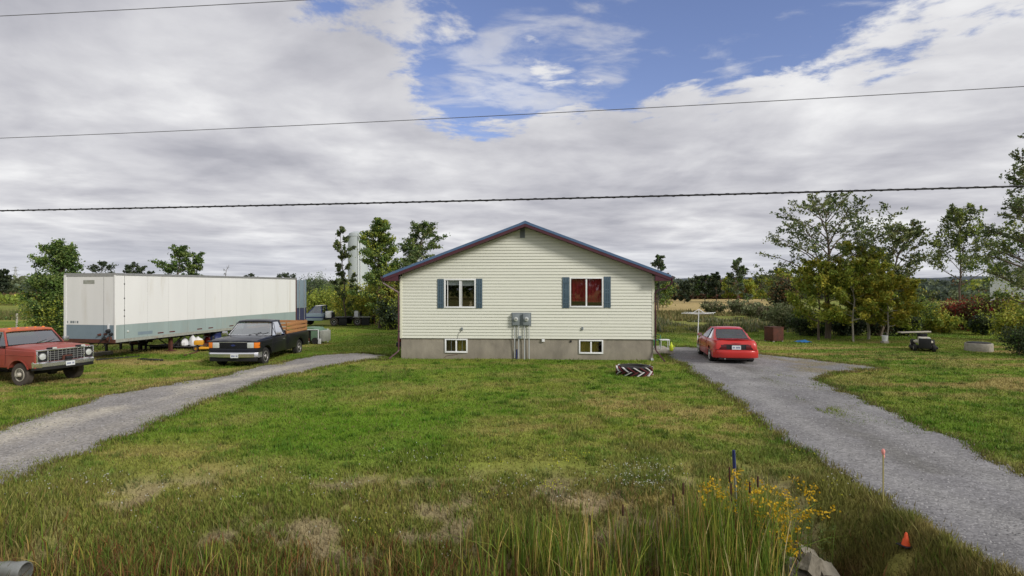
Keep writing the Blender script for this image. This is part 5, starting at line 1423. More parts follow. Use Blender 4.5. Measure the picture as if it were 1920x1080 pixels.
# side panels: riveted sheets
def sheet(nm, mat, a, b, c, d, e, f, lab=None):
    q = MB(); q.box(a, b, c, d, e, f); o = q.build(nm, M[mat], tr)
    if lab: o['label'] = lab
    return o
edges = [.45] + [.45 + 1.219 * i for i in range(1, 11)] + [TL_ - .12]
for a, b in zip(edges[:-1], edges[1:]):
    for x0, x1 in ((-.03, .0), (-TW, -TW + .03)):
        sheet('side_panel', 'trailer_white', x0, x1, a + .003, b - .003, BAND + .002, TZ1 - .07)
        sheet('side_panel', 'trailer_teal', x0, x1, a + .003, b - .003, TZ0 + .13, BAND - .002, 'grey green lower panel')
for x0, x1 in ((-.03, .006), (-TW - .006, -TW + .03)):
    sheet('corner_panel', 'trailer_white', x0, x1, .02, .45, BAND, TZ1 - .07); sheet('corner_panel', 'trailer_teal', x0, x1, .02, .45, TZ0 + .13, BAND - .003)
    sheet('rear_post', 'rust', x0, x1, TL_ - .118, TL_, TZ0 + .1, TZ1 - .06)
    sheet('top_rail', 'alu', x0 - .005, x1 + .012, .0, TL_, TZ1 - .068, TZ1 + .01)
    sheet('bottom_rail', 'alu_dull', x0, x1 + .014, .0, TL_, TZ0, TZ0 + .128)
q = MB(); q.box(-TW, 0, .0, TL_, TZ1 + .011, TZ1 + .03); q.build('roof_sheet', M['alu'], tr)
for a, b in ((-TW + .10, -.55), (-.547, -.05)):
    sheet('nose_panel', 'trailer_white', a, b, -.012, .02, BAND, TZ1 - .12); sheet('nose_panel', 'trailer_blue', a, b, -.012, .02, TZ0 + .13, BAND - .003, 'blue grey lower nose panel')
for a, b in ((-TW - .01, -TW + .098), (-.048, .008)): sheet('nose_post', 'trailer_white', a, b, -.03, .02, TZ0 + .1, TZ1 - .05)
sheet('nose_top_rail', 'alu', -TW, 0, -.02, .02, TZ1 - .118, TZ1 + .012); sheet('nose_bottom_rail', 'rust', -TW - .01, .01, -.04, .02, TZ0 - .02, TZ0 + .128)
sheet('nose_placard', 'alu_dull', -1.55, -1.0, -.018, -.0122, TZ1 - .42, TZ1 - .26)
# rivets
rv = MB()
for a in edges:
    for i in range(22):
        zz = BAND - .55 + i * .12
        if zz < TZ1 - .1: rv.box(0, .006, a - .012, a - .002, zz, zz + .012)
for i in range(260): yy = .1 + i * .052; rv.box(.015, .020, yy, yy + .012, TZ0 + .09, TZ0 + .105)
tag(rv.build('rivet', M['alu_dull'], tr), kind='stuff')
seam = MB()
seam.box(.007, .010, .44, .452, TZ0 + .13, TZ1 - .07); seam.box(-.552, -.548, -.016, -.0121, TZ0 + .13, TZ1 - .12)
for zz in (3.1, 2.5, 2.0, 1.75): seam.box(.0066, .0105, .41, .47, zz, zz + .05)
seam.build('seam_strip', M['dark'], tr)
for yy in (2.25, 2.95, 4.75, 5.55, 7.15, 7.85, 9.4, 10.1, 11.6, 12.3):
    q = MB(); q.box(0, .004, yy, yy + .34, TZ0 + .20, TZ0 + .25); q.build('reflector_strip', M['tail'] if int(yy * 10) % 3 else M['pink'], tr)
sheet('worn_decal', 'trailer_blue', 0, .003, 1.15, 1.95, TZ0 + .22, TZ0 + .36)
q = MB(); q.lathe([(0, .05), (.03, .045), (.045, .02)], 10, 'x', (.0, .62, TZ0 + .42)); q.build('marker_lamp', M['lamp'], tr, smooth=True)
# painted number marks low on the nose
for i, (xx, w, h) in enumerate(((-2.36, .05, .09), (-2.20, .09, .10), (-2.09, .09, .10), (-1.97, .03, .10), (-1.88, .08, .10))):
    q = MB(); q.box(xx, xx + w, -.015, -.0122, BAND + .06, BAND + .06 + h); q.build('number_mark', M['meter'], tr)
# air and light connectors with rusty stains
for i, (xx, zz, s) in enumerate(((-.30, 1.18, .12), (-.42, 1.05, .07), (-.16, 1.05, .09), (-.72, 1.02, .07), (-.5, .86, .10), (-.25, .86, .14))):
    q = MB(); q.lathe([(-.13, s * .5), (-.05, s * .7), (-.012, s * .8)], 8, 'y', (xx, 0, zz)); q.build('air_connector', M['dark'] if i % 2 == 0 else M['rust'], tr)
q = MB(); q.tube([(-.3, -.10, 1.15), (-.45, -.22, .8), (-.7, -.2, .55), (-1.1, -.1, .62)], .018, 6); q.tube([(-.15, -.1, 1.0), (-.1, -.2, .75), (-.5, -.15, .5)], .018, 6); q.build('air_hose', M['dark'], tr)
q = MB(); q.box(-.36, -.28, -.03, -.013, 1.24, 1.46); q.build('paper_tag', M['plastic_white'], tr)
# open rear door folded round past the end
q = MB(); q.box(-.06, -.0, TL_ + .01, TL_ + 1.18, TZ0 + .95, TZ1 - .10); d = q.build('rear_door', M['trailer_blue'], tr, bevel=.01)
q = MB(); q.box(-.055, -.003, TL_ + .012, TL_ + 1.17, TZ0 + .08, TZ0 + .94); q.build('door_lower_panel', M['door_navy'], d)
for yy in (TL_ + .3, TL_ + .9): q = MB(); q.tube([(.02, yy, TZ0 + .2), (.02, yy, TZ1 - .15)], .018, 6); q.build('lock_rod', M['alu'], d)
q = MB(); q.box(-TW, -.0, TL_ - .02, TL_, TZ0 + .1, TZ1 - .07); q.build('rear_frame', M['black_steel'], tr)
# underframe, landing gear, bogie
q = MB(); q.box(-TW + .7, -TW + .8, .5, TL_, TZ0 - .14, TZ0); q.box(-.8, -.7, .5, TL_, TZ0 - .14, TZ0)
for i in range(30): q.box(-TW + .05, -.05, .3 + i * .45, .36 + i * .45, TZ0 - .09, TZ0 - .002)
tag(q.build('underframe', M['black_steel'], tr), kind='stuff')
for xx in (-.42, -TW + .42):
    q = MB(); q.box(xx - .07, xx + .07, 3.43, 3.57, -.02, TZ0); lg = q.build('landing_leg', M['black_steel'] if xx < -1 else M['rust'], tr, bevel=.008)
    q = MB(); q.box(xx - .17, xx + .17, 3.3, 3.7, -.05, .02); q.build('foot', M['rust'], lg)
    q = MB(); q.tube([(xx, 3.5, .12), (xx, 4.3, TZ0 - .05)], .03, 6); q.build('brace', M['black_steel'], lg)
q = MB(); q.tube([(-.42, 3.5, .22), (-TW + .42, 3.5, .22)], .035, 6); q.tube([(-.42, 3.5, .15), (-1.25, 3.5, TZ0 - .05)], .025, 6); q.tube([(-TW + .42, 3.5, .15), (-1.25, 3.5, TZ0 - .05)], .025, 6); q.build('leg_crossbar', M['black_steel'], tr)
for yy in (11.2, 12.45):
    for xx in (-.28, -TW + .28):
        q = MB(); q.lathe([(-.13, .28), (-.14, .40), (-.10, .44), (.10, .44), (.14, .40), (.13, .28)], 24, 'x', (0, 0, 0)); o = q.build('wheel', M['rubber'], tr, smooth=True, loc=(xx, yy, .42))
        q = MB(); q.lathe([(.135 if xx > -1 else -.135, .29), (.09 if xx > -1 else -.09, .24), (.09 if xx > -1 else -.09, .10), (.16 if xx > -1 else -.16, .09), (.16 if xx > -1 else -.16, .01)], 20, 'x'); q.build('rim', M['rim_pale'], o, smooth=True)

# ---- things under and around the trailer
def at(root_or_loc): pass
x, y = pxg(382, 656); y = 28.2; x = (384 - 960) / FPX * y; z = gzf(x, y)
mw = empty('garden_tractor', (x, y, z), R(200), 'yellow rusty garden tractor parked under the long white trailer', 'garden tractor'); mw.scale = (.82, .82, .82)
m = MB(); m.box(.05, .55, -.20, .20, .34, .60); m.build('hood', M['yellow'], mw, bevel=.05)
m = MB(); m.box(-.55, .05, -.26, .26, .30, .40); m.build('frame', M['rust'], mw, bevel=.03)
m = MB(); m.box(-.45, -.12, -.2, .2, .48, .56); m.box(-.50, -.40, -.2, .2, .55, .82); m.build('seat', M['dark'], mw, bevel=.03)
m = MB(); m.lathe([(0, .14), (.02, .15), (.02, .125), (0, .125)], 16, 'z', (-.02, 0, .80), closed=True); m.tube([(.08, 0, .5), (-.02, 0, .8)], .015, 5); m.build('steering_wheel', M['dark'], mw)
m = MB(); m.box(-.30, .25, -.48, .48, .12, .24); m.build('mower_deck', M['yellow'], mw, bevel=.04)
for xx, rr_, yy in ((.42, .15, .30), (-.38, .24, .34)):
    for s in (-1, 1): wheel(mw, xx, s * yy, rr_, .14, 'yellow', 'rubber', .5)
def bag(px, py, Y, w, h, mat, label, seed, cat='bag', name='bag', zl=None):
    x, zt = pxY(px, py, Y); z0 = gzf(x, Y) if zl is None else zl
    e = empty(name, (x, Y, z0), seed, label, cat)
    r = random.Random(seed); m = MB()
    rings = []
    for t, k in ((0, .75), (.12, 1), (.45, 1.02), (.75, .75), (.92, .35), (1.0, .2)):
        rings.append([(w / 2 * k * math.cos(a) * r.uniform(.85, 1.15), w / 2 * k * .8 * math.sin(a) * r.uniform(.85, 1.15), h * t * r.uniform(.97, 1.03)) for a in [6.283 * j / 9 for j in range(9)]])
    m.loft(rings); m.build('sack', M[mat], e, smooth=True)
    m = MB(); m.lathe([(h * .93, w * .08), (h * .98, w * .05), (h * 1.06, w * .12)], 7, 'z'); m.build('tied_neck', M[mat], e)
    return e
# a low wooden flatbed under the trailer that carries the bags
fx, fy = (350 - 960) / FPX * 29.3, 29.3
fb = empty('junk_platform', (fx, fy, gzf(fx, fy)), TA + .2, 'dark low wooden platform piled with junk under the trailer', 'platform')
for i in range(7): q = MB(); q.box(-1.5, 1.7, -.6 + i * .18, -.44 + i * .18, .10, .135); q.build('plank', M['room'] if i % 2 else M['seat'], fb)
for a in (-1.4, 1.6):
    q = MB(); q.box(a - .06, a + .06, -.6, .66, -.05, .10); q.build('bearer', M['black_steel'], fb)
zf = gzf(fx, fy) + .135
bag(346, 625, 28.9, .46, .42, 'plastic_white', 'crumpled white plastic bag on the dark platform under the trailer, nearest the rusty leg', 11, zl=zf)
bag(361, 622, 29.0, .42, .52, 'plastic_white', 'taller upright white plastic bag in the middle of the junk under the trailer', 12, zl=zf)
bag(371, 627, 29.4, .5, .40, 'trailer_white', 'flat whitish sack lying just behind the yellow garden tractor', 13, zl=zf)
bag(336, 630, 28.9, .3, .30, 'seat', 'small dark sack at the left end of the junk platform', 14, zl=zf)
for px, mat, lab in ((393, 'tail', 'dark red drum under the trailer behind the yellow garden tractor'), (404, 'navy', 'dark blue drum under the trailer behind the black pickup hood')):
    Y = 31.0; x = (px - 960) / FPX * Y; d_ = empty('drum', (x, Y, gzf(x, Y)), 0, lab, 'drum', 'drums under the trailer')
    m = MB(); m.lathe([(0, .27), (.02, .29), (.28, .285), (.30, .297), (.32, .285), (.56, .285), (.58, .297), (.6, .285), (.86, .29), (.88, .28)], 20, 'z'); m.build('shell', M[mat], d_, smooth=True)
    m = MB(); m.lathe([(.86, .27), (.872, .27)], 20, 'z'); m.lathe([(.872, .03), (.9, .03)], 8, 'z', (.15, 0, 0)); m.build('lid', M['black_steel'], d_)
def beam(px0, py0, px1, py1, w, h, mat, label, name='timber_beam', cat='beam'):
    a = Vector((*pxg(px0, py0), 0)); b = Vector((*pxg(px1, py1), 0)); c = (a + b) / 2; d = b - a
    e = MB(); L = d.length / 2
    n = 6; rings = []
    for i in range(n + 1):
        x = -L + 2 * L * i / n; j = .004 * math.sin(i * 2.1)
        rings.append([(x, -w / 2, 0 + j), (x, w / 2, 0 + j), (x, w / 2, h + j), (x, -w / 2, h + j)])
    e.loft(rings); o = e.build(name, M[mat], None, bevel=.008, loc=(c.x, c.y, gzf(c.x, c.y) - .01)); o.rotation_euler = (0, 0, math.atan2(d.y, d.x))
    return tag(o, label, cat)
beam(262, 674, 303, 677, .22, .07, 'black_steel', 'dark flat steel beam lying in the grass at the foot of the trailer leg', 'steel_beam', 'beam')
beam(172, 668, 209, 664, .30, .16, 'wood_grey', 'pale weathered timber lying behind the grille of the orange red pickup', 'timber_beam', 'beam')
beam(180, 676, 262, 668, .15, .05, 'room', 'dark thin plank lying between the orange red pickup and the trailer leg', 'plank', 'plank')
beam(345, 668, 372, 659, .10, .05, 'rust', 'rusty bar lying on the ground before the yellow garden tractor', 'rusty_bar', 'bar')
# under nose clutter: a rusty coupling frame
x, y = pxg(228, 660); cp = empty('steel_dolly', (x, y + .6, gzf(x, y)), TA, 'low dark rusty dolly standing under the nose of the white trailer', 'dolly')
for a in (-.9, .5): q = MB(); q.box(a - .05, a + .05, -.5, .5, .30, .40); q.build('cross_member', M['black_steel'], cp)
for b_ in (-.45, .45): q = MB(); q.box(-1.2, .8, b_ - .05, b_ + .05, .38, .50); q.build('rail', M['rust'], cp)
for a in (-.9, .5):
    for b_ in (-.4, .4): q = MB(); q.box(a - .04, a + .04, b_ - .04, b_ + .04, 0, .32); q.build('leg', M['black_steel'], cp)
q = MB(); q.lathe([(-.4, .12), (-.3, .2), (.5, .2), (.6, .12)], 12, 'x', (-.1, 0, .60)); q.build('tank', M['trailer_blue'], cp, smooth=True)

# ---- green and white wreck of a cart beyond the black pickup
Y = 31.6; x = (592 - 960) / FPX * Y
gw = empty('green_cart', (x, Y, gzf(x, Y)), R(-12), 'faded green metal cart with open dark front and white frame beyond the black pickup', 'cart')
m = MB(); m.prism([(-.62, .78), (-.40, .86), (.15, .84), (.26, .74), (.26, .70), (-.62, .73)], -.5, .5, 'y'); m.build('hood', M['green_p'], gw, bevel=.02)
m = MB(); m.box(.0, .42, -.5, .5, .15, .74); m.build('side_box', M['green_p'], gw, bevel=.03)
m = MB(); m.box(-.55, .02, -.40, .48, .10, .70); m.build('inner_box', M['dark'], gw)
for xx, yy in ((-.60, -.5), (.44, -.5), (-.6, .48), (.44, .48)): m = MB(); m.tube([(xx, yy, 0), (xx, yy, .74)], .025, 6); tag(m.build('frame_post', M['plastic_white'], gw))
m = MB(); m.tube([(-.6, -.52, .74), (.46, -.52, .74)], .02, 6); m.build('frame_rail', M['plastic_white'], gw)
m = MB(); m.box(.46, .72, -.45, .3, .12, .70); m.build('end_panel', M['alu_dull'], gw, bevel=.04)
m = MB(); m.lathe([(-.07, .10), (-.08, .17), (.08, .17), (.07, .10)], 16, 'y', (.30, -.55, .17)); m.build('wheel', M['rubber'], gw, smooth=True)
m = MB(); m.box(.45, .60, -.56, -.5, .02, .28); m.build('white_flap', M['plastic_white'], gw)
m = MB(); m.box(-.5, -.1, -.46, -.42, .0, .3); m.build('rusty_plate', M['rust'], gw)

# ---- small cab chassis truck and the bare frame behind it
Y = 46.0
def P2(px): return (px - 960) / FPX * Y
zt0 = gzf(P2(620), Y) + .02
ct = empty('cab_chassis_truck', (P2(584), Y, zt0 - .0), math.pi, 'old two tone cab chassis truck without a bed, far behind the trailer', 'truck')
def CX(px): return -(P2(px) - P2(584))
m = MB()
m.prism([(.95, .40), (.95, .78), (.85, .86), (0.05, .95), (-1.05, .97), (-1.05, .40), (-.5, .40)] + [(-.0 - .0 + .42 * math.cos(a), .33 + .42 * math.sin(a)) for a in [math.pi - .2 - (math.pi - .4) * i / 8 for i in range(9)]][:0], -.82, .82, 'y'); m.build('body', M['trailer_blue'], ct, bevel=.05)
m = MB(); m.box(-1.06, .955, -.83, .83, .62, .70); m.build('side_stripe', M['navy'], ct)
m = MB(); m.loft([[(-.50, y, 1.55) for y in (-.6, .6)] + [(-.50, y, 1.50) for y in (.6, -.6)], [(-.95, y, 1.57) for y in (-.6, .6)] + [(-.95, y, 1.52) for y in (.6, -.6)]]); m.build('cab_roof', M['trailer_white'], ct, bevel=.02)
for s in (-1, 1):
    bar(ct, 'windshield_pillar', (.05, s * .74, .95), (-.50, s * .6, 1.53), .03, 'navy'); bar(ct, 'rear_pillar', (-1.02, s * .74, .95), (-.95, s * .6, 1.53), .045, 'navy')
    glasspane(ct, 'door_window', [(.03, s * .73, .96), (-.98, s * .73, .96), (-.93, s * .6, 1.52), (-.50, s * .6, 1.52)])
glasspane(ct, 'windshield', [(.05, .72, .96), (.05, -.72, .96), (-.50, -.58, 1.52), (-.50, .58, 1.52)]); glasspane(ct, 'rear_window', [(-1.02, .72, .96), (-1.02, -.72, .96), (-.95, -.58, 1.52), (-.95, .58, 1.52)])
m = MB(); m.box(-.95, -.4, -.65, .65, .6, 1.1); m.build('seat', M['seat'], ct, bevel=.04)
m = MB(); m.box(-3.3, -1.0, -.42, -.34, .48, .60); m.box(-3.3, -1.0, .34, .42, .48, .60)
for a in (-1.5, -2.1, -2.7, -3.25): m.box(a - .04, a + .04, -.34, .34, .50, .58)
m.build('chassis', M['black_steel'], ct)
m = MB(); m.box(-1.60, -1.20, -.35, .4, .60, 1.10); m.build('white_tank', M['plastic_white'], ct, bevel=.03)
m = MB(); m.box(-1.75, -1.64, -.2, .2, .6, 1.02); m.build('bulkhead', M['dark'], ct)
m = MB(); m.box(-3.1, -1.9, -.80, .80, .61, .67); m.build('fender_deck', M['black_steel'], ct, bevel=.02)
m = MB(); m.box(-2.95, -2.35, -.74, -.7, .06, .6); m.box(-2.95, -2.35, .70, .74, .06, .6); m.build('mud_flap', M['dark'], ct, bevel=.01)
for s in (-1, 1):
    wheel(ct, .35, s * .70, .31, .2, 'rim_grey'); wheel(ct, -1.98, s * .68, .31, .24, 'rim_silver', 'rubber_dusty', .55)
tf = empty('bare_trailer_frame', (P2(672), Y + .3, zt0 - .0), math.pi, 'dark bare trailer frame on wheels standing behind the cab chassis truck', 'trailer frame')
m = MB(); m.box(-1.35, .75, -.42, -.34, .48, .62); m.box(-1.35, .75, .34, .42, .48, .62)
for a in (-1.3, -.6, .1, .7): m.box(a - .04, a + .04, -.34, .34, .50, .60)
m.build('frame', M['black_steel'], tf)
m = MB(); m.box(.02, .32, -.3, .35, .62, 1.12); m.build('white_tank', M['plastic_white'], tf, bevel=.03)
m = MB(); m.tube([(-.12, 0, .6), (-.12, 0, 1.12)], .06, 8); m.build('exhaust_stack', M['dark'], tf)
m = MB(); m.box(-1.0, .3, -.80, .80, .63, .68); m.build('fender_deck', M['alu_dull'], tf, bevel=.02)
m = MB(); m.box(-.95, -.36, -.74, -.7, .06, .62); m.box(-.95, -.36, .70, .74, .06, .62); m.build('mud_flap', M['dark'], tf)
for s in (-1, 1): wheel(tf, -.05, s * .68, .31, .24, 'rim_silver', 'rubber_dusty', .55)
m = MB(); m.tube([(-1.3, -.4, .0), (-1.3, -.4, .72), (-1.3, .4, .72), (-1.3, .4, 0)], .03, 6); m.tube([(-1.05, -.4, 0), (-1.05, -.4, .72)], .03, 6); m.box(-1.5, -1.0, -.5, .5, .70, .76); m.build('rear_stand', M['rust'], tf)

# ------------------------------------------------------------------ yard things on the right
x, y = pxg(1307, 652)
cl = empty('clothes_line', (x, y, gzf(x, y)), .25, 'white rotary clothes line leaning on its pole behind the red coupe', 'clothes line')
m = MB(); m.tube([(0, 0, -.1), (.10, 0, 1.86)], .022, 8); m.build('pole', M['plastic_white'], cl, smooth=True)
for i in range(4):
    a = i * math.pi / 2 + .15; c, s = math.cos(a), math.sin(a)
    m = MB(); m.tube([(.09, 0, 1.66), (.09 + c * 1.05, s * 1.05, 1.72)], .012, 6); m.build('arm', M['plastic_white'], cl)
    m = MB(); m.tube([(.10, 0, 1.90), (.09 + c * .45, s * .45, 1.69)], .010, 5); m.build('arm_brace', M['plastic_white'], cl)
for rr_ in (.4, .6, .8, 1.0):
    m = MB(); m.tube([(.09 + rr_ * math.cos(i * math.pi / 2 + .15), rr_ * math.sin(i * math.pi / 2 + .15), 1.67 + rr_ * .05) for i in range(5)], .005, 4, cap=False); m.build('line', M['plastic_white'], cl)
x, y = pxg(1451, 640)
bn = empty('burn_box', (x, y, gzf(x, y)), .35, 'rusty dark red steel burn box on the mown grass right of the red coupe', 'burn box')
m = MB(); m.box(-.36, .36, -.34, .34, .06, .80); m.box(-.31, .31, -.29, .29, .5, .81); m.build('box', M['rust'], bn, bevel=.015)
for a in (-.3, .3):
    for b_ in (-.28, .28): m = MB(); m.box(a - .04, a + .04, b_ - .04, b_ + .04, -.02, .06); m.build('foot', M['concrete2'], bn)
m = MB(); m.box(-.38, .38, -.36, .36, .78, .805); m.build('lid', M['rust'], bn)
x, y = pxg(1506, 642); rr = random.Random(4); m = MB(); rings = []
for i in range(9):
    rings.append([(-.42 + i * .105, (j - 3) * .09 + rr.uniform(-.02, .02), max(.0, .09 * math.sin(i / 8 * 3.14) * math.sin(j / 6 * 3.14) + rr.uniform(-.015, .04))) for j in range(7)])
m.loft(rings, cap=False, closed=False); o = m.build('blue_tarp', M['blue_p'], None, smooth=True, loc=(x, y, gzf(x, y) + .03)); tag(o, 'crumpled bright blue tarp lying on the grass right of the rusty burn box', 'tarp')
x, y = pxg(1731, 657)
lt = empty('lawn_tractor', (x, y, gzf(x, y)), R(-120), 'cream and black lawn tractor with a long board across its seat', 'lawn tractor')
m = MB(); m.box(.10, .80, -.23, .23, .30, .66); m.build('hood', M['cream_metal'], lt, bevel=.05)
m = MB(); m.box(.79, .84, -.24, .24, .16, .62); m.build('grille', M['dark'], lt, bevel=.02)
for s in (-1, 1): m = MB(); m.box(.76, .83, s * .08, s * .20, .60, .66); m.build('headlight', M['lamp'], lt, bevel=.01)
m = MB(); m.box(-.75, .12, -.38, .38, .36, .46); m.build('fender', M['cream_metal'], lt, bevel=.05)
m = MB(); m.box(-.45, -.05, -.2, .2, .46, .56); m.box(-.5, -.4, -.2, .2, .56, .78); m.build('seat', M['dark'], lt, bevel=.03)
m = MB(); m.tube([(.25, 0, .6), (.12, 0, .78)], .02, 6); m.lathe([(0, .15), (.02, .16), (.02, .13), (0, .13)], 16, 'z', (.10, 0, .77), closed=True); m.build('steering_wheel', M['dark'], lt)
m = MB(); m.box(-.40, .40, -.55, .55, .10, .22); m.build('mower_deck', M['dark'], lt, bevel=.05)
for xx, r_, yy, w in ((.60, .17, .36, .14), (-.42, .25, .38, .20)):
    for s in (-1, 1): wheel(lt, xx, s * yy, r_, w, 'cream_metal', 'rubber', .5)
bd = MB(); bd.box(-.80, .74, -.12, .12, .0, .05); o = bd.build('grey_board', M['wood_grey'], None, bevel=.006, loc=(x - .12, y + .4, gzf(x, y) + .815)); o.rotation_euler = (0, R(-1), R(5)); tag(o, 'weathered grey board lying across the top of the lawn tractor', 'board')
x, y = pxg(1851, 660); m = MB(); m.lathe([(-.03, .56), (.36, .54), (.37, .46), (.10, .45), (-.03, .45)], 28, 'z', closed=True); y += .5
wr = empty('well_ring', (x, y, gzf(x, y)), 0, 'low round concrete well ring with a dark lid on the mown grass', 'well ring')
m.build('ring', M['concrete2'], wr, bevel=.01); m = MB(); m.lathe([(.33, .46), (.40, .47), (.405, .44)], 28, 'z'); m.build('lid', M['black_steel'], wr)
x, y = pxg(1659, 643); bk = empty('white_bucket', (x, y, gzf(x, y) + .1), 0, 'white plastic bucket by the small tree between the burn box and the tractor', 'bucket')
m = MB(); m.lathe([(0, .12), (.02, .125), (.30, .155), (.30, .145), (.03, .11)], 18, 'z'); m.build('pail', M['plastic_white'], bk, smooth=True); m = MB(); m.tube([(-.15, 0, .30), (-.1, 0, .42), (0, 0, .47), (.1, 0, .42), (.15, 0, .30)], .006, 4); m.build('handle', M['alu'], bk)
q = MB(); q.box(-.14, .14, -.14, .14, -.12, 0); q.build('block', M['concrete2'], bk)

# ------------------------------------------------------------------ stakes, cone, slabs, culvert
Xs, zt = pxY(1373, 842, 7.9); Xb, zb2 = pxY(1385, 985, 7.8)
zg = gzf(Xb, 7.8)
sk = empty('marker_stake', (Xb, 7.8, zg), 0, 'leaning grey marker stake with a dark blue tip in the reeds', 'stake')
top = Vector((Xs - Xb, .05, zt - zg)); k = top * .83
m = MB(); m.tube([(0, 0, -.1), tuple(k)], .0155, 6); m.build('post', M['galv'], sk, smooth=True)
m = MB(); m.tube([tuple(k), tuple(top)], [.024, .021], 4); m.build('blue_tip', M['navy'], sk)
x, y = pxg(1656, 1006); zg = gzf(x, y); _, zt = pxY(1654, 842, y)
pk = empty('survey_stake', (x, y, zg), 0, 'thin pale survey stake with a faded pink ribbon at the edge of the gravel', 'stake')
m = MB(); m.box(-.007, .007, -.006, .006, -.1, zt - zg); m.build('lath', M['straw'], pk)
m = MB(); m.lathe([(zt - zg - .075, .010), (zt - zg - .05, .022), (zt - zg - .02, .024), (zt - zg + .002, .012)], 8, 'z'); m.build('ribbon', M['pink'], pk, smooth=True)
m = MB(); m.add([(.01, 0, zt - zg - .06), (.03, .01, zt - zg - .09), (.022, .0, zt - zg - .13), (.008, 0, zt - zg - .08)], [(0, 1, 2, 3)]); m.build('ribbon_tail', M['pink'], pk)
x, y = pxg(1699, 1012); cn = empty('traffic_cone', (x, y, gzf(x, y) + .02), .3, 'small orange traffic cone on the gravel edge beside the survey stake', 'traffic cone')
m = MB(); m.lathe([(.012, .050), (.148, .013), (.155, .008)], 20, 'z'); m.build('cone', M['orange'], cn, smooth=True)
m = MB(); m.box(-.075, .075, -.075, .075, 0, .012); m.build('base', M['black_steel'], cn, bevel=.004)
def slab(px, py, Y, w, d, h, rot, label, seed):
    X, Z = pxY(px, py, Y); r = random.Random(seed); m = MB()
    rings = []
    for t in (-1, -.4, .3, 1):
        rings.append([(w / 2 * t + r.uniform(-.03, .03), -d / 2 + r.uniform(-.04, .04), -h / 2), (w / 2 * t, d / 2 + r.uniform(-.04, .04), -h / 2 + r.uniform(-.02, .02)), (w / 2 * t, d / 2 * .9 + r.uniform(-.03, .03), h / 2 + r.uniform(-.02, .02)), (w / 2 * t, -d / 2 * .9 + r.uniform(-.03, .03), h / 2 + r.uniform(-.02, .02))])
    m.loft(rings); o = m.build('stone_slab', M['stone'], None, smooth=False, loc=(X, Y, Z), rot=rot, sub=5)
    from mathutils import noise as _n
    for v in o.data.vertices: v.co += v.normal * .018 * _n.fractal(v.co * 9 + Vector((seed * 3, 0, 0)), 1.0, 2.0, 5)
    return tag(o, label, 'stone slab', 'stone slabs at the culvert')
slab(1515, 1042, 7.35, .34, .30, .09, (R(28), R(28), R(20)), 'tilted flat stone slab topmost of the slabs at the ditch', 1)
slab(1548, 1070, 7.1, .30, .36, .11, (R(24), R(20), R(10)), 'broad stone slab running down into the grass right of the others', 2)
slab(1493, 1070, 7.0, .26, .26, .12, (R(20), R(24), R(-10)), 'lowest stone slab at the bottom edge beside the reeds', 3)
slab(1522, 1060, 6.95, .34, .12, .20, (R(10), R(35), R(35)), 'narrow dark edged stone slab wedged between the two larger ones', 4)
X, Z = pxY(64, 1054, 6.9)
cv = empty('culvert_pipe', (X - .1, 6.9, Z - .12), 0, 'galvanised culvert pipe end in the ditch under the left driveway', 'culvert')
m = MB(); m.lathe([q for i in range(18) for q in ((-3.2 + i * .18, .115), (-3.11 + i * .18, .125))] + [(0, .115), (0, .105), (-3.2, .105)], 26, 'x', closed=True); m.build('pipe', M['galv'], cv, smooth=True)
m = MB(); m.lathe([(-.6, .104), (-.58, .01)], 20, 'x'); m.build('dark_plug', M['room'], cv)  # dark disc inside the pipe, standing in for its shaded depth

# ------------------------------------------------------------------ overhead wires (run parallel to the road)
def wire(name, y0px, y1px, r, mat, label, twist=False, Ya=16.0, Yb=12.0, sag=.12):
    a = Vector(pxY(0, y0px, Ya)[:1] + (Ya,) + pxY(0, y0px, Ya)[1:]); b = Vector(pxY(1920, y1px, Yb)[:1] + (Yb,) + pxY(1920, y1px, Yb)[1:])
    d = b - a; pts = []
    for i in range(121):
        t = -1.2 + 3.4 * i / 120; p = a + d * t; p.z += sag * ((t - .5) ** 2 - .25)
        pts.append(p)
    m = MB(); m.tube(pts, r, 6); o = m.build(name, M[mat], None, smooth=True)
    tag(o, label, 'cable')
    if twist:
        q = MB(); tp = []
        for i in range(2600):
            t = -1.2 + 3.4 * i / 2599; p = a + d * t; p.z += sag * ((t - .5) ** 2 - .25); an = i * .62
            tp.append((p.x, p.y + math.cos(an) * (r + .004), p.z + math.sin(an) * (r + .004)))
        q.tube(tp, .0045, 4); w2 = q.build('lashing_strand', M['wire'], o)
wire('telephone_cable', 395, 349, .020, 'wire', 'thick black twisted telephone cable crossing just above the roof', True)
wire('power_wire', 259, 162, .008, 'wire_thin', 'thin grey overhead wire crossing the middle of the sky', sag=.25)
wire('power_wire', 30, -86, .009, 'wire_thin', 'thin overhead wire crossing the upper left corner of the sky', sag=.25)
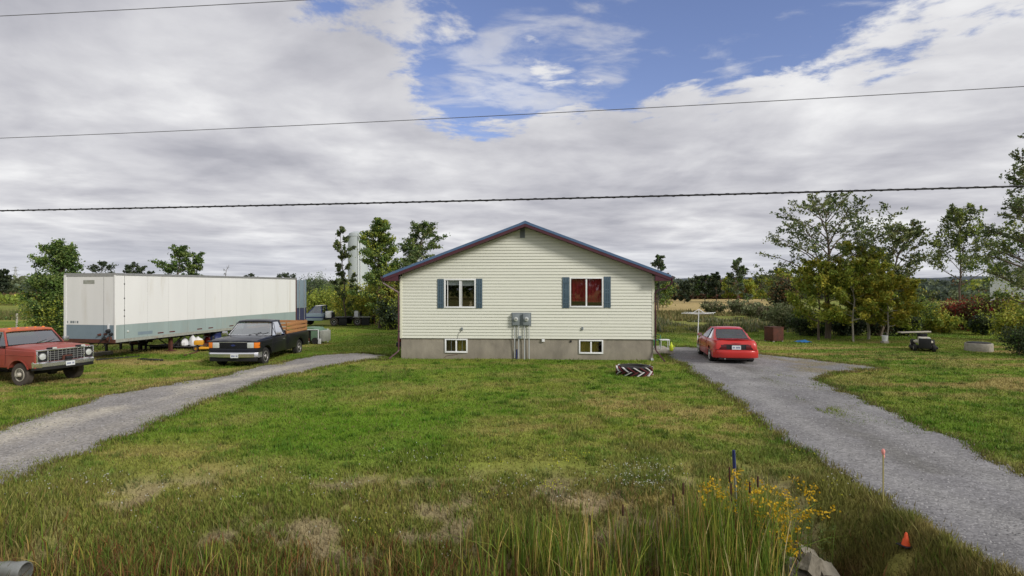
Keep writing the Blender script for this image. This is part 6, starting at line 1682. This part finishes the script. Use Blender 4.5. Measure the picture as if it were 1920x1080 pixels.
# ------------------------------------------------------------------ trees and shrubs
def grow(rs, H, spread, trunk_h, nl, arch=0.0, up=.55, sub=6, lean=(0, 0), crook=.05, limb_len=None, tr=.12, low=.25):
    """skeleton: list of (points, radii) and twigs list (p, dir, len)"""
    wood = []; twigs = []
    tp = [Vector((0, 0, -.15))]; n = 9
    for i in range(1, n + 1):
        t = i / n; tp.append(Vector((lean[0] * t ** 1.5 + rs.gauss(0, crook) * H * .12, lean[1] * t ** 1.5 + rs.gauss(0, crook) * H * .12, H * .93 * t)))
    wood.append((tp, [tr * (1 - .92 * (i / n)) + .006 for i in range(n + 1)]))
    def tat(t):
        k = min(n - 1e-3, max(0, t * n)); i = int(k); return tp[i].lerp(tp[i + 1], k - i)
    for i in range(nl):
        t = trunk_h + (1 - trunk_h) * ((i + rs.random()) / nl) ** .9 * .97
        p = tat(t); a = i * 2.399 + rs.uniform(-.4, .4)
        env = math.sin(math.pi * min(1, max(0, (t - trunk_h) / (1 - trunk_h) * (1 - low) + low))) ** .7
        L = (limb_len or spread) * (.35 + .75 * env) * rs.uniform(.75, 1.15)
        el = up + .5 * t + rs.uniform(-.15, .15)
        d = Vector((math.cos(a) * math.cos(el), math.sin(a) * math.cos(el), math.sin(el)))
        pts = [p]; q = p.copy(); dd = d.copy(); k = 6
        for j in range(k):
            dd = (dd + Vector((rs.gauss(0, .10), rs.gauss(0, .10), rs.gauss(0, .08) - arch * (j / k)))).normalized()
            q = q + dd * L / k; pts.append(q.copy())
        r0 = max(.008, tr * .42 * (1 - t * .6))
        wood.append((pts, [r0 * (1 - .85 * j / k) + .004 for j in range(k + 1)]))
        twigs.append((pts[-2], dd, L * .28))
        for s in range(sub):
            u = .22 + .75 * (s + rs.random()) / sub; kk = u * k; ii = min(k - 1, int(kk)); b = pts[ii].lerp(pts[ii + 1], kk - ii)
            ax = Vector((rs.gauss(0, 1), rs.gauss(0, 1), rs.gauss(.25, .6))).normalized()
            sd2 = (dd * .75 + ax * .75).normalized(); SLn = L * (.5 - .28 * u) * rs.uniform(.7, 1.25)
            ps = [b]; qq = b.copy(); d3 = sd2.copy()
            for j in range(3):
                d3 = (d3 + Vector((rs.gauss(0, .12), rs.gauss(0, .12), .03 - arch * .5))).normalized(); qq = qq + d3 * SLn / 3; ps.append(qq.copy())
            wood.append((ps, [r0 * .35, r0 * .25, r0 * .15, .003]))
            twigs.append((ps[1], d3, SLn * .8)); twigs.append((ps[2], d3, SLn * .5))
    return wood, twigs
def leafcloud(rs_seed, twigs, n, size, cols, weights=None, sp=.16, droop=.2, clump=True):
    r = np.random.default_rng(rs_seed)
    P0 = np.array([t[0][:] for t in twigs]); D = np.array([t[1][:] for t in twigs]); L = np.array([t[2] for t in twigs])
    w = L / L.sum(); k = r.choice(len(twigs), n, p=w); u = r.uniform(0, 1.1, n)
    c = P0[k] + D[k] * (L[k] * u)[:, None] + r.normal(0, 1, (n, 3)) * (sp * np.clip(L[k], .25, 1.2))[:, None]
    c[:, 2] -= droop * sp * r.uniform(0, 1, n)
    a = r.normal(0, 1, (n, 3)); a /= np.linalg.norm(a, axis=1)[:, None]
    b = np.cross(a, r.normal(0, 1, (n, 3))); b /= np.linalg.norm(b, axis=1)[:, None]
    s = size * r.uniform(.55, 1.25, n)[:, None]
    V = np.stack([c - a * s, c - b * s * .55, c + a * s, c + b * s * .55], 1).reshape(-1, 3)
    F = np.arange(4 * n).reshape(n, 4)
    cols = np.array(cols); tc_ = r.choice(len(cols), len(twigs), p=weights)
    C = cols[tc_[k]] * r.uniform(.6, 1.4, n)[:, None]
    mix = r.uniform(0, 1, n) < .25; C[mix] = cols[r.integers(0, len(cols), mix.sum())] * r.uniform(.6, 1.3, mix.sum())[:, None]
    return V, F, np.repeat(C, 4, 0)
GREEN = [tuple(v * 1.9 for v in c) for c in [(.050, .085, .022), (.070, .11, .025), (.035, .060, .020), (.10, .13, .035)]]
ELM = [tuple(v * 1.8 for v in c) for c in [(.060, .085, .030), (.090, .115, .040), (.045, .060, .030), (.13, .14, .055)]]
OLIVE = [tuple(v * 2.35 for v in c) for c in [(.110, .135, .020), (.145, .155, .024), (.080, .105, .018), (.185, .165, .025)]]
YEL_ = [tuple(v * 1.7 for v in c) for c in [(.21, .20, .024), (.16, .175, .025), (.25, .205, .03), (.12, .14, .02)]]
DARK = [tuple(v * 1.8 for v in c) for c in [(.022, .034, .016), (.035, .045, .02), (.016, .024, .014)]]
BROWN = [tuple(v * 1.4 for v in c) for c in [(.10, .065, .03), (.075, .06, .028), (.13, .075, .03), (.06, .065, .025)]]
REDL = [tuple(v * 1.3 for v in c) for c in [(.20, .022, .020), (.13, .025, .020), (.10, .06, .025), (.26, .04, .025)]]
FAR = [tuple(v * 2.0 for v in c) for c in [(.055, .072, .045), (.075, .088, .045), (.042, .055, .04)]]
def tree(label, X, Y, H, spread, cols, seed, leaves=5000, size=.075, trunk_h=.2, nl=16, arch=.0, up=.55, sub=6, tr=None, lean=(0, 0), sp=.16, name='tree', cat='tree', group=None, bark='bark', z=None, low=.25, limb_len=None, crook=.05, droop=.2, weights=None):
    rs = random.Random(seed); zz = gzf(X, Y) if z is None else z
    e = empty(name, (X, Y, zz), 0, label, cat, group)
    wood, tw = grow(rs, H, spread, trunk_h, nl, arch, up, sub, lean, crook, limb_len, tr or H * .016, low)
    V, F, C = leafcloud(seed, tw, leaves, size, cols, weights, sp, droop)
    cen = V.reshape(-1, 4, 3).mean(1)
    lo, hi = np.percentile(cen[:, 0], [1.5, 98.5]); kx = 2 * spread / max(hi - lo, .1); kz = H / max(np.percentile(cen[:, 2], 99.6), .1)
    S = np.array([kx, kx, kz])
    V = ((cen * S)[:, None, :] + (V.reshape(-1, 4, 3) - cen[:, None, :])).reshape(-1, 3)
    m = MB()
    for i, (p, r_) in enumerate(wood): m.tube([(q[0] * kx, q[1] * kx, q[2] * kz) for q in p], r_, 7 if i == 0 else (4 if i < 3 * nl else 3), cap=False)
    m.build('trunk', M[bark], e, smooth=True)
    np_mesh('crown', V, F, C, M['leaf'], e)
    return e
def tpx(label, pxc, ptop, Y, wpx, cols, seed, **kw):
    """tree by photo pixels: centre column, top, distance, crown width"""
    X, zt = pxY(pxc, ptop, Y); z0 = gzf(X, Y); H = zt - z0; spread = wpx / FPX * Y / 2
    return tree(label, X, Y, H, spread, cols, seed, **kw)
def shrub(label, X, Y, w, h, d, cols, seed, leaves=2500, size=.06, name='shrub', cat='shrub', group=None, weights=None, stems=9):
    rs = random.Random(seed); e = empty(name, (X, Y, gzf(X, Y)), 0, label, cat, group); m = MB(); tw = []
    for i in range(stems):
        a = i * 2.399; rr_ = math.sqrt((i + .5) / stems); bx_, by_ = math.cos(a) * rr_, math.sin(a) * rr_
        top = Vector((bx_ * w / 2, by_ * d / 2, h * (1 - .35 * rr_ ** 2) * rs.uniform(.75, 1.1))); base = Vector((bx_ * w * .22, by_ * d * .22, -.05)); mid = base.lerp(top, .5) + Vector((rs.gauss(0, .05), rs.gauss(0, .05), .1 * h))
        m.tube([base, mid, top], [.018, .012, .004], 4, cap=False)
        for k in range(6):
            t = .15 + .14 * k; p = base.lerp(mid, t * 2) if t < .5 else mid.lerp(top, t * 2 - 1); an = rs.uniform(0, 6.28); dd = Vector((math.cos(an), math.sin(an), rs.uniform(.2, 1))).normalized(); L = rs.uniform(.25, .5) * min(w, h)
            m.tube([p, p + dd * L * .9], [.007, .003], 3, cap=False); tw.append((p, dd, L))
        tw.append((mid, (top - mid).normalized(), (top - mid).length))
    m.build('stems', M['bark'], e); 
    V, F, C = leafcloud(seed, tw, leaves, size, cols, weights, .22, .2)
    V[:, 2] = np.maximum(V[:, 2], .0)
    np_mesh('foliage', V, F, C, M['leaf'], e)
    return e
def spx(label, pxc, pbase, ptop, wpx, cols, seed, depth=None, Y=None, **kw):
    if Y is None: X, Y = pxg(pxc, pbase)
    else: X = (pxc - 960) / FPX * Y
    w = wpx / FPX * Y; _, zt = pxY(pxc, ptop, Y)
    return shrub(label, X, Y, w, zt - gzf(X, Y), depth or w * .7, cols, seed, **kw)

# --- right hand group
tpx('large spreading elm with arching feathery branches, tallest of the right group', 1552, 362, 34.5, 205, ELM, 1, leaves=8500, size=.085, trunk_h=.30, nl=26, arch=.10, up=.50, sub=8, sp=.10, low=.42, droop=.1, tr=.17)
tpx('elm with upswept branches leaning right behind the yellow ash', 1648, 418, 36.0, 110, ELM + [(.13, .12, .03)], 2, leaves=7500, size=.085, trunk_h=.28, nl=20, arch=.04, up=.75, sub=7, sp=.12, lean=(1.0, 0), low=.45, tr=.13)
tpx('yellow green young tree with a pale thin trunk under the big elm', 1600, 455, 32.5, 92, OLIVE, 3, leaves=12500, size=.085, trunk_h=.20, nl=20, up=.35, sub=6, sp=.22, tr=.05, bark='bark_pale')
tpx('low olive tree at the left foot of the big elm', 1535, 488, 33.5, 116, OLIVE, 4, leaves=13000, size=.085, trunk_h=.20, nl=18, up=.15, sub=6, sp=.24, tr=.07)
tpx('small golden ash with a forked pale trunk beside the white bucket', 1664, 515, 32.2, 92, YEL_, 5, leaves=12000, size=.085, trunk_h=.22, nl=17, up=.15, sub=6, sp=.22, tr=.05, bark='bark_pale')
tpx('olive young tree with a leaning pale trunk right of the thin white trunk', 1628, 490, 33.8, 88, OLIVE + YEL_[:1], 6, leaves=12000, size=.085, trunk_h=.20, nl=18, up=.2, sub=6, sp=.24, tr=.08, bark='bark_pale')
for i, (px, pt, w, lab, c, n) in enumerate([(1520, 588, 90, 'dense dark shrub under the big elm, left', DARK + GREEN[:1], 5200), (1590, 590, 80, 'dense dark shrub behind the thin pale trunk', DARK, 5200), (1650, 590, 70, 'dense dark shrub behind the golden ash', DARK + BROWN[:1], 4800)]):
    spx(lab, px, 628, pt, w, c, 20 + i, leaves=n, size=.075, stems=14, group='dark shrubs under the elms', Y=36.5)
tpx('slim tree with an airy crown and bare trunk standing in the red sumac', 1800, 386, 46, 118, ELM + OLIVE[:1], 7, leaves=8500, size=.10, trunk_h=.34, nl=22, up=.55, sub=7, sp=.18, tr=.10, low=.38)
tpx('tall tree reaching above the cable at the right edge of the yard', 1962, 215, 27.5, 170, ELM, 8, leaves=15000, size=.065, trunk_h=.18, nl=30, up=.35, sub=9, sp=.13, low=.35, tr=.2)
tpx('leafy green young tree below the tall tree at the right edge', 1925, 415, 30.0, 120, GREEN + OLIVE[:2], 9, leaves=5500, size=.07, trunk_h=.30, nl=18, up=.25, sub=7, sp=.18, tr=.08)
spx('dark low bush on the grass at the far right beside the well ring', 1921, 668, 606, 62, DARK + GREEN[:1], 31, leaves=4200, size=.05)
for i, a in enumerate([(1715, 622, 548, 90, OLIVE + GREEN, 'green and olive shrub behind the lawn tractor, leftmost'), (1745, 616, 566, 70, BROWN + OLIVE[:1], 'brown shrub just right of the golden ash'), (1790, 618, 568, 76, REDL, 'bright red sumac shrub in the middle of the hedge'),
                       (1822, 620, 562, 66, REDL + BROWN, 'dull red sumac shrub right of the brightest one'), (1852, 622, 560, 70, BROWN + REDL[:1], 'brown shrub behind the well ring'), (1892, 624, 548, 80, OLIVE + BROWN[:1], 'olive shrub below the white building'),
                       (1765, 624, 588, 66, OLIVE, 'low olive bush in front of the red sumac'), (1842, 628, 592, 60, DARK + OLIVE[:1], 'low dark bush directly behind the well ring'), (1905, 640, 580, 60, YEL_[1:2] + OLIVE, 'yellow green bush at the right edge behind the dark bush'),
                       (1700, 630, 590, 60, DARK + OLIVE[:1], 'low dark bush right of the white bucket')]):
    spx(a[5], a[0], a[1], a[2], a[3], a[4], 40 + i, leaves=3600, size=.085, group='shrubs along the back of the right lawn', stems=12)
spx('dark red brown thorn bush in the field right of the clothes line', 1468, 586, 520, 44, BROWN + DARK, 61, leaves=4200, size=.13, Y=60, stems=14)
tpx('loose pale green tree behind the dark thorn bush', 1460, 503, 78, 52, OLIVE + GREEN[1:2], 62, leaves=4200, size=.16, trunk_h=.15, nl=14, sp=.3)
spx('grey green willow scrub left of the dark shrubs', 1480, 618, 572, 90, [(.18, .21, .10), (.23, .24, .12), (.13, .16, .06)], 63, leaves=4800, size=.09, stems=16)
for i, (px, b, t, w) in enumerate([(1335, 588, 566, 60), (1385, 590, 565, 56), (1418, 596, 570, 56), (1440, 604, 575, 50)]):
    spx(['grey green scrub behind the clothes line arms', 'pale scrub bush above the roof of the red coupe', 'olive scrub bush right of the red coupe roof', 'grey scrub bush behind the rusty burn box'][i], px, b, t, w, [(.19, .22, .11), (.25, .26, .14), (.14, .17, .07), (.16, .14, .08)], 66 + i, leaves=2600, size=.12, group='field scrub behind the coupe')
# --- left hand group
tpx('dense green tree with foliage to the ground behind the trailer nose', 114, 455, 34, 80, GREEN, 10, leaves=21000, size=.075, trunk_h=.04, nl=40, up=.45, sub=7, sp=.32, low=.25)
spx('low olive bush at the foot of the dense tree left of the trailer', 100, 632, 545, 78, OLIVE[:3] + GREEN, 71, leaves=6500, size=.07, Y=33.5, stems=14)
tpx('sparse three pointed tree behind the trailer roof, left part', 333, 461, 58, 56, GREEN, 11, leaves=4200, size=.12, trunk_h=.25, nl=15, up=.85, sub=6, sp=.20)
tpx('narrow tree behind the trailer roof just right of the sparse tree', 370, 474, 60, 30, GREEN + DARK[:1], 12, leaves=2600, size=.12, trunk_h=.25, nl=11, up=.85, sub=5, sp=.22)
for i, (px, t, Y, w, lab) in enumerate([(190, 491, 90, 46, 'dark round tree top showing above the trailer nose'), (243, 492, 92, 38, 'dark thin tree top above the middle of the trailer nose end'), (268, 499, 95, 30, 'small dark tree top right of the thin one above the trailer'), (468, 513, 120, 22, 'tiny dark tree top above the middle of the trailer roof'), (536, 512, 120, 34, 'small dark tree top above the rear of the trailer roof')]):
    tpx(lab, px, t, Y, w, DARK + FAR[:1], 80 + i, leaves=2200, size=.17, trunk_h=.2, nl=12, sub=5, sp=.28, group='dark tree tops above the trailer')
tpx('bare dead branch leaning above the trailer roof', 402, 499, 60, 12, DARK, 86, leaves=60, size=.05, trunk_h=.6, nl=4, lean=(.9, 0), sub=2)
tpx('slim poplar with a bent top left of the two tall trees by the house', 648, 425, 46, 42, ELM, 13, leaves=6500, size=.085, trunk_h=.15, nl=20, up=.35, sub=5, sp=.20, lean=(-.45, 0), tr=.07)
tpx('tall dense tree directly left of the house roof', 712, 412, 43, 72, GREEN + OLIVE[:2], 14, leaves=21000, size=.085, trunk_h=.10, nl=34, up=.80, sub=7, sp=.22, tr=.15)
tpx('tree with upswept branches leaning over the left end of the house roof', 760, 418, 45, 84, GREEN + ELM, 15, leaves=13000, size=.085, trunk_h=.15, nl=24, up=.72, sub=7, sp=.18, lean=(.9, 0), tr=.12)
for i, a in enumerate([(590, 590, 512, 66, FAR + GREEN[:1], 'dark green bushy tree right of the trailer end', 75), (632, 590, 530, 60, GREEN, 'green bush behind the cab of the far truck', 68), (600, 604, 548, 50, OLIVE[:3], 'olive bush between the trailer door and the far truck', 56), (655, 606, 536, 76, OLIVE, 'olive bush behind the far truck chassis', 52),
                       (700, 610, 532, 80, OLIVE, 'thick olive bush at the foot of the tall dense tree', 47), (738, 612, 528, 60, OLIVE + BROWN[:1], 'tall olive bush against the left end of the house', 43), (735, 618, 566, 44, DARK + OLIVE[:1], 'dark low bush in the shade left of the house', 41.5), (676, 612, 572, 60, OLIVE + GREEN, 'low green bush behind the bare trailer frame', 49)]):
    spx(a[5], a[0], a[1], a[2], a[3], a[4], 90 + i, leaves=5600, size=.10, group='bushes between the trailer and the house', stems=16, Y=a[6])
# --- behind the house on the right and along the field edge
tpx('pale tree top showing behind the right eave of the house', 1234, 479, 70, 34, FAR + GREEN[:1], 16, leaves=3600, size=.13, trunk_h=.15, nl=14, sub=6, sp=.26)
spx('green bush behind the right corner of the house', 1240, 566, 522, 46, OLIVE[:3] + GREEN, 110, leaves=3200, size=.14, Y=85)
rows = [(1283, 528, 20, 'small dark spruce at the start of the far tree row', DARK, 110), (1299, 522, 22, 'small round tree behind the dark spruce', FAR, 150), (1322, 516, 40, 'broad dark tree left of the pointed one in the far row', DARK + GREEN[:1], 125), (1343, 511, 26, 'dark pointed tree in the far row', DARK, 122),
        (1366, 518, 26, 'olive green tree between the dark pointed and the tall pale one', OLIVE[:3], 118), (1383, 485, 38, 'tall pale green tree rising highest of the far row', FAR + GREEN[:2], 112), (1402, 522, 34, 'yellowish tree right of the tall pale one', OLIVE, 116), (1428, 516, 40, 'dull green tree left of the big elm in the far row', FAR + OLIVE[:1], 128),
        (1258, 530, 26, 'small dark tree just right of the house eave', DARK + BROWN[:1], 130), (6, 505, 26, 'dark tree cut off by the left edge of the picture', DARK, 120)]
for i, (px, t, w, lab, c, Y) in enumerate(rows):
    tpx(lab, px, t, Y, w, c, 120 + i, leaves=3000, size=.24, trunk_h=.06, nl=14, sub=5, sp=.30, low=.15, group='trees of the far field edge')
# far woods: one mass each side
def woods(name, x0, x1, Y0, Y1, h0, h1, n, cols, seed, label, size):
    r = np.random.default_rng(seed)
    X = r.uniform(x0, x1, n); Y = r.uniform(Y0, Y1, n)
    top = h0 + (h1 - h0) * fbm(X * .05, Y * .03, seed, 4) ** 1.3 * 1.6
    top = top * (.55 + .75 * vn(X * .22, Y * .22, seed + 3))
    Z = gz(X, Y) + top * np.sqrt(r.uniform(0, 1, n))
    c = np.stack([X, Y, Z], 1); a = r.normal(0, 1, (n, 3)); a /= np.linalg.norm(a, axis=1)[:, None]; b = np.cross(a, r.normal(0, 1, (n, 3))); b /= np.linalg.norm(b, axis=1)[:, None]
    s = size * r.uniform(.5, 1.3, n)[:, None]
    V = np.stack([c - a * s, c - b * s * .7, c + a * s, c + b * s * .7], 1).reshape(-1, 3)
    cols = np.array(cols); ci = np.clip((vn(X * .09, Y * .09, seed + 9) * len(cols)).astype(int), 0, len(cols) - 1)
    C = cols[ci] * r.uniform(.6, 1.4, n)[:, None]
    tag(np_mesh(name, V, np.arange(4 * n).reshape(n, 4), np.repeat(C, 4, 0), M['leaf']), label, 'woods', kind='stuff')
woods('far_woods', 35, 190, 170, 205, 1.2, 5.5, 24000, FAR + BROWN[:1] + OLIVE[:2], 5, 'far line of mixed trees beyond the tan field', .55)
woods('far_woods', 70, 190, 125, 165, 1.0, 5.2, 22000, OLIVE[:3] + FAR + BROWN[3:], 7, 'olive green woods behind the sumac on the right', .5)
woods('brush_line', 34, 110, 150, 156, .6, 1.9, 9000, [(.13, .045, .03), (.10, .055, .03), (.08, .06, .03)], 6, 'low red brown brush along the far edge of the tan field', .4)
woods('far_woods', -330, -70, 200, 260, 1.0, 6.5, 26000, FAR + [(.06, .075, .06)], 8, 'low far line of trees on the left horizon', .9)
woods('field_hedge', -120, -78, 95, 120, .5, 3.0, 7000, OLIVE[:3] + BROWN[:2], 9, 'loose low scrub in the left pasture', .35)
woods('far_woods', -80, 12, 120, 160, 1.0, 5.0, 9000, FAR + GREEN[:1], 18, 'far trees beyond the yard between the trailer and the house', .6)
woods('roadside_woods', -160, 160, -90, -70, 2, 10, 16000, GREEN + DARK, 19, 'green trees across the road behind the viewer', .7)
# white building behind the right trees
X0 = (1856 - 960) / FPX * 62; wb = empty('white_building', (X0, 62, 0), -.72, 'white metal clad building partly hidden behind the trees at the right edge', 'building')
_, zt = pxY(1856, 511, 62)
for i in range(12): m = MB(); m.box(i * 1.0 + .004, i * 1.0 + .996, -.03, .0, .3, zt); m.build('wall_panel', M['barn'], wb)
m = MB(); m.box(0.01, 11.99, .005, 9, -.3, zt - .02); m.build('wall', M['barn'], wb)
m = MB(); m.prism([(-.3, zt), (9.3, zt), (4.5, zt + 1.2)], -.3, 12.3, 'x'); m.build('roof', M['alu'], wb)
m = MB(); m.box(5, 8, -.06, -.032, .1, 2.8); m.build('door', M['meter'], wb)
# added column for a pale stitching blur behind the trees left of the house
X0 = (671 - 960) / FPX * 105; zt = 3 + 104 / FPX * 105; wt = empty('blur_column', (X0, 105, 0), 0, 'pale grey cylindrical water tower rising behind the trees left of the house', 'water tower')
m = MB(); m.lathe([(-.5, 1.75), (zt - .9, 1.72), (zt - .35, 1.5), (zt - .05, .8), (zt, .05)], 32, 'z'); m.build('tank', M['tower'], wt, smooth=True)
m = MB(); m.lathe([(zt - .95, 1.76), (zt - .87, 1.76)], 32, 'z'); m.build('rim_band', M['tower'], wt)
m = MB(); m.tube([(.5, -1.75, 0), (.5, -1.78, zt - .9)], .06, 4); m.tube([(.9, -1.62, 0), (.9, -1.64, zt - .9)], .06, 4); m.build('ladder', M['barn'], wt)
# pylon far left
X0, zt = pxY(29, 500, 520); py = empty('power_pylon', (X0, 520, 0), 0, 'distant steel lattice power pylon on the left horizon', 'pylon')
m = MB()
for a in (-1, 1):
    for b_ in (-1, 1): m.tube([(a * 2.4, b_ * 2.4, 0), (a * .5, b_ * .5, zt * .75), (a * .3, b_ * .3, zt)], .16, 4)
for k in range(8):
    z0_, z1_ = zt * k / 8, zt * (k + 1) / 8; w0 = 2.4 - 2.1 * k / 8; w1 = 2.4 - 2.1 * (k + 1) / 8
    for s in (-1, 1): m.tube([(-w0, s * w0, z0_), (w1, s * w1, z1_)], .09, 3); m.tube([(w0, s * w0, z0_), (-w1, s * w1, z1_)], .09, 3)
m.build('lattice', M['galv'], py)
for k, w in ((.66, 4.2), (.82, 3.4), (.96, 2.4)): m = MB(); m.tube([(-w, 0, zt * k), (0, 0, zt * k + .7), (w, 0, zt * k)], .13, 4); m.build('cross_arm', M['galv'], py)
# wooden post in the left pasture
x, y = pxg(31, 618); o = MB(); o.tube([(0, 0, -.2), (.02, 0, .62), (.02, 0, 1.15)], [.07, .065, .06], 7); o = o.build('fence_post', M['wood_grey'], None, smooth=True, loc=(x, y, gzf(x, y))); tag(o, 'weathered wooden fence post standing in the left pasture', 'post')
